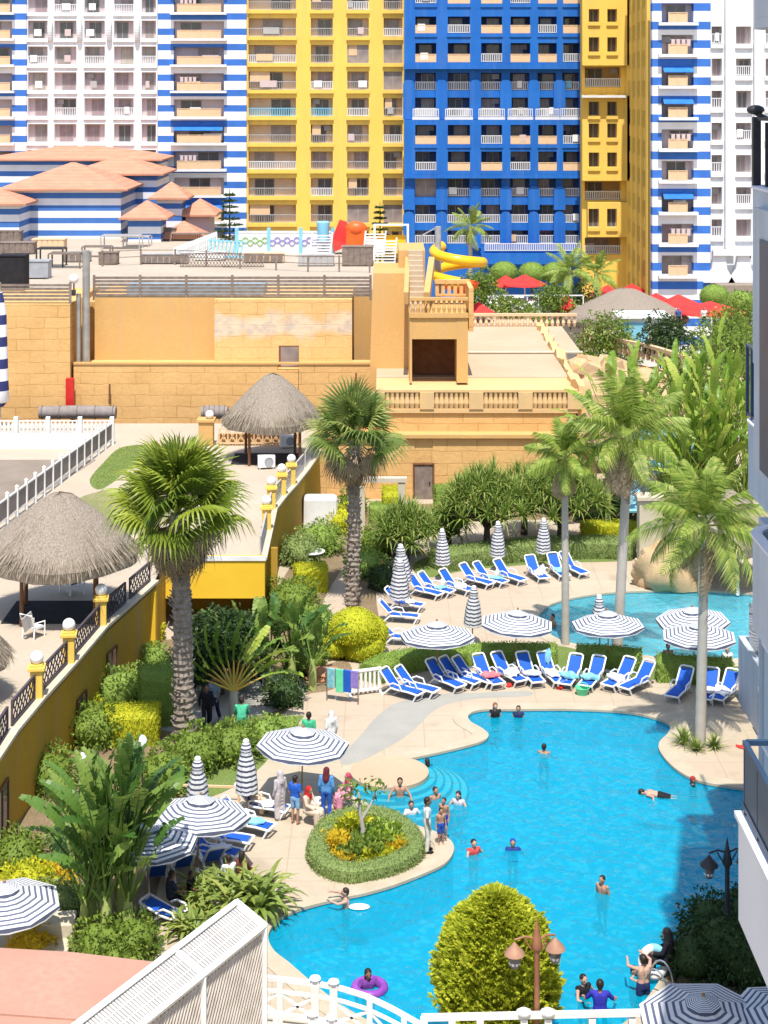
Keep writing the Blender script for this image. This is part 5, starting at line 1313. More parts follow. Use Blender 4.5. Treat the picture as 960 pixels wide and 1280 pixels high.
# ---- thatched gazebos
def gazebo(label,base,rad,he,hp,posts,rz=0.4,matt=True,loc_group='thatched gazebos'):
    t=thing('gazebo',label,'gazebo',base,rz,loc_group)
    prof=[(rad*1.0,he-.55),(rad*1.02,he-.1),(rad*.88,he+(hp-he)*.20),(rad*.66,he+(hp-he)*.46),(rad*.40,he+(hp-he)*.73),(rad*.16,hp-.12),(0.001,hp)]
    m=MB(); n=40; m.lathe(prof,n); v=np.array(m.v); sq=8
    ang=np.arctan2(v[:,1],v[:,0]); k=1+.055*np.cos(4*ang); v[:,0]*=k; v[:,1]*=k; v+=rng.normal(0,.022,v.shape); m.v=[tuple(p) for p in v]; r=m.build('roof',M['thatch'],t,True)
    # loose straw at the eaves and over the slope
    P=[];D=[]
    for i in range(3800):
        a=random.uniform(0,2*PI); u=random.random()**.6; kk=(1+.055*math.cos(4*a)); rr=rad*(.25+.78*u)*kk; z=he+(hp-he)*max(0,1-(.25+.78*u))*1.12+.0
        P.append((rr*math.cos(a),rr*math.sin(a),z)); D.append((math.cos(a+random.gauss(0,.08)),math.sin(a+random.gauss(0,.08)),-(hp-he)/rad*.95-(1.6 if u>.90 else 0)))
    P=np.array(P);D=np.array(D); V,Fc=leaves(P,D,rng.uniform(.7,1.5,len(P))*np.where(np.hypot(P[:,0],P[:,1])>rad*.85,.45,1),.032,None,.0); raw('straw',V,Fc,M['straw'],r)
    for (x,y) in posts:
        m=MB(); m.tube([(x,y,0),(x,y,he+.3)],[.09,.08],8); m.build('post',M['brown_wood'],t,True)
    return t
M['straw']=leafmat('loose_straw',(.22,.18,.13),(.36,.30,.235),(.48,.41,.32),.95,.1,.05,gain=False)
c1=Vector((-13.75,71.3,ZD)); sq=[(-1.5,-1.5),(1.5,-1.5),(1.5,1.5),(-1.5,1.5)]
gazebo('large thatched gazebo on the near roof deck, over a dark shade sheet',c1,3.1,2.7,5.15,sq,.15)
c2=Vector((-6.7,101,ZD)); gazebo('smaller looking thatched gazebo near the fort wall and the cross-braced railing',c2,2.75,2.6,5.2,sq,.15)
c3=Vector((-14.35,60.2,ZD)); gazebo('thatched roof barely entering the photo at the left edge, on the near deck',Vector((-16.35,60.9,ZD)),2.5,1.8,4.4,sq,.15)
for c,w,lb in ((c1,2.2,'dark sheet painting the shade on the floor under the large gazebo'),(c2,2.4,'dark sheet painting the shade on the floor under the far gazebo')):
    m=MB(); m.box(-w,w,-1.6,1.5,.006,.03); o=m.build('gazebo_shade_sheet',M['black']); o.location=(c.x,c.y+.2,ZD); tag(o,lb,'mat')  # black sheet painting the shade that the thatched roof throws on the deck
p=Vector((-7,124,0))
t=gazebo('wide thatched parasol roof among red parasols near the angled yellow tower',Vector((XX(782,148),148,0)),5.2,5.7,8.2,[(-3,-3),(3,-3),(3,3),(-3,3)],.15)
t=gazebo('thatched bar hut at the lagoon edge with white posts, by the grey building',G(905,728),2.9,2.6,4.9,[(-1.6,-1.9),(.25,-2.2),(1.8,-1.6),(1.5,1.5),(-1.5,1.5)],.0)
for c in t.children:
    if c.name.startswith('post'): c.data.materials[0]=M['white']
# white deck chairs and air conditioners
def patio_chair(label,loc,rz):
    t=thing('patio_chair',label,'chair',loc,rz,'white patio chairs on the deck'); m=MB(); m.box(-.3,.3,-.3,.3,.38,.43); m.build('seat',M['white'],t)
    m=MB(); m.bar((0,.28,.42),(0,.48,1.0),.58,.05,(1,0,0)); m.build('backrest',M['rail_grey'],t)
    for x in (-.3,.3):
        m=MB(); m.tube([(x,-.28,0),(x,-.28,.62),(x,.3,.66),(x,.36,0)],.035,6); m.build('side_frame',M['white'],t,True)
    m=MB(); m.tube([(-.3,.3,.42),(-.3,.5,1.02),(.3,.5,1.02),(.3,.3,.42)],.035,6); m.build('back_frame',M['white'],t,True); return t
patio_chair('white patio chair in the sun in front of the large gazebo',T(43,796),2.6)
patio_chair('white patio chair standing on the dark shade sheet under the large gazebo',T(95,742),.4)
patio_chair('white patio chair behind the large gazebo post',T(88,741),.9)
for px,py,lb in ((333,586,'white air conditioner unit nearer the pillars on the far deck'),(360,560,'white air conditioner unit under the far gazebo eave')):
    t=thing('air_conditioner',lb,'air conditioner',T(px,py),.2); m=MB(); m.box(-.5,.5,-.2,.2,.1,.8); m.build('casing',M['white'],t,bevel=.03)
    m=MB(); m.tube([(.12+.24*math.cos(q),-.215,.45+.24*math.sin(q)) for q in np.linspace(0,2*PI,15)],.03,5,False); m.tube([(.12,-.201,.45),(.12,-.21,.45)],.22,14); m.build('fan_grille',M['grey'],t); m=MB(); m.box(-.45,-.35,-.18,.18,0,.1); m.box(.35,.45,-.18,.18,0,.1); m.build('foot',M['grey'],t)

# ================================================================== near grey building on the right
t=thing('near_building','tall pale grey building with stepped balconies at the right edge, in its own shade','building',(13,46,0)); o0=Vector((13,46,0))
def nb(name,x0,x1,y0,y1,z0,z1,mat,bevel=0,parent=None):
    m=MB(); m.box(x0-13,x1-13,y0-46,y1-46,z0,z1); return m.build(name,M[mat],parent or t,bevel=bevel)
m=MB(); m.prism([(x-13,y-46) for x,y in ((10.6,45.4),(6.9,29),(5.45,21.5),(5.45,10),(24,10),(24,45.4))],0,31); m.build('shadow_block',M['near_wall'],t)  # unseen upper mass, outline set so its shadow falls across the pool
nb('wall',11.15,12.34,41,50,0,12.9,'near_wall'); nb('garden_wall',14.85,17,58,70.4,0,2.75,'near_wall')
nb('dark_glazing',15.1,17,59,69.5,2.76,4.4,'pane')
nb('dark_glazing',11.10,11.148,41.3,48.9,9.5,12.2,'near_rail')
nb('balcony',5.0,5.16,14,23.7,13.9,15.35,'near_white'); nb('balcony_end',5.162,7.0,23.55,23.7,13.9,15.35,'near_white'); nb('balcony_slab',5.17,7.2,14,23.5,13.9,14.2,'near_wall')
nb('parapet_cap',4.95,5.21,14,23.75,15.352,15.42,'near_white')
m=MB()
for z in (15.55,16.42): m.bar((5.08-13,14-46,z),(5.08-13,23.65-46,z),.07)
for i in range(13): y=14+9.6*i/12; m.bar((5.08-13,y-46,15.43),(5.08-13,y-46,16.42),.05)
m.bar((5.1-13,23.65-46,16.42),(6.1-13,23.65-46,16.42),.07)
rl=m.build('railing',M['near_rail'],t)
nb('railing_infill',5.06,5.10,14.05,23.6,15.58,16.38,'near_rail',parent=rl)
nb('dark_glazing',10.10,10.148,41,45.2,15.4,21.6,'near_rail'); nb('dark_glazing',14.80,14.848,60,66.5,.3,2.3,'pane')
for zz in (3.2,6.4,9.4,12.6): nb('floor_band',11.08,11.149,41.2,49.9,zz-.06,zz+.06,'near_white')
for yy in (44,46.8,49.4): nb('downpipe',11.02,11.10,yy-.05,yy+.05,0,12.8,'near_wall')
# rounded balcony further on
def rbal(x0,y1,z0,z1,ln,r=.9,mat='near_wall'):
    P=[(x0,y1-ln)]+[(x0+r-r*math.cos(a),y1-r+r*math.sin(a)) for a in np.linspace(0,PI/2,8)]+[(x0+5,y1)]
    Q=[(x0+.18,y1-ln)]+[(x0+r-(r-.18)*math.cos(a),y1-r+(r-.18)*math.sin(a)) for a in np.linspace(0,PI/2,8)]+[(x0+5,y1-.18)]
    m=MB(); pl=[(p[0]-13,p[1]-46) for p in P+Q[::-1]]; m.prism(pl,z0,z1); b=m.build('balcony',M[mat],t)
    m=MB(); P2=[(p[0]-13,p[1]-46) for p in P]+[(x0+5-13,y1-ln-46)]; m.prism(P2,z0-.25,z0-.003); m.build('balcony_slab',M[mat],b)
    m=MB(); 
    for a_,b_ in zip(P[:-1],P[1:]): m.bar((a_[0]-13+.09,a_[1]-46,z1+.03),(b_[0]-13+.09,b_[1]-46,z1+.03),.26,.06)
    m.build('parapet_cap',M['near_white'],b); return b
rbal(8.6,40,13.3,15.2,7)
rbal(11.75,55,12.9,14.9,6); 
rbal(10.36,48,18.2,22.85,5); nb('wall',10.15,12.2,40,46.1,15.2,22.4,'near_wall')
rbal(8.75,40.5,27.3,29,8)
m=MB(); x0,y1=11.85,54.9
for z in (15.1,17.3): m.bar((x0-13,49-46,z),(x0-13,y1-46,z),.08)
for i in range(9): m.bar((x0-13,49+5.8*i/8-46,15),(x0-13,49+5.8*i/8-46,17.3),.10)
m.build('railing',M['near_rail'],t)
m=MB(); x0,y1=10.55,47.6
m.bar((x0-13,y1-46,22.9),(x0-13,y1-46,24.85),.22); m.bar((x0+.18-13,y1-.6-46,22.9),(x0+.18-13,y1-.6-46,24.7),.12); m.bar((x0-13,y1-46,24.8),(x0+.4-13,y1-2.5-46,24.8),.1)
pp=m.build('railing_post',M['dark'],t)
m=MB(); m.sphere((x0-13-.02,y1-46,25.05),.2,10,7,(1.3,1,.7)); m.bar((x0-13,y1-46,24.95),(x0+.25-13,y1-.2-46,24.8),.12); m.build('spotlight',M['dark'],pp,True)

# ================================================================== foreground: pink roof, trellis screen, bridge
t=thing('pool_house','low building with a flat pink felt roof in the bottom corner, beside the white trellis','building',(-12,40,0))
q=[G(-80,1180,3.5),G(90,1190,3.5),G(192,1202,3.5),Vector((-7.5,33,3.5)),Vector((-24,33,3.5))]
m=MB(); m.prism([(p.x+12,p.y-40) for p in q],3.2,3.5); m.build('roof',M['pink'],t)
c=sum((Vector((p.x,p.y,0)) for p in q),Vector())/5
m=MB(); m.prism([(c.x+(p.x-c.x)*.97+12,c.y+(p.y-c.y)*.97-40) for p in q],0,3.198); m.build('wall',M['stone_slab'],t)
m=MB(); a=G(-80,1262,3.5);b=G(105,1275,3.5); m.bar((a.x+12,a.y-40,3.52),(b.x+12,b.y-40,3.52),.12,.05); m.build('roof_seam',M['pink'],t)
P1=Vector((-3.57,40.5,6.0)); dr=Vector((.478,.878,0)); P2=P1-dr*9; wv=Vector((.69,-.27,-.42)); P3=P1+wv; 
t=thing('trellis_screen','white slatted canopy over a diagonal lattice screen in the lower left foreground','trellis',(P1.x,P1.y,0)); o0=Vector((P1.x,P1.y,0))
nrm=dr.cross(wv).normalized()
m=MB()
for (a,b) in ((P1,P2),(P3,P3-dr*9)): m.bar(a-o0,b-o0,.13,.16,nrm)
m.bar(P1-o0+wv*-.05,P3-o0+wv*.05,.14,.17,nrm); m.bar(P1-dr*2.55-o0,P3-dr*2.55-o0,.10,.15,nrm)
m.build('frame',M['white'],t)
m=MB(); k=88
for i in range(k):
    a=P1-dr*(.1+8.8*i/k)-o0; m.bar(a+wv*.08,a+wv*.92,.066,.03,nrm)
m.bar(P1-o0+wv*.33-dr*.1,P1-o0+wv*.33-dr*8.9,.03,.02,nrm); m.bar(P1-o0+wv*.66-dr*.1,P1-o0+wv*.66-dr*8.9,.03,.02,nrm)
m.build('slatted_top',M['slat_w'] if 'slat_w' in M else M['white'],t)
m=MB(); zt0=P3.z-.12; zb0=1.2
step=.14
for i in range(-30,90):
    s=i*step; pts=[]
    # diagonal in the (along, z) plane, clipped
    z0,z1=zb0,zt0; s0,s1=s,s+(z1-z0)*.55
    a0=max(0.08,s0); 
    if s1<=0.08 or s0>=8.9: continue
    u0=(max(s0,.08)-s0)/(s1-s0); u1=(min(s1,8.9)-s0)/(s1-s0)
    pa=P3-dr*(s0+(s1-s0)*u0)-o0; pb=P3-dr*(s0+(s1-s0)*u1)-o0; pa.z=z1-(z1-z0)*u0; pb.z=z1-(z1-z0)*u1
    m.bar(pa,pb,.06,.02,nrm)
for i in range(-30,90):
    s=i*step; z0,z1=zb0,zt0; s0,s1=s,s+(z1-z0)*.55
    if s1<=0.08 or s0>=8.9: continue
    u0=(max(s0,.08)-s0)/(s1-s0); u1=(min(s1,8.9)-s0)/(s1-s0); off=Vector((-.02,.012,0))
    pa=P3-dr*(s0+(s1-s0)*u0)-o0+off; pb=P3-dr*(s0+(s1-s0)*u1)-o0+off; pa.z=z0+(z1-z0)*u0; pb.z=z0+(z1-z0)*u1
    m.bar(pa,pb,.06,.02,nrm)
m.build('lattice_panel',M['lattice_w'] if 'lattice_w' in M else M['rail_cream2'],t)
m=MB(); 
for dd in (0,2.55,5.1,7.6): p=P3-dr*dd-o0; m.box(p.x-.085,p.x+.085,p.y-.085,p.y+.085,0,P3.z-.02)
m.each('post',M['white'],t)
# dark sheet added to give the shade behind the lattice gaps
m=MB(); a=P3-dr*.05-o0+Vector((-.3,.16,0)); b=P3-dr*8.9-o0+Vector((-.3,.16,0)); m.add([(a.x,a.y,.0),(b.x,b.y,.0),(b.x,b.y,zt0-.1),(a.x,a.y,zt0-.1)],[(0,1,2,3)]); V=m.v; m.add([(x-.05,y+.03,z) for x,y,z in V[:4]],[(3,2,1,0)]); m.build('gap_shade_sheet',M['gap_shade_sheet'],t)

# arched white bridge and promenade railing
YBR=44.5
t=thing('footbridge','white arched footbridge with cross-braced railings over the pool corner','bridge',(XX(420,YBR),YBR,0)); o0=t.location.copy()
def arc(px): # top rail height at photo column
    xs=[300,335,350,392,427,457,484,500,530,560]; ys=[1221,1222.5,1224,1229,1235.5,1245,1257.5,1266,1283,1300]
    return ZZ(float(np.interp(px,xs,ys)),YBR)
def rail_run(y,t,nm):
    cols=np.arange(300,561,6.5)
    for dz,w in ((0,.11),(-.33,.08),(-.98,.09)):
        m=MB()
        for a,b in zip(cols[:-1],cols[1:]): m.bar((XX(a,YBR)-o0.x,y,arc(a)+dz),(XX(b,YBR)-o0.x,y,arc(b)+dz),w)
        m.build('rail',M['white'],t)
    P=[305,350,394,417,462,505,548]
    for px in P:
        m=MB(); x=XX(px,YBR)-o0.x; w=.1 if px in (394,417) else .075; m.box(x-w,x+w,y-w,y+w,arc(px)-1.25,arc(px)+(.10 if px in (394,417) else 0))
        if px in (394,417): m.lathe([(.11,0),(.16,.03),(.14,.07),(.05,.10),(.001,.11)],10,(x,y,arc(px)+.10))
        m.build('post',M['white'],t)
    m=MB()
    for a,b in zip(P[:-1],P[1:]):
        if b-a<30: 
            continue
        A0,B0=XX(a,YBR)-o0.x,XX(b,YBR)-o0.x; xm=(A0+B0)/2; zm=(arc(a)+arc(b))/2-.66
        m=MB()
        for (x,z) in ((A0,arc(a)-.35),(A0,arc(a)-.95),(B0,arc(b)-.35),(B0,arc(b)-.95)): m.bar((x,y,z),(xm,y,zm),.065)
        m.build('cross_brace',M['white'],t)
rail_run(0,t,'near'); rail_run(-1.7,t,'far')
m=MB(); cols=np.arange(300,561,6.5)
for a,b in zip(cols[:-1],cols[1:]): m.bar((XX(a,YBR)-o0.x,-.85,arc(a)-1.22),(XX(b,YBR)-o0.x,-.85,arc(b)-1.22),1.9,.14)
m.build('deck',M['stone_slab'],t)
YPR=43.0
t=thing('promenade_railing','straight white railing along the bottom edge beside the footbridge','railing',(XX(660,YPR),YPR,0)); o0=t.location.copy(); zt0=ZZ(1271,YPR)
m=MB(); m.bar((XX(527,YPR)-o0.x,0,zt0-.02),(XX(835,YPR)-o0.x,0,zt0+.12),.15,.13); m.bar((XX(527,YPR)-o0.x,0,.3),(XX(835,YPR)-o0.x,0,.4),.1); m.each('rail',M['white'],t)
for px in (530,565,600,655,685,740,790,833):
    m=MB(); x=XX(px,YPR)-o0.x; m.box(x-.09,x+.09,-.09,.09,0,zt0-.03)
    if px in (655,685): m.lathe([(.10,zt0+.05),(.19,zt0+.09),(.20,zt0+.14),(.10,zt0+.20),(.001,zt0+.22)],10,(x,0,0))
    m.build('post',M['white'],t)
# ================================================================== parasols
def canopy_mesh(r, z_rim, z_top, inner=.0, n=8, scallop=True, sag=.10):
    """octagonal canopy; uv.v runs from the centre to the rim"""
    V=[]; Fc=[]; UV=[]; rings=9; sub=4; N_=n*sub
    for i in range(rings+1):
        u=inner+(1-inner)*i/rings
        for k in range(N_):
            a=2*PI*k/N_; q=(k%sub)/sub; f=math.cos(PI/n)/math.cos(((a+PI/n*0)%(2*PI/n))-PI/n); 
            edge=math.cos(PI/n)/math.cos((a%(2*PI/n))-PI/n)
            rr=r*u*edge; mid=1-abs(2*q-1)
            V.append((rr*math.cos(a),rr*math.sin(a),z_top-(z_top-z_rim)*(u**1.12)-sag*mid*u*(1-u)*1.2)); UV.append(u)
    for i in range(rings):
        for k in range(N_): Fc.append((i*N_+k,(i+1)*N_+k,(i+1)*N_+(k+1)%N_,i*N_+(k+1)%N_))
    if scallop:
        b=rings*N_; s=len(V)
        for k in range(N_):
            x,y,z=V[b+k]; d=.10+.07*(1-abs(2*((k%sub)/sub)-1)); V.append((x*1.005,y*1.005,z-d)); UV.append(1.06)
        for k in range(N_): Fc.append((b+k,s+k,s+(k+1)%N_,b+(k+1)%N_))
    me=newmesh('canopy',V,Fc,M['canopy']); uvl=me.uv_layers.new(name='UVMap')
    for lp in me.loops: uvl.data[lp.index].uv=(0,UV[lp.vertex_index])
    return me
def make_open():
    t=thing('parasol','',None,(0,0,0),0,'striped parasols')
    put(canopy_mesh(1.66,2.02,2.50,.09),'canopy',t,(0,0,0)); put(canopy_mesh(.46,2.47,2.64,0,8,True,.02),'vent_cap',t,(0,0,0))
    m=MB(); m.tube([(0,0,0),(0,0,2.62)],.028,8); m.build('pole',M['wood_pole'],t,True)
    for k in range(8):
        a=2*PI*k/8; m=MB(); m.bar((.05*math.cos(a),.05*math.sin(a),2.40),(1.58*math.cos(a),1.58*math.sin(a),1.98),.022); m.build('rib',M['wood_pole'],t)
    m=MB(); m.lathe([(.26,0),(.26,.06),(.10,.10),(.06,.30),(.045,.32)],14); m.build('base',M['white'],t,True); m=MB(); m.sphere((0,0,2.68),.05,8,6); m.build('finial',M['wood_pole'],t)
    return t
M['wood_pole']=paint('varnished_pole',(.36,.20,.07),(.28,.15,.05),3,.5)
def make_closed():
    t=thing('parasol','',None,(0,0,0),0,'striped parasols')
    V=[];Fc=[];UV=[]; n=24; prof=[(.06,2.68,0),(.15,2.56,.1),(.20,2.38,.22),(.17,2.29,.3),(.22,2.12,.4),(.27,1.85,.55),(.31,1.5,.72),(.34,1.1,.92),(.35,.88,1.05)]
    for r,z,u in prof:
        for k in range(n):
            a=2*PI*k/n; f=1+.22*math.cos(8*a)*min(1,u*1.6); V.append((r*f*math.cos(a),r*f*math.sin(a),z+.05*math.cos(8*a)*u)); UV.append(u*1.15)
    for i in range(len(prof)-1):
        for k in range(n): Fc.append((i*n+k,(i+1)*n+k,(i+1)*n+(k+1)%n,i*n+(k+1)%n))
    me=newmesh('canopy',V,Fc,M['canopy_shut'],True); uvl=me.uv_layers.new(name='UVMap')
    for lp in me.loops: uvl.data[lp.index].uv=(0,UV[lp.vertex_index])
    put(me,'canopy',t,(0,0,0)); m=MB(); m.tube([(0,0,0),(0,0,2.72)],.028,8); m.build('pole',M['wood_pole'],t,True)
    m=MB(); m.sphere((0,0,2.66),.12,10,6,(1,1,.8)); m.build('finial',M['white'],t,True)
    m=MB(); m.lathe([(.26,0),(.26,.06),(.10,.10),(.06,.30),(.045,.32)],14); m.build('base',M['white'],t,True)
    return t
M['canopy_shut']=ring_stripes('striped_canopy_cloth_furled',(.80,.80,.80),(.07,.08,.13),10,.40)
op=[(547,853,'open striped parasol nearest the rounded topiary on the hedge strip'),(643,836,'open striped parasol above the hedge, next to a closed one on its left'),
 (761,838,'open striped parasol directly in front of a furled white one at the lagoon'),(868,831,'open striped parasol partly behind another one beside the pale palm trunk'),(874,853,'open striped parasol partly covering another one, by the pale palm trunk'),
 (377,1000,'open striped parasol shading the group in blue beside the planted island'),(246,1097,'open striped parasol over loungers beside the big paddle leaved clump'),(185,1133,'open striped parasol half hidden by the big paddle leaved clump'),
 (12,1217,'open striped parasol behind the pink roof at the bottom left'),(877,1345,'open striped parasol in the shade beside the pool ladder'),(985,1338,'open striped parasol in the shade cut by the photo edge')]
po=make_open(); first=True
for i,(px,py,lb) in enumerate(op):
    z=0.0; loc=G(px,py)
    sc=1.0
    if px==877: loc=Vector((XX(877,42.8),42.8,0))
    if px==985: loc=Vector((XX(990,42.6),42.6,0))
    o=po if first else dup(po); first=False
    o.location=loc; o.rotation_euler=(R(rng.normal(0,2.2)),R(rng.normal(0,2.2)),rng.uniform(0,6)); o.scale=(sc*rng.uniform(.95,1.04),sc*rng.uniform(.95,1.04),sc); o['label']=lb; o['category']='parasol'
cl=[(554,727,'furled striped parasol at the left among the far loungers'),(622,716,'furled striped parasol in the middle of the far lounger row'),(679,711,'furled striped parasol at the right end of the far lounger row'),
 (504,752,'furled striped parasol behind another furled one beside the fan palm'),(499,772,'furled striped parasol in front of another furled one beside the fan palm'),(590,806,'furled striped parasol between two open ones on the hedge strip'),
 (750,818,'furled striped parasol rising behind an open one at the lagoon'),(247,1045,'furled striped parasol on the lawn edge, left of the loungers'),(309,1022,'furled striped parasol on the lawn edge beside the group in blue')]
pc=make_closed(); first=True
for i,(px,py,lb) in enumerate(cl):
    o=pc if first else dup(pc); first=False
    o.location=G(px,py); o.rotation_euler=(R(rng.normal(0,1.2)),R(rng.normal(0,1.2)),rng.uniform(0,6)); o['label']=lb; o['category']='parasol'
    if i in (3,4): o.scale=(1.2,1.2,1.05)

# ================================================================== loungers
def make_lounger(up=True):
    t=thing('sun_lounger','',None,(0,0,0),0,'blue slung white sun loungers')
    # head at y=+.95, foot at y=-.95 (towards -y)
    bh=(0,.30,.36); ang=R(45 if up else 14); L=.86; top=(0,.30+L*math.cos(ang),.36+L*math.sin(ang))
    m=MB(); m.bar((0,-.90,.33),(0,.30,.35),.50,.03,(0,0,1)); m.build('seat',M['lounger_blue'],t)
    m=MB(); m.bar((0,.32,.38),(0,top[1]-.03,top[2]-.04),.50,.03); m.build('backrest',M['lounger_blue'],t)
    for x in (-.30,.30):
        m=MB(); m.tube([(x,-1.0,.31),(x,-.5,.35),(x,.1,.34),(x,.34,.36)],.042,7)
        m.tube([(x,-.95,.30),(x,-.78,.0)],.04,7); m.tube([(x,.42,.30),(x,.75,.0)],.04,7); m.tube([(x,.34,.36),(x,.42,.30)],.04,7); m.build('side_frame',M['lounger_frame'],t,True)
        m=MB(); m.tube([(x,.34,.36),(x,top[1],top[2])],.038,7); m.build('back_frame',M['lounger_frame'],t,True)
        m=MB(); m.tube([(x*1.1,-.22,.34),(x*1.18,-.12,.56),(x*1.18,.2,.60),(x*1.15,.42,.50)],.035,7); m.build('armrest',M['lounger_frame'],t,True)
    m=MB(); m.tube([(-.30,top[1],top[2]),(-.2,top[1]+.03,top[2]+.045),(.2,top[1]+.03,top[2]+.045),(.30,top[1],top[2])],.042,7); m.build('head_rail',M['lounger_frame'],t,True)
    m=MB(); m.tube([(-.30,-1.0,.31),(.30,-1.0,.31)],.042,7); m.build('foot_rail',M['lounger_frame'],t,True)
    return t
ORD=['first','second','third','fourth','fifth','sixth','seventh','eighth','ninth','tenth','eleventh','twelfth','thirteenth','fourteenth','fifteenth','sixteenth']
rows_l=[('from the left in the far row by the grey green hedge',
  [(516,743,55,1),(530,740,55,1),(556,737,52,1),(582,729,48,1),(599,727,48,1),(624,724,45,1),(663,719,22,1),(690,716,22,1),(707,714,30,1)]),
 ('from the back in the short column beside the topiary',[(488,760,70,1),(480,776,80,1),(481,804,82,1)]),
 ('from the left in the row under the open parasols',
  [(484,866,58,1),(503,863,56,1),(541,854,45,1),(558,851,50,1),(575,850,50,1),(599,848,28,1),(624,845,30,1),(655,845,16,1),(681,845,18,1),(720,848,-25,1),(746,850,-22,1),(785,852,-40,1),(808,856,-42,1),(857,864,-30,1),(890,866,-22,1),(915,868,-35,1)]),
 ('from the back in the group beside the seated woman in red',[(304,1014,72,1),(284,1036,72,1),(255,1054,72,1),(240,1070,74,1)]),
 ('from the right in the shade beside the paddle leaved clump',[(268,1096,-160,1),(230,1104,-165,1),(199,1116,-165,1),(196,1150,60,0)])]
lu=make_lounger(True); ld=make_lounger(False); used={}
LOUNGE=[]
for nm,L in rows_l:
    for i,(px,py,h,up) in enumerate(L):
        src=lu if up else ld; o=src if not used.get(up) else dup(src); used[up]=1
        p=G(px,py); h_=R(h); hd=Vector((math.sin(h_),-math.cos(h_),0))   # from head towards foot
        o.location=p+hd*.72; o.rotation_euler=(0,0,h_+rng.normal(0,.05)); o['category']='sun lounger'; o['label']=f"blue lounger, {ORD[i]} {nm}"; LOUNGE.append((nm,i,o))
# towels and bags on loungers
def cloth_heap(label,loc,mat,r=(.32,.45,.09),cat='towel',name='beach_towel'):
    m=MB(); m.sphere((0,0,0),1,18,9); v=np.array(m.v); ph=rng.uniform(0,6,4)
    v[:,2]+= .5*np.sin(v[:,0]*5+ph[0])*np.sin(v[:,1]*6+ph[1]); v=v*np.array(r)*(1+.15*np.sin(v[:,0:1]*9+ph[2])); m.v=[tuple(p) for p in v]
    o=m.build(name,mat,None,True); o.location=loc; o.rotation_euler=(R(6),0,rng.uniform(0,3)); return tag(o,label,cat)
M['towel_w']=paint('white_towel',(.75,.74,.76),(.6,.6,.66),6,.95,.3); M['towel_t']=paint('teal_towel',(.10,.38,.46),(.3,.5,.55),5,.95,.3); M['towel_r']=paint('coral_towel',(.80,.16,.16),(.7,.2,.25),5,.95,.3); M['green_p']=paint('mint_plastic',(.15,.65,.36),(.12,.55,.3),3,.5)
front=[o for nm,i,o in LOUNGE if 'under the open parasols' in nm]
for k,mt,lb in ((5,'towel_r','coral red towel heaped on a lounger by the front row parasol'),(6,'towel_w','white and grey towel heaped on the lounger beside the coral towel'),(7,'towel_w','crumpled white towel on a lounger left of the bare palm trunk'),(8,'towel_w','white towel on the lounger just left of the slim palm trunk'),(9,'towel_t','teal towel spread on the lounger just right of the slim palm trunk'),(10,'towel_t','teal towel spread on the lounger above the green basket'),(11,'towel_w','white towel bundle on a lounger under the lagoon parasol'),(14,'towel_w','white towel on the lounger against the grey building'),(15,'towel_w','bright white towel on the last lounger beside the grey building')):
    o=front[k]; h=o.rotation_euler[2]; p=o.location+Vector((math.sin(h),-math.cos(h),0))*.25; cloth_heap(lb,(p.x,p.y,.46),M[mt])
    if k==9:
        pass
extra=0
for nm,i,o in LOUNGE:
    if ('far row' in nm and i in (1,2,4,6,7)) or ('short column' in nm and i in (0,2)) or ('seated woman' in nm and i in (0,1,3)):
        h=o.rotation_euler[2]; p=o.location+Vector((math.sin(h),-math.cos(h),0))*.3; extra+=1
        cloth_heap(f"{('white','pale blue')[extra%2]} towel on the {ORD[i]} lounger {nm}".replace(' by the grey green hedge','').replace(' in the short column',' in the column').replace(' in the group beside the seated woman in red',' beside the woman in red'),(p.x,p.y,.42),M[('towel_w','sky_blue')[extra%2]],(.27,.42,.06))
o=front[8]; h=o.rotation_euler[2]; p=o.location-Vector((math.sin(h),-math.cos(h),0))*.62; cloth_heap('light blue towel hung over the backrest beside the slim palm trunk',(p.x+.1,p.y,.85),M['sky_blue'],(.16,.14,.32))
p=G(728,868); t=thing('basket','round mint green basket on the deck in front of the teal towels','basket',p); m=MB(); m.lathe([(.22,0),(.30,.28),(.32,.30),(.28,.29),(.20,.05)],16); m.build('bowl',M['green_p'],t,True); m=MB(); m.tube([(.30*math.cos(a),0,.28+.22*math.sin(a)) for a in np.linspace(0,PI,9)],.02,6); m.build('handle',M['green_p'],t,True)
for px,py,lb in ((700,861,'red bag lying under the lounger by the slim trunk'),(637,858,'small red sandals beside the white towel'),):
    cloth_heap(lb,tuple(G(px,py)+Vector((0,0,.05))),M['red'],(.2,.12,.07),'bag','bag')
for px,py,lb in ((868,935,'dark red float mat lying on the deck by the small palm bed'),): cloth_heap(lb,tuple(G(px+60,py)+Vector((0,0,.03))),M['red'],(.28,.14,.05),'mat','float_mat')

# ================================================================== palms and big plants
tb=G(231,947); tt=A(223,642,tb.y-.2)
M['strap']=leafmat('strap_leaf',(.09,.15,.03),(.16,.24,.05),(.28,.34,.10),.5,.35)
fan_palm('fan_palm','tall fan palm with a shaggy trunk and dry fronds, in front of the yellow building',tb,tt,(.40,.33),3.15,M['fan'],42,80)
tb=G(440,757); tt=A(443,552,tb.y+.2)
fan_palm('fan_palm','slimmer fan palm standing beside the furled parasols and the far gazebo',tb,tt,(.33,.27),3.0,M['fan_b'],28,40)
tb=G(707,806); feather_palm('royal_palm','slim palm with a pale straight trunk between the front row and the lagoon, left one',tb,A(706,585,tb.y),(.19,.14),2.3,M['feather'],16,80,-30,8,hang=.9)
tb=G(772,814); feather_palm('royal_palm','tall palm with ragged drooping grey fronds rising at the lagoon edge',tb,A(785,560,tb.y),(.24,.20),3.4,M['feather'],25,88,-18,16,hang=.9)
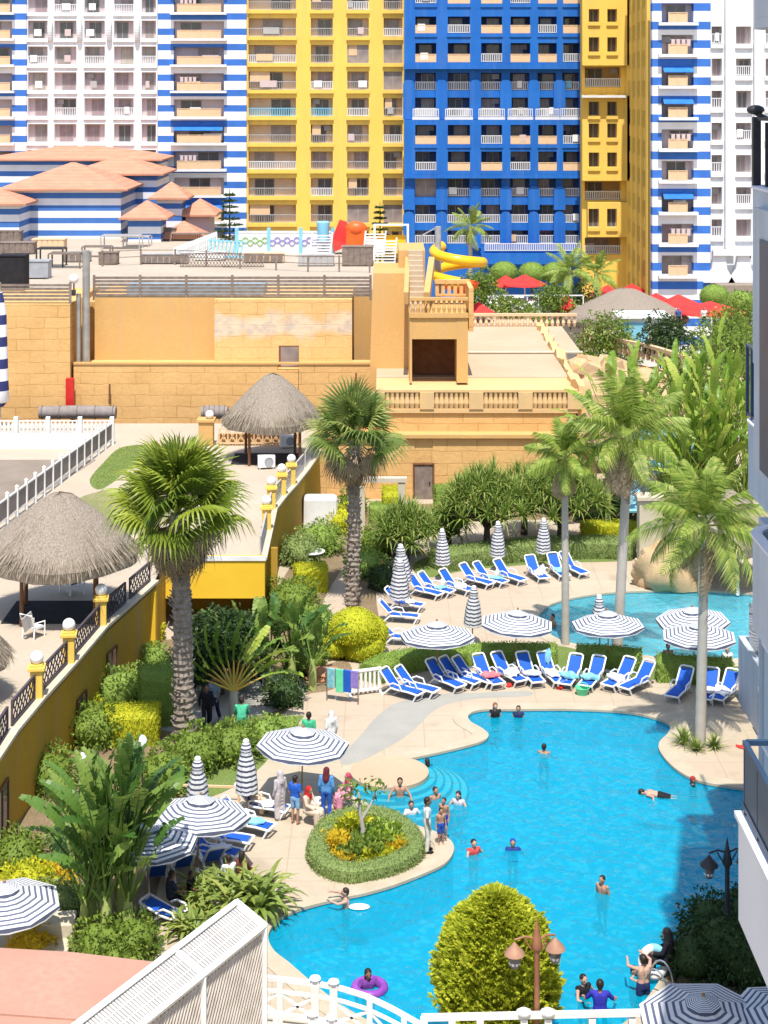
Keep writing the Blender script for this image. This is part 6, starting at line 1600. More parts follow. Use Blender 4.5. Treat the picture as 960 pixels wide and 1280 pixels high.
tb=G(875,932); feather_palm('royal_palm','nearest pale trunked palm on the small bed that juts into the pool',tb,A(881,672,tb.y),(.225,.17),3.1,M['feather'],27,84,-34,4,hang=.8,arch=.62)
b=G(132,1182); strelitzia('bird_of_paradise','huge clump of upright paddle leaves beside the lower parasols at the left',b,[(0,0,5.6,18),(.45,.2,5.7,17),(-.45,.4,4.9,15),(.7,-.2,4.1,12),(-.6,-.1,3.6,11),(.1,-.4,4.4,13),(.3,.7,5.8,15)],6.2,M['paddle'],14,(1.5,.42),spread=.34)
b=G(292,905); travellers_palm('travellers_palm','small traveller palm with an orange leaf fan beside the men in green',b,R(8),1.35,M['paddle_y'],13)
strelitzia('bird_of_paradise','dark paddle leaved clump behind the orange leaf fan, against the yellow wall',G(335,862),[(0,0,3.4,12),(1.0,.4,3.7,12),(-1.1,.3,3.0,11),(-2.2,.2,2.8,10),(1.9,0,3.1,10)],5,M['paddle'],12,(1.5,.5))
leafy_tree('broadleaf_tree','dark leafy tree shading the path beside the yellow portal',G(276,868),3.5,2.1,M['bush_dark'],5200,.24)
b=A(885,700,94); b.z=0
strelitzia('bird_of_paradise','tall light green paddle leaved clump at the right, behind the royal palms',b,[(0,0,12.3,20),(1.2,.4,11.8,20),(-1.3,.2,11.0,20),(2.2,.2,10.6,18),(-2.0,-.2,9.2,18),(.6,-.6,9.8,20),(1.8,-.8,8.4,18),(-.6,-.8,8.0,18),(.2,-.9,6.8,18),(-1.6,-.6,6.6,16)],12,M['paddle_y'],14,(2.1,.44),spread=.46)
b=A(782,690,98); b.z=0
strelitzia('bird_of_paradise','paddle leaved clump rising behind the ragged palm crown',b,[(0,0,10.6,13),(.9,.3,10.0,12),(-1.0,.2,9.0,11)],10,M['paddle_y'],14,(2.0,.55),spread=.45)
for px,py,h,r,hd,lb in ((608,692,4.5,2.6,48,'wide dragon tree with a dark trunk behind the furled parasols, left of its twin'),(700,688,4.9,2.6,50,'dense dragon tree right of its twin, behind the last far loungers'),(655,668,3.7,1.5,14,'dragon tree with thin heads between the two wide ones'),(507,704,2.9,1.6,24,'low dragon tree beside the fort door'),(560,688,2.2,1.3,12,'low spiky dragon tree between the door and the wide dragon tree')):
    dragon_tree('dragon_tree',lb,G(px,py),h,r,hd,M['sword'],1.15,'dragon trees behind the far loungers')
# far planting
for px,py,Y,h,cr,mt,lb in ((640,400,141,4.2,2.6,'bush','leafy tree behind the rear balustrade near the red parasols'),(690,385,150,5.0,2.6,'bush','leafy tree right of the red parasols below the blue tower'),(720,385,152,5.6,3,'bush_dark','darker tree below the corner of the blue and yellow towers'),(758,425,128,4.6,3.0,'bush','bushy tree above the curved garden wall'),(832,425,124,4.4,2.4,'bush_dark','dark tree right of the small kiosk'),(920,440,118,5.2,3,'bush','leafy tree beside the grey building below the red parasols'),(905,415,128,5,3.2,'bush','round leafy tree below the largest red parasol'),(600,370,146,5,2.4,'bush','leafy tree right of the yellow slide'),(870,470,108,4.4,2.8,'bush','leafy tree above the tall paddle clump'),(930,400,140,6,3,'bush','tree crown against the white ribbed tower')):
    p=A(px,py,Y); p.z=0; leafy_tree('tree',lb,p,max(h,(ZZ(py-30,Y))),cr,M[mt],2600,.30,'trees between the fort and the towers')
for px,py,Y,lb in ((712,345,152,'feathery palm below the blue tower beside the red parasols'),(588,290,170,'grey green palm in front of the blue tower behind the yellow slide'),(745,350,156,'feathery palm at the foot of the angled yellow tower')):
    p=A(px,py,Y); q=p.copy(); q.z=0; feather_palm('palm',lb,q,p,(.25,.2),3.0,M['feather'],16,75,-35,0)
# conifers by the clubhouse
def small_conifer(lb,base,h,r):
    t=thing('conifer',lb,'tree',base); m=MB(); m.tube([(0,0,0),(0,0,h)],[.14,.03],7); m.build('trunk',M['bark'],t,True); P=[];D=[]
    for i in range(10):
        z=h*(.12+.86*i/10); rr=r*(1-i/10.5)
        for k in range(8):
            a=k*PI/4+i*.4
            for s in np.linspace(.15,1,14): P.append((rr*s*math.cos(a),rr*s*math.sin(a),z+.1*s)); D.append((math.cos(a)+rng.normal(0,.5),math.sin(a)+rng.normal(0,.5),.4))
    V,Fc=leaves(np.array(P),np.array(D),.5,.14); raw('foliage',V,Fc,M['bush_dark'],t); return t
p=A(287,300,166); p.z=9; small_conifer('dark layered conifer beside the clubhouse lean-to',p,ZZ(236,166)-9,1.7)
p=A(475,300,168); p.z=8; small_conifer('slender young conifer in front of the yellow tower',p,ZZ(252,168)-8,1.2)

# ================================================================== hedges and bushes
GRY='low hedges along the loungers'
path_hedge('hedge','low grey green clipped hedge behind the far lounger row',[G(x,y) for x,y in ((545,712),(585,705),(640,699),(700,695),(760,694),(792,697))],1.5,1.0,M['hedge_grey'],GRY)
path_hedge('hedge','lime yellow clipped hedge in front of the dragon trees',[G(x,y) for x,y in ((728,672),(765,671),(800,673))],1.2,.9,M['hedge_lime'],GRY)
path_hedge('hedge','short lime yellow hedge behind the tan boulder',[G(x,y) for x,y in ((826,672),(860,670))],1.2,.9,M['hedge_lime'],GRY)
path_hedge('hedge','long clipped hedge behind the front loungers left of the slim palm',[G(x,y) for x,y in ((462,853),(490,840),(530,833),(580,830),(640,828),(695,829))],1.15,.8,M['hedge'],GRY)
path_hedge('hedge','clipped hedge behind the loungers at the lagoon, right of the slim palm',[G(x,y) for x,y in ((722,833),(760,834),(800,838))],1.1,.9,M['hedge'],GRY)
path_hedge('hedge','clipped hedge stub beside the grey building and the lagoon',[G(x,y) for x,y in ((822,848),(870,851),(915,853))],1.1,1.0,M['hedge'],GRY)
isl=smooth_loop([G(*p) for p in ((397,1076),(401,1056),(418,1036),(448,1026),(478,1028),(503,1042),(517,1062),(512,1078),(482,1092),(440,1099),(412,1092))],4)
path_hedge('hedge','rounded heart-shaped clipped hedge ring round the island flower bed',isl,.66,.46,M['hedge_grey'],None,460,.075,True)
sheet('garden_bed',isl,[],.05,M['soil'])
for px,py,mt,lb,r in ((420,1062,'flower_y','yellow flowers at the left inside the hedge ring',.62),(497,1068,'flower_y','yellow flowers at the right inside the hedge ring',.55),(430,1080,'flower_y','orange yellow flowers near the front inside the hedge ring',.35),(455,1072,'bush','leafy shrub in the front middle of the hedge ring',.75),(478,1056,'paddle_y','light green shrub at the right middle of the hedge ring',.8),(440,1044,'hedge_lime','lime shrub at the back of the hedge ring',.7),(470,1078,'hedge_lime','lime shrub at the front right of the hedge ring',.55)):
    bush('shrub',lb,'shrub',G(px,py),(r*.95,r*.95,r*.38),M[mt],int(1000*r)+300,.24,.25,'shrubs inside the hedge ring')
t=thing('small_tree','thin grey branched small tree in the middle of the hedge ring','tree',G(452,1062)); m=MB()
m.tube([(0,0,0),(.05,0,.7),(-.05,0,1.3),(-.1,.05,1.9)],[.10,.08,.06,.03],8); m.tube([(0,0,1.0),(.35,0,1.6),(.5,.1,2.0)],[.06,.04,.02],6); m.tube([(0,0,1.2),(-.4,.1,1.75)],[.05,.02],6); m.build('trunk',M['trunk_pale'],t,True)
P=np.concatenate([unit(34)*.35+np.array([(-.12,.05,2.0)]),unit(30)*.3+np.array([(.5,.1,2.1)]),unit(26)*.28+np.array([(-.42,.1,1.85)])]); V,Fc=leaves(P,unit(len(P))+np.array([[0,0,.4]]),.28,.10); raw('crown',V,Fc,M['bush'],t)
# topiary
def topiary(lb,loc,r,mt='hedge_lime'):
    t=thing('topiary',lb,'shrub',loc); 
    for (x,y,z,rr,sq) in r:
        P=unit(int(1300*rr*rr)); V_=P*np.array([1,1,sq])*rr+np.array([x,y,z]); D=P+unit(len(P))*.7; V,Fc=leaves(V_-P*.05,D,rng.uniform(.07,.13,len(P)),.06); V[:,2]=np.maximum(V[:,2],.01); raw('foliage',V,Fc,M[mt],t)
        m=MB(); m.sphere((x,y,z),rr*.95,20,12,(1,1,sq)); m.v=[(a,b,max(c,.01)) for a,b,c in m.v]; m.build('inner_growth',M[mt],t,True)
    m=MB(); m.tube([(0,0,0),(0,0,1.2)],.08,7); m.build('stem',M['bark'],t); return t
topiary('rounded lime topiary of a big ball over two lower cushions at the path bend',G(443,822),[(0,0,1.35,1.15,.78),(.35,.1,.55,1.05,.7),(-.75,.1,.5,.75,.7),(.75,.5,1.0,.8,.9)],'hedge_lime')
for px,py,d,rz,mt,lb in ((388,738,(1.6,1.2,1.35),.2,'hedge_lime','clipped box hedge block beside the path near the yellow building'),(492,645,(1.3,2.2,1.7),0,'hedge_lime','tall clipped hedge block left of the fort door'),(475,650,(1.2,1.5,1.0),0,'hedge','lower clipped hedge block beside the fan palm'),(165,925,(2.1,1.5,1.3),.1,'hedge_lime','lime topped hedge block at the foot of the yellow wall'),(200,900,(1.6,1.6,2.2),.2,'hedge','tall dark hedge block behind the shaggy palm'),(345,925,(1.6,.9,.8),.3,'hedge','low hedge block near the man in green'),(458,600,(1.2,1,1.2),0,'hedge_lime','small hedge block behind the fan palm trunk'),(561,641,(1.7,1.0,1.7),.15,'hedge','sloping hedge right of the fort door')):
    box_hedge('hedge',lb,G(px,py),d,M[mt],rz,'clipped hedge blocks in the garden')
gb=[(60,985,1.1,'bush','shrub at the foot of the yellow wall, nearest the left edge'),(118,930,1.2,'bush','large shrub below the middle globe lamps'),(150,885,1.3,'hedge','pale green shrub beside the wall door'),(100,905,1.0,'hedge_lime','lime shrub against the yellow wall'),(190,835,.8,'hedge','shrub beside the yellow portal column'),(185,800,.7,'hedge_lime','small tree-like shrub in front of the yellow column'),
(245,960,1.2,'bush','shrub on the lawn right of the shaggy trunk'),(290,950,1.1,'bush','low shrub in front of the man in green'),(205,985,1.1,'bush','shrub between the paddle clump and the shaggy trunk'),(330,935,.9,'hedge','shrub behind the striped parasol'),(20,1090,1.0,'bush','bright green shrub at the left edge'),(35,1125,.9,'hedge_lime','yellow green shrub near the lower left parasol'),(75,1150,.9,'hedge_grey','grey green shrub beside the stone blocks'),(70,1110,.6,'flower_y','yellow flowering shrub near the paddle clump'),(40,1200,.7,'flower_y','yellow flowering shrub behind the pink roof'),
(165,1195,.9,'bush','spreading low green shrub beside the pink roof'),(125,1200,.9,'bush','spreading low green shrub at the paddle clump foot'),(145,1212,.7,'bush','bright low shrub touching the pink roof'),(100,1070,1.2,'hedge_grey','grey green feathery shrub left of the paddle clump'),(210,1060,.9,'hedge','pale shrub between the paddle clump and the parasol'),
(400,690,1.3,'hedge','pale green shrub below the far terrace corner'),(375,705,1.2,'hedge_grey','grey shrub below the far terrace'),(395,655,1.0,'bush_dark','dark blue green shrub between the terrace and fan palm'),(430,665,1.2,'hedge_lime','lime shrub beside the upper path'),(365,770,1.4,'bush','shrub right of the dark paddle clump'),(390,800,1.2,'hedge','shrub beside the topiary path'),(380,840,1.1,'bush','shrub behind the colourful towels'),(355,880,.9,'bush_dark','dark shrub beside the orange leaf fan'),(410,610,1.2,'bush','shrub under the fan palm crown'),(470,690,1.1,'bush','shrub right of the fan palm trunk'),(455,720,1.1,'hedge','shrub at the fan palm foot'),(480,735,.9,'bush_dark','dark shrub behind the furled parasols'),(440,640,1.0,'bush','shrub behind the fan palm'),
(300,815,1.3,'bush_dark','dark shrub under the broadleaf tree'),(235,850,1.0,'bush_dark','dark shrub behind the shaggy trunk'),
(815,650,1.6,'bush','shrub behind the white pillar'),(750,650,1.8,'bush_dark','dark shrub behind the lime hedge'),(725,640,1.6,'bush','shrub right of the second dragon tree'),(845,640,1.9,'bush_dark','dark shrub behind the tan boulder'),(900,650,2.0,'bush','shrub behind the thatched bar hut')]
for px,py,r,mt,lb in gb:
    bush('shrub',lb,'shrub',G(px,py),(r,r*.9,r*.75),M[mt],int(850*r*r)+350,.17,.2,'garden shrubs')
# bed of the near palm
for px,py,L,lb in ((855,930,.9,'long grassy plant at the foot of the near palm, left side'),(893,935,.7,'small grassy plant at the foot of the near palm, right side'),(870,938,.6,'tiny grassy plant in front of the near palm')): agave('spiky_plant',lb,G(px,py),L,M['sword'],60,.05,None,10)
for px,py,L,lb in ((318,1140,1.5,'large arching strap leaved plant beside the trellis, nearest the pool'),(290,1128,1.2,'arching strap leaved plant behind the larger one'),(255,1140,1.1,'strap leaved plant near the seated woman'),(262,1120,1.0,'strap leaved plant beside the seated person in white'),(238,1168,.9,'small strap leaved plant at the left of the group near the trellis')): strap_plant('strap_leaf_plant',lb,G(px,py),L,M['strap'],'strap leaved plants near the trellis')
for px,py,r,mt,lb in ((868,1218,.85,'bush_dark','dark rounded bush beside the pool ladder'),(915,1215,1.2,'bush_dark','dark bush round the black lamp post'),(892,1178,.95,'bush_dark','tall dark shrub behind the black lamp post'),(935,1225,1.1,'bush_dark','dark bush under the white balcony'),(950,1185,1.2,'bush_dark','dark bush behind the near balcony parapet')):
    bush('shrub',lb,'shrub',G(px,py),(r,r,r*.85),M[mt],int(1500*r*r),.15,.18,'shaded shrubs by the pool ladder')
# golden conifer
base=Vector((XX(621,45.0),45.0,0)); t=thing('golden_conifer','large egg shaped golden conifer standing in front of the pool','tree',base); hh=ZZ(1108,45)
prof=[(0,.02),(.10,.62),(.22,.93),(.36,1.0),(.52,.97),(.68,.83),(.82,.60),(.93,.32),(1.0,.06)]
n=9000; zz=rng.uniform(0,1,n)**.9; rr=np.interp(zz,[p[0] for p in prof],[p[1] for p in prof])*1.54; a=rng.uniform(0,2*PI,n)
lump=1+.10*np.sin(a*7+zz*26)+.07*np.sin(a*13-zz*40); q=rng.uniform(.74,.95,n)**.5; rr=rr*lump*q
P=np.stack([rr*np.cos(a),rr*np.sin(a),.35+zz*(hh-.55)],1); D=np.stack([np.cos(a)*.75,np.sin(a)*.75,np.full(n,.75)],1)+unit(n)*.35
V,Fc=leaves(P,D,rng.uniform(.14,.30,n),rng.uniform(.06,.11,n),None,-.05); raw('crown',V,Fc,M['conifer'],t)
# flat fan sprays standing off the surface
ns=1250; parts=[]
for i in range(ns):
    z=rng.uniform(.02,.99); a0=rng.uniform(0,2*PI); r0=float(np.interp(z,[p[0] for p in prof],[p[1] for p in prof]))*1.54*(1+.07*math.sin(a0*3+z*9)+.05*math.sin(a0*7-z*15))*(rng.uniform(.86,1.0) if i%14 else rng.uniform(1.0,1.09)); c=np.array([r0*math.cos(a0),r0*math.sin(a0),.35+z*(hh-.55)])
    out=np.array([math.cos(a0),math.sin(a0),.9]); out/=np.linalg.norm(out); tg=np.array([-math.sin(a0),math.cos(a0),0]); k=22
    f=rng.uniform(-1,1,k); tw=tg*math.cos(.5)+np.array([0,0,math.sin(.5)*(1 if i%2 else -1)]); PP=c+out*(rng.uniform(-.05,.14,k)[:,None])+tw*(f*.13)[:,None]; DD=out*np.array([1,1,.55])+tw*(f*.7)[:,None]+unit(k)*.10; parts.append(leaves(PP,DD,rng.uniform(.12,.20,k),.075,None,.12))
V,Fc=cat(parts); raw('outer_sprays',V,Fc,M['conifer'],t)
m=MB(); 
for x in (-.25,.12,.42): m.tube([(x*.6,0,0),(x*.8,0,.35),(x*1.5,0,1.5)],[.09,.08,.05],7)
m.build('trunk',M['bark'],t,True)
m=MB(); 
m.sphere((0,0,.35+(hh-.55)*.42),1,20,14,(1.18,1.18,(hh-.55)*.41)); m.build('inner_growth',M['conifer'],t,True)

# ================================================================== lamps
def lamp_post(label,base,h,arms,pm,cap,kind='lantern'):
    t=thing('lamp_post',label,'lamp post',base); m=MB(); m.lathe([(.16,0),(.16,.12),(.10,.18),(.085,.5),(.07,h-.55),(.085,h-.5),(.085,h-.45),(.12,h-.42),(.15,h-.36),(.10,h-.1),(.05,h+.15),(.0,h+.42)],12); m.build('pole',pm,t,True)
    for (dx,dy,dz) in arms:
        m=MB(); m.tube([(0,0,h+dz+.18),(dx*.5,dy*.5,h+dz+.28),(dx,dy,h+dz+.22)],.028,7); m.tube([(0,0,h+dz-.15),(dx*.3,dy*.3,h+dz-.02),(dx*.55,dy*.55,h+dz+.22)],.02,6); ar=m.build('arm',pm,t,True)
        m=MB(); m.lathe([(.27,-.05),(.24,.02),(.12,.14),(.05,.22),(.001,.28)],14,(dx,dy,h+dz-.1)); m.build('lantern_cap',cap,t,True)
        m=MB(); m.lathe([(.10,-.40),(.13,-.36),(.20,-.06)],8,(dx,dy,h+dz-.1)); m.build('lantern_glass',M['pane'],t)
        m=MB(); m.lathe([(.001,-.34),(.14,-.31),(.16,-.24),(.10,-.18)],10,(dx,dy,h+dz-.1)); m.build('lamp_bowl',M['white'],t,True)
    return t
b=Vector((XX(671,43.2),43.2,0)); lamp_post('brown lamp post with two capped lanterns in front of the golden conifer',b,ZZ(1166,43.2),[(-.58,-.1,-.35),(.50,.3,-.42)],M['lamp_brown'],M['lamp_shade'])
b=G(909,1212); lamp_post('black lamp post with a hanging lantern among the shaded bushes',b,sc_at(1212)*0+ (1212-1063)/sc_at(1212),[(-.55,-.1,-.25),(.55,.1,-.25)],M['dark'],M['dark'])

# ================================================================== rocks, pillar, small furniture
def rock(label,loc,r,mat,grp=None,seed=0):
    m=MB(); m.sphere((0,0,0),1,34,20); v=np.array(m.v); ph=rng.uniform(0,6,8)
    k=1+.16*np.sin(v[:,0]*3+ph[0])*np.cos(v[:,2]*4+ph[1])+.09*np.sin(v[:,1]*6+ph[2]+v[:,2]*5)+.06*np.sin(v[:,0]*11+ph[3])*np.sin(v[:,2]*10+ph[4])+rng.normal(0,.012,len(v))
    v=v*k[:,None]*np.array(r); v[:,2]=np.maximum(v[:,2]+r[2]*.45,-.02); m.v=[tuple(p) for p in v]; o=m.build('boulder',mat,None,True); o.location=loc; return tag(o,label,'rock',grp)
rock('large tan artificial boulder at the head of the lagoon',G(838,733),(1.75,1.1,1.75),M['rock']); rock('lower tan boulder leaning against the large one beside the white pillar',G(812,731),(.95,.7,1.0),M['rock'])
for px,py,r,lb in ((505,690,(.9,.6,.5),'pale rock by the fort door path'),(522,655,(1.1,.7,.6),'pale rock under the hedge by the fort door'),(280,1140,(.6,.5,.35),'tan rock among the strap leaved plants')): rock(lb,G(px,py),r,M['stone_slab'])
t=thing('white_pillar','square white pillar between the lime hedges at the lagoon','pillar',G(812,706)); m=MB(); m.box(-.62,.62,-.5,.5,0,3.6); m.build('shaft',M['stone_slab'],t,bevel=.03); m=MB(); m.box(-.75,.75,-.62,.62,3.602,3.78); m.build('cap',M['stone_slab'],t); m=MB(); m.box(-.72,.72,-.6,.6,0.003,.2); m.build('plinth',M['stone_slab'],t)
for i,(px,py,d,lb) in enumerate(((70,1185,(1.15,.9,.55),'upper pale stone block beside the pink roof'),(58,1200,(1.35,.9,.5),'lower pale stone block beside the pink roof'))):
    m=MB(); m.box(-d[0]/2,d[0]/2,-d[1]/2,d[1]/2,0,d[2]+.35*(1-i)); o=m.build('stone_block',M['stone_slab'],None,bevel=.04); o.location=G(px,py); o.rotation_euler=(0,0,.1); tag(o,lb,'stone block')
# white barrier fence beside the loungers, with cloths
t=thing('barrier_fence','white slatted barrier fence standing at the left of the front loungers','fence',G(456,868),R(20)); m=MB()
for i in range(7): m.box(-.62+.2*i,-.52+.2*i,-.03,.03,.12,.98)
m.build('slat',M['white'],t); m=MB(); m.box(-.7,.7,-.05,.05,.98,1.08); m.box(-.7,.7,-.05,.05,.15,.23); m.each('rail',M['white'],t); m=MB()
for x in (-.68,.68): m.box(x-.05,x+.05,-.05,.05,0,1.1); m.box(x-.05,x+.05,-.3,.3,0,.06)
m.build('post',M['white'],t)
t=thing('towel_rack','wooden rail hung with green, blue and violet cloths near the white barrier','towel rack',G(428,878),R(-20)); m=MB(); 
for x in (-.7,.7): m.tube([(x,0,0),(x,0,1.35)],.03,6)
m.tube([(-.75,0,1.32),(.75,0,1.32)],.03,6); m.build('frame',M['wood'],t)
vio=paint('violet_cloth',(.28,.20,.50),(.2,.15,.42),4,.9)
for i,(x,mt,h) in enumerate(((-.5,M['towel_t'],.8),(-.12,M['green_p'],.95),(.22,M['lounger_blue'],.9),(.55,vio,.7))): m=MB(); m.box(x-.17,x+.17,-.05,.05,1.36-h,1.38); m.build('cloth',mt,t,bevel=.02)
rock('low reddish planting mound beside the cloth rack',G(408,848),(.9,.6,.35),paint('red_soil',(.5,.25,.14),(.38,.2,.1),3,.95,.6))
# small tables under the blue group parasol and white kiosks in the garden
def small_table(lb,loc,r=.38,h=.5,mt='white'):
    t=thing('table',lb,'table',loc,rng.uniform(0,1)); m=MB(); m.lathe([(r,h-.04),(r,h)],18); m.build('top',M[mt],t); m=MB(); 
    for a in (0,PI/2,PI,1.5*PI): m.tube([(r*.7*math.cos(a),r*.7*math.sin(a),h-.05),(r*.85*math.cos(a),r*.85*math.sin(a),0)],.025,6)
    m.build('leg',M[mt],t); return t
small_table('small white table under the parasol of the group in blue',G(392,1018)); small_table('white table on the path below the far terrace',G(390,706),.7,.75); small_table('white table by the fort door rocks',G(537,668),.5,.6)
t=thing('garden_pavilion','small white timber frame pavilion beside the fan palm trunk','pavilion',G(478,672)); m=MB()
for x in (-1.2,1.1): m.box(x-.2,x+.2,-.2,.2,0,3.2 if x>0 else 3.0)
m.box(-1.5,1.4,-.25,.25,3.21,3.45); m.build('frame',M['stone_slab'],t)
t=thing('garden_kiosk','white plastered kiosk wall with a wooden door beside the fan palm','kiosk',G(400,668)); m=MB(); m.box(-1.0,1.0,0,.8,0,2.2); m.build('wall',M['white'],t,bevel=.25); m=MB(); m.box(-1.5,-1.02,.05,.6,0,2.0); m.build('door',M['brown_wood'],t)
m=MB(); 
# red parasols and kiosk far away
def red_parasol(lb,px,py,Y,r=2.0,shut=False):
    p=A(px,py,Y); base=Vector((p.x,p.y,0)); t=thing('red_parasol',lb,'parasol',base,rng.uniform(0,1),'red parasols in front of the towers'); z=p.z
    m=MB(); 
    if shut: m.lathe([(.75,z-1.3),(.95,z-.9),(.55,z-.2),(.05,z+.2)],10)
    else: m.lathe([(r,z-.55),(r*.98,z-.42),(r*.5,z),(.02,z+.45)],8)
    m.build('canopy',M['red'],t); m=MB(); m.tube([(0,0,0),(0,0,z+.3)],.06,6); m.build('pole',M['white'],t); return t
for px,py,Y,r,lb in ((632,350,158,1.6,'small red parasol left of the larger one below the blue tower'),(656,349,156,2.1,'red parasol below the middle of the blue tower'),(598,384,138,1.4,'low red parasol edge beside the rear balustrade'),(760,362,160,2.0,'red parasol beside the thatched parasol roof'),(848,374,150,2.0,'red parasol right of the thatched parasol roof'),(888,383,146,3.2,'largest red parasol, left of the grey building'),(820,372,156,1.8,'red parasol half hidden behind the thatched roof'),(790,360,170,1.8,'red parasol behind the thatched roof at the yellow tower foot')): red_parasol(lb,px,py,Y,r)
red_parasol('furled round red parasol among the palms below the blue tower',707,372,150,1,True)
for px,py,Y,lb in ((630,340,166,'round clipped tree behind the small red parasol'),(665,341,166,'round clipped tree behind the middle red parasol'),(694,341,166,'round clipped tree below the blue tower corner'),(893,370,154,'round clipped tree behind the largest red parasol'),(925,378,150,'round clipped tree beside the grey building')):
    p=A(px,py,Y); topi=topiary(lb,Vector((p.x,p.y,0)),[(0,0,p.z,1.35,.8)],'hedge'); topi['group']='round clipped trees'; 
    m=MB(); m.tube([(0,0,0),(0,0,p.z)],.14,7); m.build('trunk',M['bark'],topi)
t=thing('kiosk','small white and light blue kiosk under the trees, by the thatched parasol roof','kiosk',A(805,420,130)); t.location.z=0; z=ZZ(398,130); m=MB(); m.box(-1.9,1.9,0,3,0,z); m.build('wall',M['white'],t); m=MB(); m.box(-1.6,.3,-.05,-.004,z-1.9,z-.3); m.build('window',M['sky_blue'],t); m=MB(); m.box(.6,1.5,-.06,-.004,z-2.6,z-.5); m.build('door',M['dark'],t); m=MB(); m.box(-2.1,2.1,-.3,3.2,z+.003,z+.2); m.build('roof',M['white'],t)
t=thing('dining_terrace','white railed dining terrace with tables below the blue tower','terrace',A(645,384,150)); t.location.z=0; z=ZZ(384,150); m=MB(); m.box(-5,6,0,6,0,z); m.build('wall',M['rail_white'],t); m=MB(); 
for i in range(12): m.box(-5+i*1.0-.05,-5+i*1.0+.05,-.06,.06,z,z+1.0)
m.box(-5,6,-.07,.07,z+1.0,z+1.1); m.build('railing',M['white'],t); m=MB()
for i in range(5): m.box(-4+i*2.1-.6,-4+i*2.1+.6,1,2.4,z+.7,z+.8); m.box(-4+i*2.1-.1,-4+i*2.1+.1,1.6,1.8,z,z+.7)
m.build('table',M['white'],t)
# pool ladder
t=thing('pool_ladder','steel pool ladder with two curved handrails at the lower right pool edge','pool ladder',G(826,1240),R(62)); st=paint('brushed_steel',(.55,.56,.57),(.45,.46,.47),3,.25,metal=.7)
for x in (-.27,.27):
    m=MB(); m.tube([(x,.45,0)]+[(x,.45-.62*(1-math.cos(q))*.6,.75*math.sin(q)) for q in np.linspace(.25,PI-.1,10)]+[(x,-.32,-.9)],.028,8); m.build('handrail',st,t,True)
for z in (-.25,-.55,-.85): m=MB(); m.box(-.26,.26,-.36,-.28,z-.02,z+.02); m.build('rung',st,t)

for px,py0,py1,lb in ((178,1000,933,'thin garden lamp with a small white lantern behind the paddle leaved clump'),(103,1010,955,'small white garden lantern among the shrubs below the yellow wall')):
    b=G(px,py0+15); t=thing('garden_lamp',lb,'lamp',b); h=(py0+15-py1)/sc_at(py0+15); m=MB(); m.tube([(0,0,0),(0,0,h)],.03,7); m.build('pole',M['dark'],t); m=MB(); m.lathe([(.08,h),(.15,h+.06),(.17,h+.25),(.10,h+.36),(.001,h+.42)],10); m.build('lantern',M['globe'],t,True)
a,b=G(214,1000),G(300,1003); t=thing('low_rail','low pale pole rail along the lawn between the two furled parasols','rail',a); m=MB(); d=b-a; m.bar((0,0,.55),d+Vector((0,0,.55)),.07); m.build('rail',M['rail_cream'],t); m=MB()
for q in (.02,.5,.98): p=d*q; m.box(p.x-.04,p.x+.04,p.y-.04,p.y+.04,0,.54)
m.each('post',M['rail_cream'],t)
# ================================================================== people
def skinmat(name,c): 
    m=paint(name,c,tuple(x*.85 for x in c),9,.55,spec=.3); return m
SK=[skinmat('skin_light',(.56,.33,.24)),skinmat('skin_tan',(.42,.23,.15)),skinmat('skin_brown',(.26,.13,.08))]
HAIR=paint('dark_hair',(.018,.012,.010),(.03,.02,.015),12,.5,.4)
EYE=paint('dark_eye',(.02,.015,.012),(.02,.015,.012),5,.3)
CL={}
def cloth(c):
    if c not in CL: CL[c]=paint('cloth',c,tuple(x*.75 for x in c),5,.9,.25)
    return CL[c]
POSE={}
def J(**k):
    d=dict(pel=(0,0,.95),spi=(0,.005,1.14),che=(0,0,1.33),nek=(0,.0,1.47),hed=(0,-.015,1.60),
     sL=(-.185,0,1.405),eL=(-.235,.03,1.13),wL=(-.25,-.05,.90),hL=(-.25,-.08,.82),sR=(.185,0,1.405),eR=(.235,.03,1.13),wR=(.25,-.05,.90),hR=(.25,-.08,.82),
     pL=(-.095,0,.92),kL=(-.105,-.02,.50),aL=(-.11,.03,.085),tL=(-.125,-.13,.035),pR=(.095,0,.92),kR=(.105,-.02,.50),aR=(.11,.03,.085),tR=(.125,-.13,.035))
    d.update(k); return {a:Vector(b) for a,b in d.items()}
POSE['stand']=J()
POSE['walk']=J(kL=(-.10,-.14,.52),aL=(-.10,-.16,.10),tL=(-.11,-.32,.05),kR=(.10,.06,.50),aR=(.10,.26,.13),tR=(.11,.12,.03),eL=(-.25,.12,1.15),wL=(-.26,.10,.92),hL=(-.26,.09,.84),eR=(.25,-.08,1.15),wR=(.26,-.24,.98),hR=(.26,-.30,.93))
POSE['bent']=J(spi=(0,-.03,1.12),che=(0,-.12,1.29),nek=(0,-.18,1.41),hed=(0,-.24,1.51),sL=(-.185,-.13,1.36),sR=(.185,-.13,1.36),eL=(-.26,-.22,1.10),wL=(-.20,-.42,.98),hL=(-.17,-.49,.96),eR=(.26,-.22,1.10),wR=(.20,-.42,.98),hR=(.17,-.49,.96))
POSE['swim']=J(eL=(-.36,-.12,1.18),wL=(-.40,-.34,1.10),hL=(-.40,-.42,1.09),eR=(.36,-.12,1.18),wR=(.40,-.34,1.10),hR=(.40,-.42,1.09),kL=(-.13,-.10,.52),kR=(.14,-.02,.52))
POSE['swim2']=J(eL=(-.30,-.16,1.18),wL=(-.18,-.36,1.16),hL=(-.12,-.42,1.17),eR=(.38,.04,1.18),wR=(.52,-.14,1.14),hR=(.57,-.20,1.13))
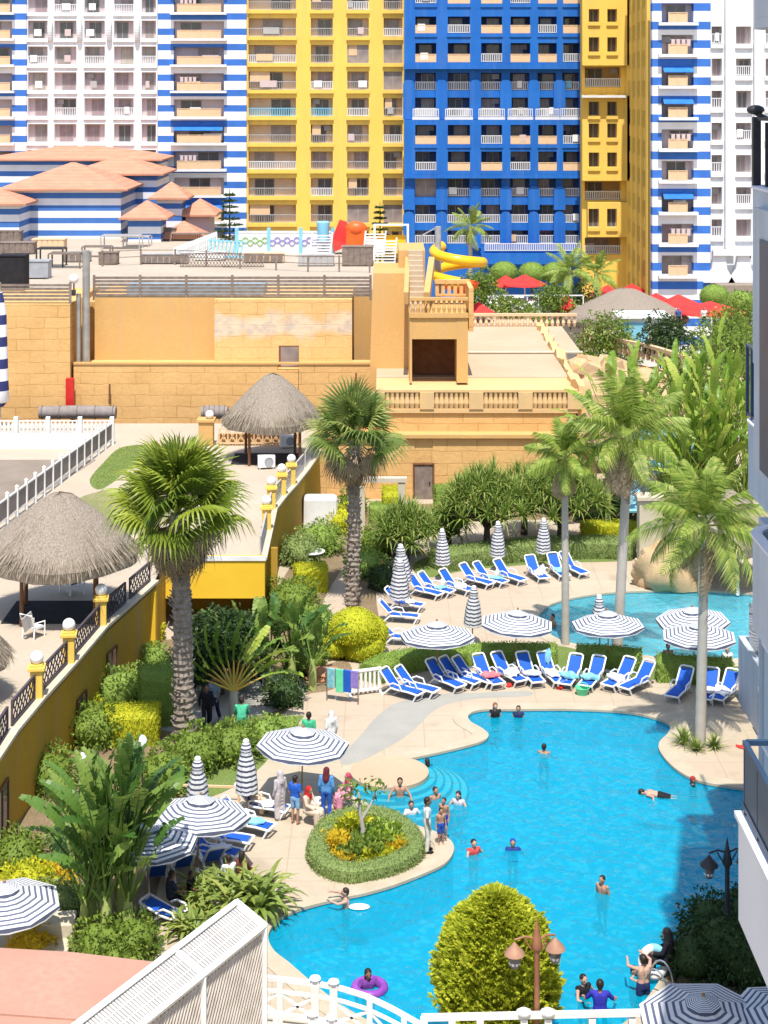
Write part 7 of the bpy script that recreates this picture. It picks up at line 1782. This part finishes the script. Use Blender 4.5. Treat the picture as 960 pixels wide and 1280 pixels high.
POSE['raise']=J(eL=(-.32,-.20,1.46),wL=(-.24,-.42,1.52),hL=(-.2,-.49,1.54),eR=(.32,-.22,1.40),wR=(.22,-.44,1.44),hR=(.18,-.51,1.45))
POSE['sit']=J(pel=(0,.06,.52),spi=(0,.10,.70),che=(0,.08,.90),nek=(0,.05,1.04),hed=(0,.02,1.17),sL=(-.185,.07,.975),sR=(.185,.07,.975),eL=(-.25,-.04,.74),wL=(-.17,-.26,.64),hL=(-.14,-.33,.62),eR=(.25,-.04,.74),wR=(.17,-.26,.64),hR=(.14,-.33,.62),
  pL=(-.10,.03,.49),kL=(-.13,-.38,.50),aL=(-.13,-.40,.085),tL=(-.14,-.55,.035),pR=(.10,.03,.49),kR=(.13,-.38,.50),aR=(.13,-.42,.085),tR=(.14,-.57,.035))
def cap(m,a,b,ra,rb,n=10):
    a,b=Vector(a),Vector(b); pts=[];rr=[]; d=(b-a)
    L=max(d.length,1e-4); u=d/L
    for q in (-80,-50,-20): pts.append(a+u*ra*math.sin(R(q))); rr.append(ra*math.cos(R(q)))
    for k in range(1,5): pts.append(a+d*k/5); rr.append(ra+(rb-ra)*k/5)
    for q in (20,50,80): pts.append(b+u*rb*math.sin(R(q))); rr.append(rb*math.cos(R(q)))
    m.tube(pts,rr,n)
def voxel(m,name,mat,parent,vox,smooth=2):
    me=m.mesh(name+'_src',mat); o=bpy.data.objects.new(name+'_src',me); COL.objects.link(o)
    r=o.modifiers.new('r','REMESH'); r.mode='VOXEL'; r.voxel_size=vox; r.use_smooth_shade=True
    s=o.modifiers.new('s','SMOOTH'); s.iterations=smooth; s.factor=.5
    dg=bpy.context.evaluated_depsgraph_get(); me2=bpy.data.meshes.new_from_object(o.evaluated_get(dg)); me2.name=name
    bpy.data.objects.remove(o); bpy.data.meshes.remove(me)
    me2.materials.clear(); me2.materials.append(mat)
    me2.polygons.foreach_set('use_smooth',[True]*len(me2.polygons))
    return me2
def sway(V,w):  # widen trunk front to back flatter
    return V
def body_mesh(pose):
    j=POSE[pose]; m=MB()
    def torso(m,k=1.0,lo=.0):
        for x in (-.075,.075):
            o=Vector((x,0,0)); cap(m,j['pel']+o*.9,j['spi']+o*.7,.112*k,.098*k); cap(m,j['spi']+o*.7,j['che']+o*1.05,.098*k,.115*k)
        cap(m,j['che'].lerp(j['sL'],.3),j['sL'],.085*k,.062*k); cap(m,j['che'].lerp(j['sR'],.3),j['sR'],.085*k,.062*k)
    torso(m); cap(m,j['che'].lerp(j['nek'],.6),j['hed']+Vector((0,.02,-.06)),.062,.052)
    for s in 'LR':
        cap(m,j['s'+s],j['e'+s],.054,.040); cap(m,j['e'+s],j['w'+s],.041,.028)
        w,h=j['w'+s],j['h'+s]; d=(h-w).normalized(); cap(m,w,w.lerp(h,.75),.028,.036)
        sd=d.cross(Vector((0,1,.2))).normalized()
        for i,(o,l) in enumerate(((-.030,.070),(-.010,.084),(.011,.080),(.030,.062))):   # four fingers, bent a little
            b0=w.lerp(h,.85)+sd*o; b1=b0+d*l*.55; b2=b1+(d+Vector((0,-.45,0))).normalized()*l*.5; cap(m,b0,b1,.0105,.0095,6); cap(m,b1,b2,.0095,.008,6)
        b0=w.lerp(h,.3)+sd*.026*(1 if s=='L' else -1); b1=b0+(d*.6+sd*(.8 if s=='L' else -.8)+Vector((0,-.4,0))).normalized()*.05; cap(m,b0,b1,.014,.011,6); cap(m,b1,b1+d*.03,.011,.009,6)
        cap(m,j['p'+s],j['k'+s],.088,.055); cap(m,j['k'+s],j['a'+s],.056,.036); cap(m,j['a'+s],j['t'+s],.042,.032)
    h=j['hed']; m.sphere(tuple(h+Vector((0,0,.015))),.118,16,12,(.80,.95,1.05)); m.sphere(tuple(h+Vector((0,-.03,-.065))),.075,12,8,(.85,.9,.8))
    cap(m,h+Vector((0,-.105,.01)),h+Vector((0,-.127,-.022)),.011,.017,8)
    for x in (-.095,.095): m.sphere(tuple(h+Vector((x,.012,-.005))),.03,8,6,(.4,.8,1.1))
    cap(m,h+Vector((-.025,-.098,-.062)),h+Vector((.025,-.098,-.062)),.010,.010,6)
    return voxel(m,'body',SK[0],None,.0135,2)
def cloth_mesh(pose,kind,sex):
    j=POSE[pose]; m=MB()
    def trunk(k):
        for x in (-.075,.075):
            o=Vector((x,0,0)); cap(m,j['pel']+o*.9,j['spi']+o*.75,.118*k,.108*k); cap(m,j['spi']+o*.75,j['che']+o*1.05,.108*k,.122*k)
        for s in 'LR': cap(m,j['che'].lerp(j['s'+s],.3),j['s'+s],.092*k,.070*k)
    def legs(f,k=1.12,flare=0):
        for s in 'LR':
            cap(m,j['p'+s],j['k'+s],.094*k,.066*k)
            if f>0: cap(m,j['k'+s],j['k'+s].lerp(j['a'+s],f),.066*k,.055*k+flare)
    if kind=='tshirt': trunk(1.04); [cap(m,j['s'+s],j['s'+s].lerp(j['e'+s],.75),.068,.058) for s in 'LR']
    if kind=='longshirt':
        trunk(1.06); 
        for s in 'LR': cap(m,j['s'+s],j['e'+s],.068,.056); cap(m,j['e'+s],j['w'+s],.056,.044)
    if kind=='suit': trunk(1.025)
    if kind=='shorts': 
        for x in (-.06,.06): cap(m,j['pel']+Vector((x,0,.04)),j['pel']+Vector((x,0,-.03)),.125,.125)
        for s in 'LR': cap(m,j['p'+s],j['p'+s].lerp(j['k'+s],.72),.105,.085)
    if kind=='trousers':
        for x in (-.06,.06): cap(m,j['pel']+Vector((x,0,.04)),j['pel']+Vector((x,0,-.03)),.122,.122)
        legs(.93,1.12,.012)
    if kind=='robe':
        trunk(1.08)
        for s in 'LR': cap(m,j['s'+s],j['e'+s],.072,.062); cap(m,j['e'+s],j['w'+s],.062,.055)
        for s in 'LR': cap(m,j['p'+s],j['k'+s],.13,.12); cap(m,j['k'+s],j['k'+s].lerp(j['a'+s],.9),.12,.125)
        for q in (0.2,.5,.8): cap(m,j['pL'].lerp(j['kL'],q),j['pR'].lerp(j['kR'],q),.12,.12); cap(m,j['kL'].lerp(j['aL'],q),j['kR'].lerp(j['aR'],q),.12,.12)
    if kind=='hair':
        h=j['hed']; m.sphere(tuple(h+Vector((0,.018,.045))),.122,14,10,(.84,.93,.86)); m.sphere(tuple(h+Vector((0,.05,.0))),.10,12,8,(.88,.75,1.0))
    if kind=='longhair':
        h=j['hed']; m.sphere(tuple(h+Vector((0,.018,.045))),.124,14,10,(.85,.95,.88)); cap(m,h+Vector((0,.06,0)),h+Vector((0,.085,-.26)),.10,.085)
    if kind=='scarf':
        h=j['hed']; m.sphere(tuple(h+Vector((0,.02,.03))),.130,14,10,(.86,.95,.98)); cap(m,h+Vector((0,.05,-.02)),h+Vector((0,.05,-.22)),.105,.15); 
    return voxel(m,kind,HAIR,None,.016,2)
_pm={}
def recol(me,mat):
    k=(me.name,mat.name)
    if k not in _pm: c=me.copy(); c.materials.clear(); c.materials.append(mat); _pm[k]=c
    return _pm[k]
eye_me=None
def person(label,loc,face,pose='stand',skin=0,hair='hair',haircol=None,top=None,bottom=None,scale=1.0,group=None,shoes=None):
    """face: compass turn, 0 looks towards the viewer (-y)"""
    global eye_me
    t=thing('person',label,'person',loc,R(face),group); t.scale=(scale,)*3
    b=shared(('body',pose),lambda:body_mesh(pose)); put(recol(b,SK[skin]),'body',t,(0,0,0))
    def wear(kind,col,nm):
        me=shared((kind,pose),lambda:cloth_mesh(pose,kind,None)); put(recol(me,col),nm,t,(0,0,0))
    names={'tshirt':'shirt','longshirt':'shirt','suit':'swimsuit','robe':'robe','shorts':'shorts','trousers':'trousers','hair':'hair','longhair':'hair','scarf':'headscarf'}
    if hair: wear(hair,haircol or HAIR,names[hair])
    if top: wear(top[0],cloth(top[1]),names[top[0]])
    if bottom: wear(bottom[0],cloth(bottom[1]),names[bottom[0]])
    if shoes:
        m=MB(); j=POSE[pose]
        for s in 'LR': cap(m,j['a'+s]+Vector((0,.02,-.03)),j['t'+s]+Vector((0,-.02,.005)),.055,.046)
        m.build('shoe',cloth(shoes),t,True)
    if eye_me is None: m=MB(); m.sphere((0,0,0),.016,8,6,(1,.6,.8)); eye_me=m.mesh('eye',EYE,True)
    h=POSE[pose]['hed']
    for x in (-.036,.036): put(eye_me,'eye',t,(h.x+x,h.y-.103,h.z+.012))
    return t
W=(.75,.75,.72); BK=(.015,.015,.02); NV=(.02,.03,.10); RB=(.02,.09,.45); MB_=(.10,.30,.62)
person('man in a white shirt and pale trousers standing by the hedge ring',G(534,1065),95,'stand',2,'hair',None,('tshirt',W),('trousers',(.72,.70,.58)),1.06,None,BK)
person('shirtless boy in royal blue shorts standing at the pool edge, nearer one',G(551,1056),20,'stand',1,'hair',None,None,('shorts',RB),.72)
person('shirtless boy in blue shorts standing just behind the other boy',G(555,1048),-30,'stand',1,'hair',None,None,('shorts',(.03,.05,.35)),.80)
person('woman in a light blue tunic and a dark red headscarf',G(408,1024),170,'stand',1,'scarf',cloth((.13,.02,.03)),('longshirt',MB_),('trousers',(.03,.12,.52)),1.05,None,BK)
person('person in a blue top and light blue shorts standing beside the seated people',G(369,1030),150,'stand',1,'hair',None,('tshirt',(.02,.11,.50)),('shorts',(.25,.45,.70)),.98)
person('woman in a pale grey patterned robe beside the furled parasol',G(350,1024),-140,'stand',1,'scarf',cloth((.55,.50,.50)),('robe',(.52,.47,.47)),None,.98)
person('seated woman with a red headscarf and cream clothes under the striped parasol',G(387,1030),60,'sit',1,'scarf',cloth((.55,.02,.02)),('robe',(.70,.55,.42)),None,1.0)
person('seated person in pink clothes beside the hedge ring',G(434,1010),-60,'sit',1,'scarf',cloth((.45,.06,.12)),('robe',(.75,.30,.42)),None,.95)
person('worker in a mint green uniform seen from behind on the lawn',G(302,930),185,'bent',2,'hair',None,('longshirt',(.08,.48,.27)),('trousers',(.05,.36,.2)),1.06)
person('worker in a mint green shirt behind the open parasol',G(386,950),170,'stand',2,'hair',None,('tshirt',(.06,.46,.24)),('trousers',(.06,.10,.12)),1.06)
person('person in white clothes beside the green shirted worker',G(414,945),-150,'stand',1,'scarf',cloth(W),('longshirt',W),('trousers',(.55,.52,.48)),1.0)
person('person in black clothes walking in the shade under the tree',G(258,912),10,'walk',2,'hair',None,('longshirt',BK),('trousers',BK),1.04)
person('person in a light blue shirt walking behind the one in black',G(268,902),-20,'walk',2,'hair',None,('tshirt',(.30,.38,.50)),('trousers',NV),1.04)
person('person in a dark shirt sitting in the parasol shade below the paddle leaves',G(216,1140),120,'sit',2,'hair',None,('tshirt',(.03,.035,.06)),('shorts',BK),1.0)
person('person in a white shirt sitting at the edge of the parasol shade',G(285,1118),-150,'sit',2,'hair',None,('tshirt',W),('trousers',(.5,.5,.5)),.98)
person('woman in brown clothes sitting beside the one in white',G(303,1112),160,'sit',2,'longhair',None,('robe',(.16,.05,.035)),None,.95)
person('child in black sitting on a lounger in the parasol shade',G(240,1130),80,'sit',2,'hair',None,('tshirt',BK),('shorts',BK),.8)
person('reclining woman in a cream wrap on a lounger beside the furled parasol',G(318,1015),70,'sit',1,'longhair',None,('robe',(.62,.50,.36)),None,.85)
# bathers: feet on the pool floor, water at -0.09
def bather(label,px,py,face,pose,skin,hair,top=None,bottom=('shorts',NV),scale=1.0,dz=-1.18,haircol=None):
    p=G(px,py,-.09); p.z=dz-(.13 if dz<-1.0 else .05); return person(label,p,face,pose,skin,hair,haircol,top,bottom,scale,'bathers in the pool')
bather('woman in a black swimsuit standing in the shallow top end, left of two',619,896,10,'stand',0,'longhair',('suit',BK),None,1.0,-1.12,cloth((.25,.1,.05)))
bather('bather in a dark swimsuit standing in the shallow top end, right of two',648,896,-10,'stand',1,'hair',('suit',NV),None,.95,-1.15)
bather('dark haired bather alone in the upper middle of the pool',680,941,160,'swim',1,'hair',None,('shorts',NV),1.0,-1.34)
bather('woman with long dark hair at the top of the pool steps',534,957,200,'swim2',0,'longhair',('suit',BK),None,.95,-1.34)
bather('shirtless man sitting on the pool steps beside the landing',500,995,0,'swim',1,'hair',None,('shorts',NV),1.05,-1.12)
bather('bather with a pale top on the lower pool steps',514,1017,10,'swim2',1,'hair',('tshirt',(.6,.6,.62)),None,1.0,-1.25)
bather('bather on the steps behind the man in white',544,998,30,'stand',1,'hair',None,('shorts',NV),1.0,-1.28)
bather('bather beyond the end of the pool steps',573,1005,-20,'swim',0,'longhair',('suit',(.5,.5,.55)),None,1.0,-1.24)
bather('bather with a red top left of the one in a blue cap',592,1067,20,'swim2',0,'hair',('suit',(.6,.08,.08)),None,1.0,-1.21)
bather('bather in a blue cap and dark top in the middle of the pool',641,1062,0,'swim2',1,'hair',('tshirt',(.02,.05,.25)),None,1.0,-1.33,cloth((.02,.06,.35)))
bather('shirtless bather alone at the middle right of the pool',753,1116,-40,'stand',1,'hair',None,('shorts',NV),1.0,-1.14)
bather('man near the curved left shore holding a white float',432,1133,-90,'raise',0,'hair',None,('shorts',NV),1.05,-1.2)
bather('woman in a violet top in the bottom left of the pool',460,1234,15,'swim',2,'longhair',('longshirt',(.16,.04,.26)),None,1.05,-1.26)
bather('bather in dark clothes beside the one in a blue shirt',729,1243,30,'swim2',0,'hair',('suit',BK),None,1.05,-1.21)
bather('bather in a royal blue shirt near the bottom railing, back turned',750,1268,175,'swim',1,'hair',('tshirt',(.04,.04,.42)),None,1.1,-0.98)
bather('bather holding the pool wall beside the bare backed man',792,1219,60,'raise',0,'hair',None,('shorts',NV),.95,-1.33)
bather('bare backed man climbing towards the pool ladder',804,1243,200,'raise',0,'hair',None,('shorts',NV),1.1,-0.82)
person('woman in black clothes and headscarf sitting by the pool ladder',G(832,1222),-110,'sit',2,'scarf',cloth(BK),('robe',BK),None,1.1)
bather('bather with a red cap at the right pool edge',866,981,90,'stand',1,'hair',('suit',BK),None,1.0,-1.38,cloth((.4,.04,.04)))
bather('man standing at the left edge of the lagoon',691,783,-60,'stand',1,'hair',None,('shorts',NV),1.0,-1.1)
bather('dark haired bather at the near lagoon edge behind the hedge',835,817,0,'stand',1,'hair',None,('shorts',NV),1.0,-1.25)
bather('bather in a white top at the near lagoon edge by the grey building',909,825,0,'stand',1,'hair',('tshirt',W),None,1.0,-1.1)
# swimmer lying in the water
p=G(858,998,-.1)
t=person('swimmer gliding face down in dark trunks on the right of the pool',(p.x,p.y,-.17),0,'swim2',0,'hair',None,None,('shorts',BK),1.0,'bathers in the pool')
t.rotation_euler=(R(84),0,R(258))
# floats
p=G(441,1135,-.09); m=MB(); m.sphere((0,0,0),1,16,8,(.34,.2,.06)); o=m.build('float_board',M['white'],None,True); o.location=(p.x+.2,p.y,-.05); tag(o,'white float board held by the man at the left shore','float')
p=G(462,1236,-.09); m=MB(); m.tube([(.42*math.cos(a),.42*math.sin(a),0) for a in np.linspace(0,2*PI,25)],.12,10,False); o=m.build('swim_ring',paint('violet_ring',(.30,.08,.42),(.22,.05,.35),3,.4),None,True); o.location=(p.x,p.y,-.05); tag(o,'violet swim ring round the woman at the bottom left','swim ring')
t=thing('swim_ring','large white and light blue swim ring leaning against the bather in black','swim ring',G(817,1222)+Vector((0,0,.45))); t.rotation_euler=(R(70),0,R(15)); m=MB(); m.tube([(.36*math.cos(a),.36*math.sin(a),0) for a in np.linspace(0,2*PI,25)],.12,10,False); m.build('tube',M['white'],t,True); m=MB(); m.tube([(.36*math.cos(a),.36*math.sin(a),0) for a in np.linspace(.3,1.6,8)],.126,10,False); m.build('blue_band',M['sky_blue'],t,True)
# people on the far terrace
for px,py,Y,c,lb in ((848,392,140,(.05,.12,.3),'tiny person in dark blue under the far red parasols'),(880,392,138,W,'tiny person in white under the largest red parasol')):
    p=A(px,py,Y); p.z=max(0,p.z-1.2); person(lb,p,0,'stand',1,'hair',None,('tshirt',c),('trousers',BK),1.0)
# ================================================================== light and camera
w=bpy.data.worlds.new('World'); SC.world=w; w.use_nodes=True; nt=w.node_tree; bg=nt.nodes['Background']
sky=nt.nodes.new('ShaderNodeTexSky'); sky.sky_type='NISHITA'; sky.sun_disc=False
SUNV=Vector((.0,-4.3,9.4)).normalized(); el=math.asin(SUNV.z); az=math.atan2(SUNV.x,SUNV.y)
sky.sun_elevation=el; sky.sun_rotation=az; sky.air_density=1; sky.dust_density=1.2; sky.ozone_density=1
nt.links.new(sky.outputs[0],bg.inputs[0]); bg.inputs[1].default_value=SKY_STRENGTH
l=bpy.data.lights.new('sun','SUN'); l.energy=SUN_STRENGTH; l.angle=R(.53); l.color=(1,.955,.88); so=bpy.data.objects.new('sun',l); link(so); so.rotation_euler=(-SUNV).to_track_quat('-Z','Y').to_euler(); so.location=(0,-20,80)
cam=bpy.data.cameras.new('camera'); co=bpy.data.objects.new('camera',cam); link(co); SC.camera=co
co.location=(0,0,H); co.rotation_euler=(R(90),0,0); cam.sensor_fit='VERTICAL'; cam.sensor_height=36; cam.sensor_width=27; cam.lens=F/1280*36; cam.shift_y=-(640-YH)/1280; cam.clip_end=1500; cam.clip_start=.5
SC.view_settings.view_transform='Standard'; SC.view_settings.look='None'; SC.view_settings.gamma=1; SC.view_settings.use_curve_mapping=False; SC.view_settings.exposure=EXPOSURE
SC.render.engine='CYCLES'; c=SC.cycles; c.max_bounces=7; c.diffuse_bounces=3; c.glossy_bounces=3; c.transmission_bounces=4; c.transparent_max_bounces=8; c.use_denoising=True; c.caustics_reflective=False; c.caustics_refractive=False; c.sample_clamp_indirect=8
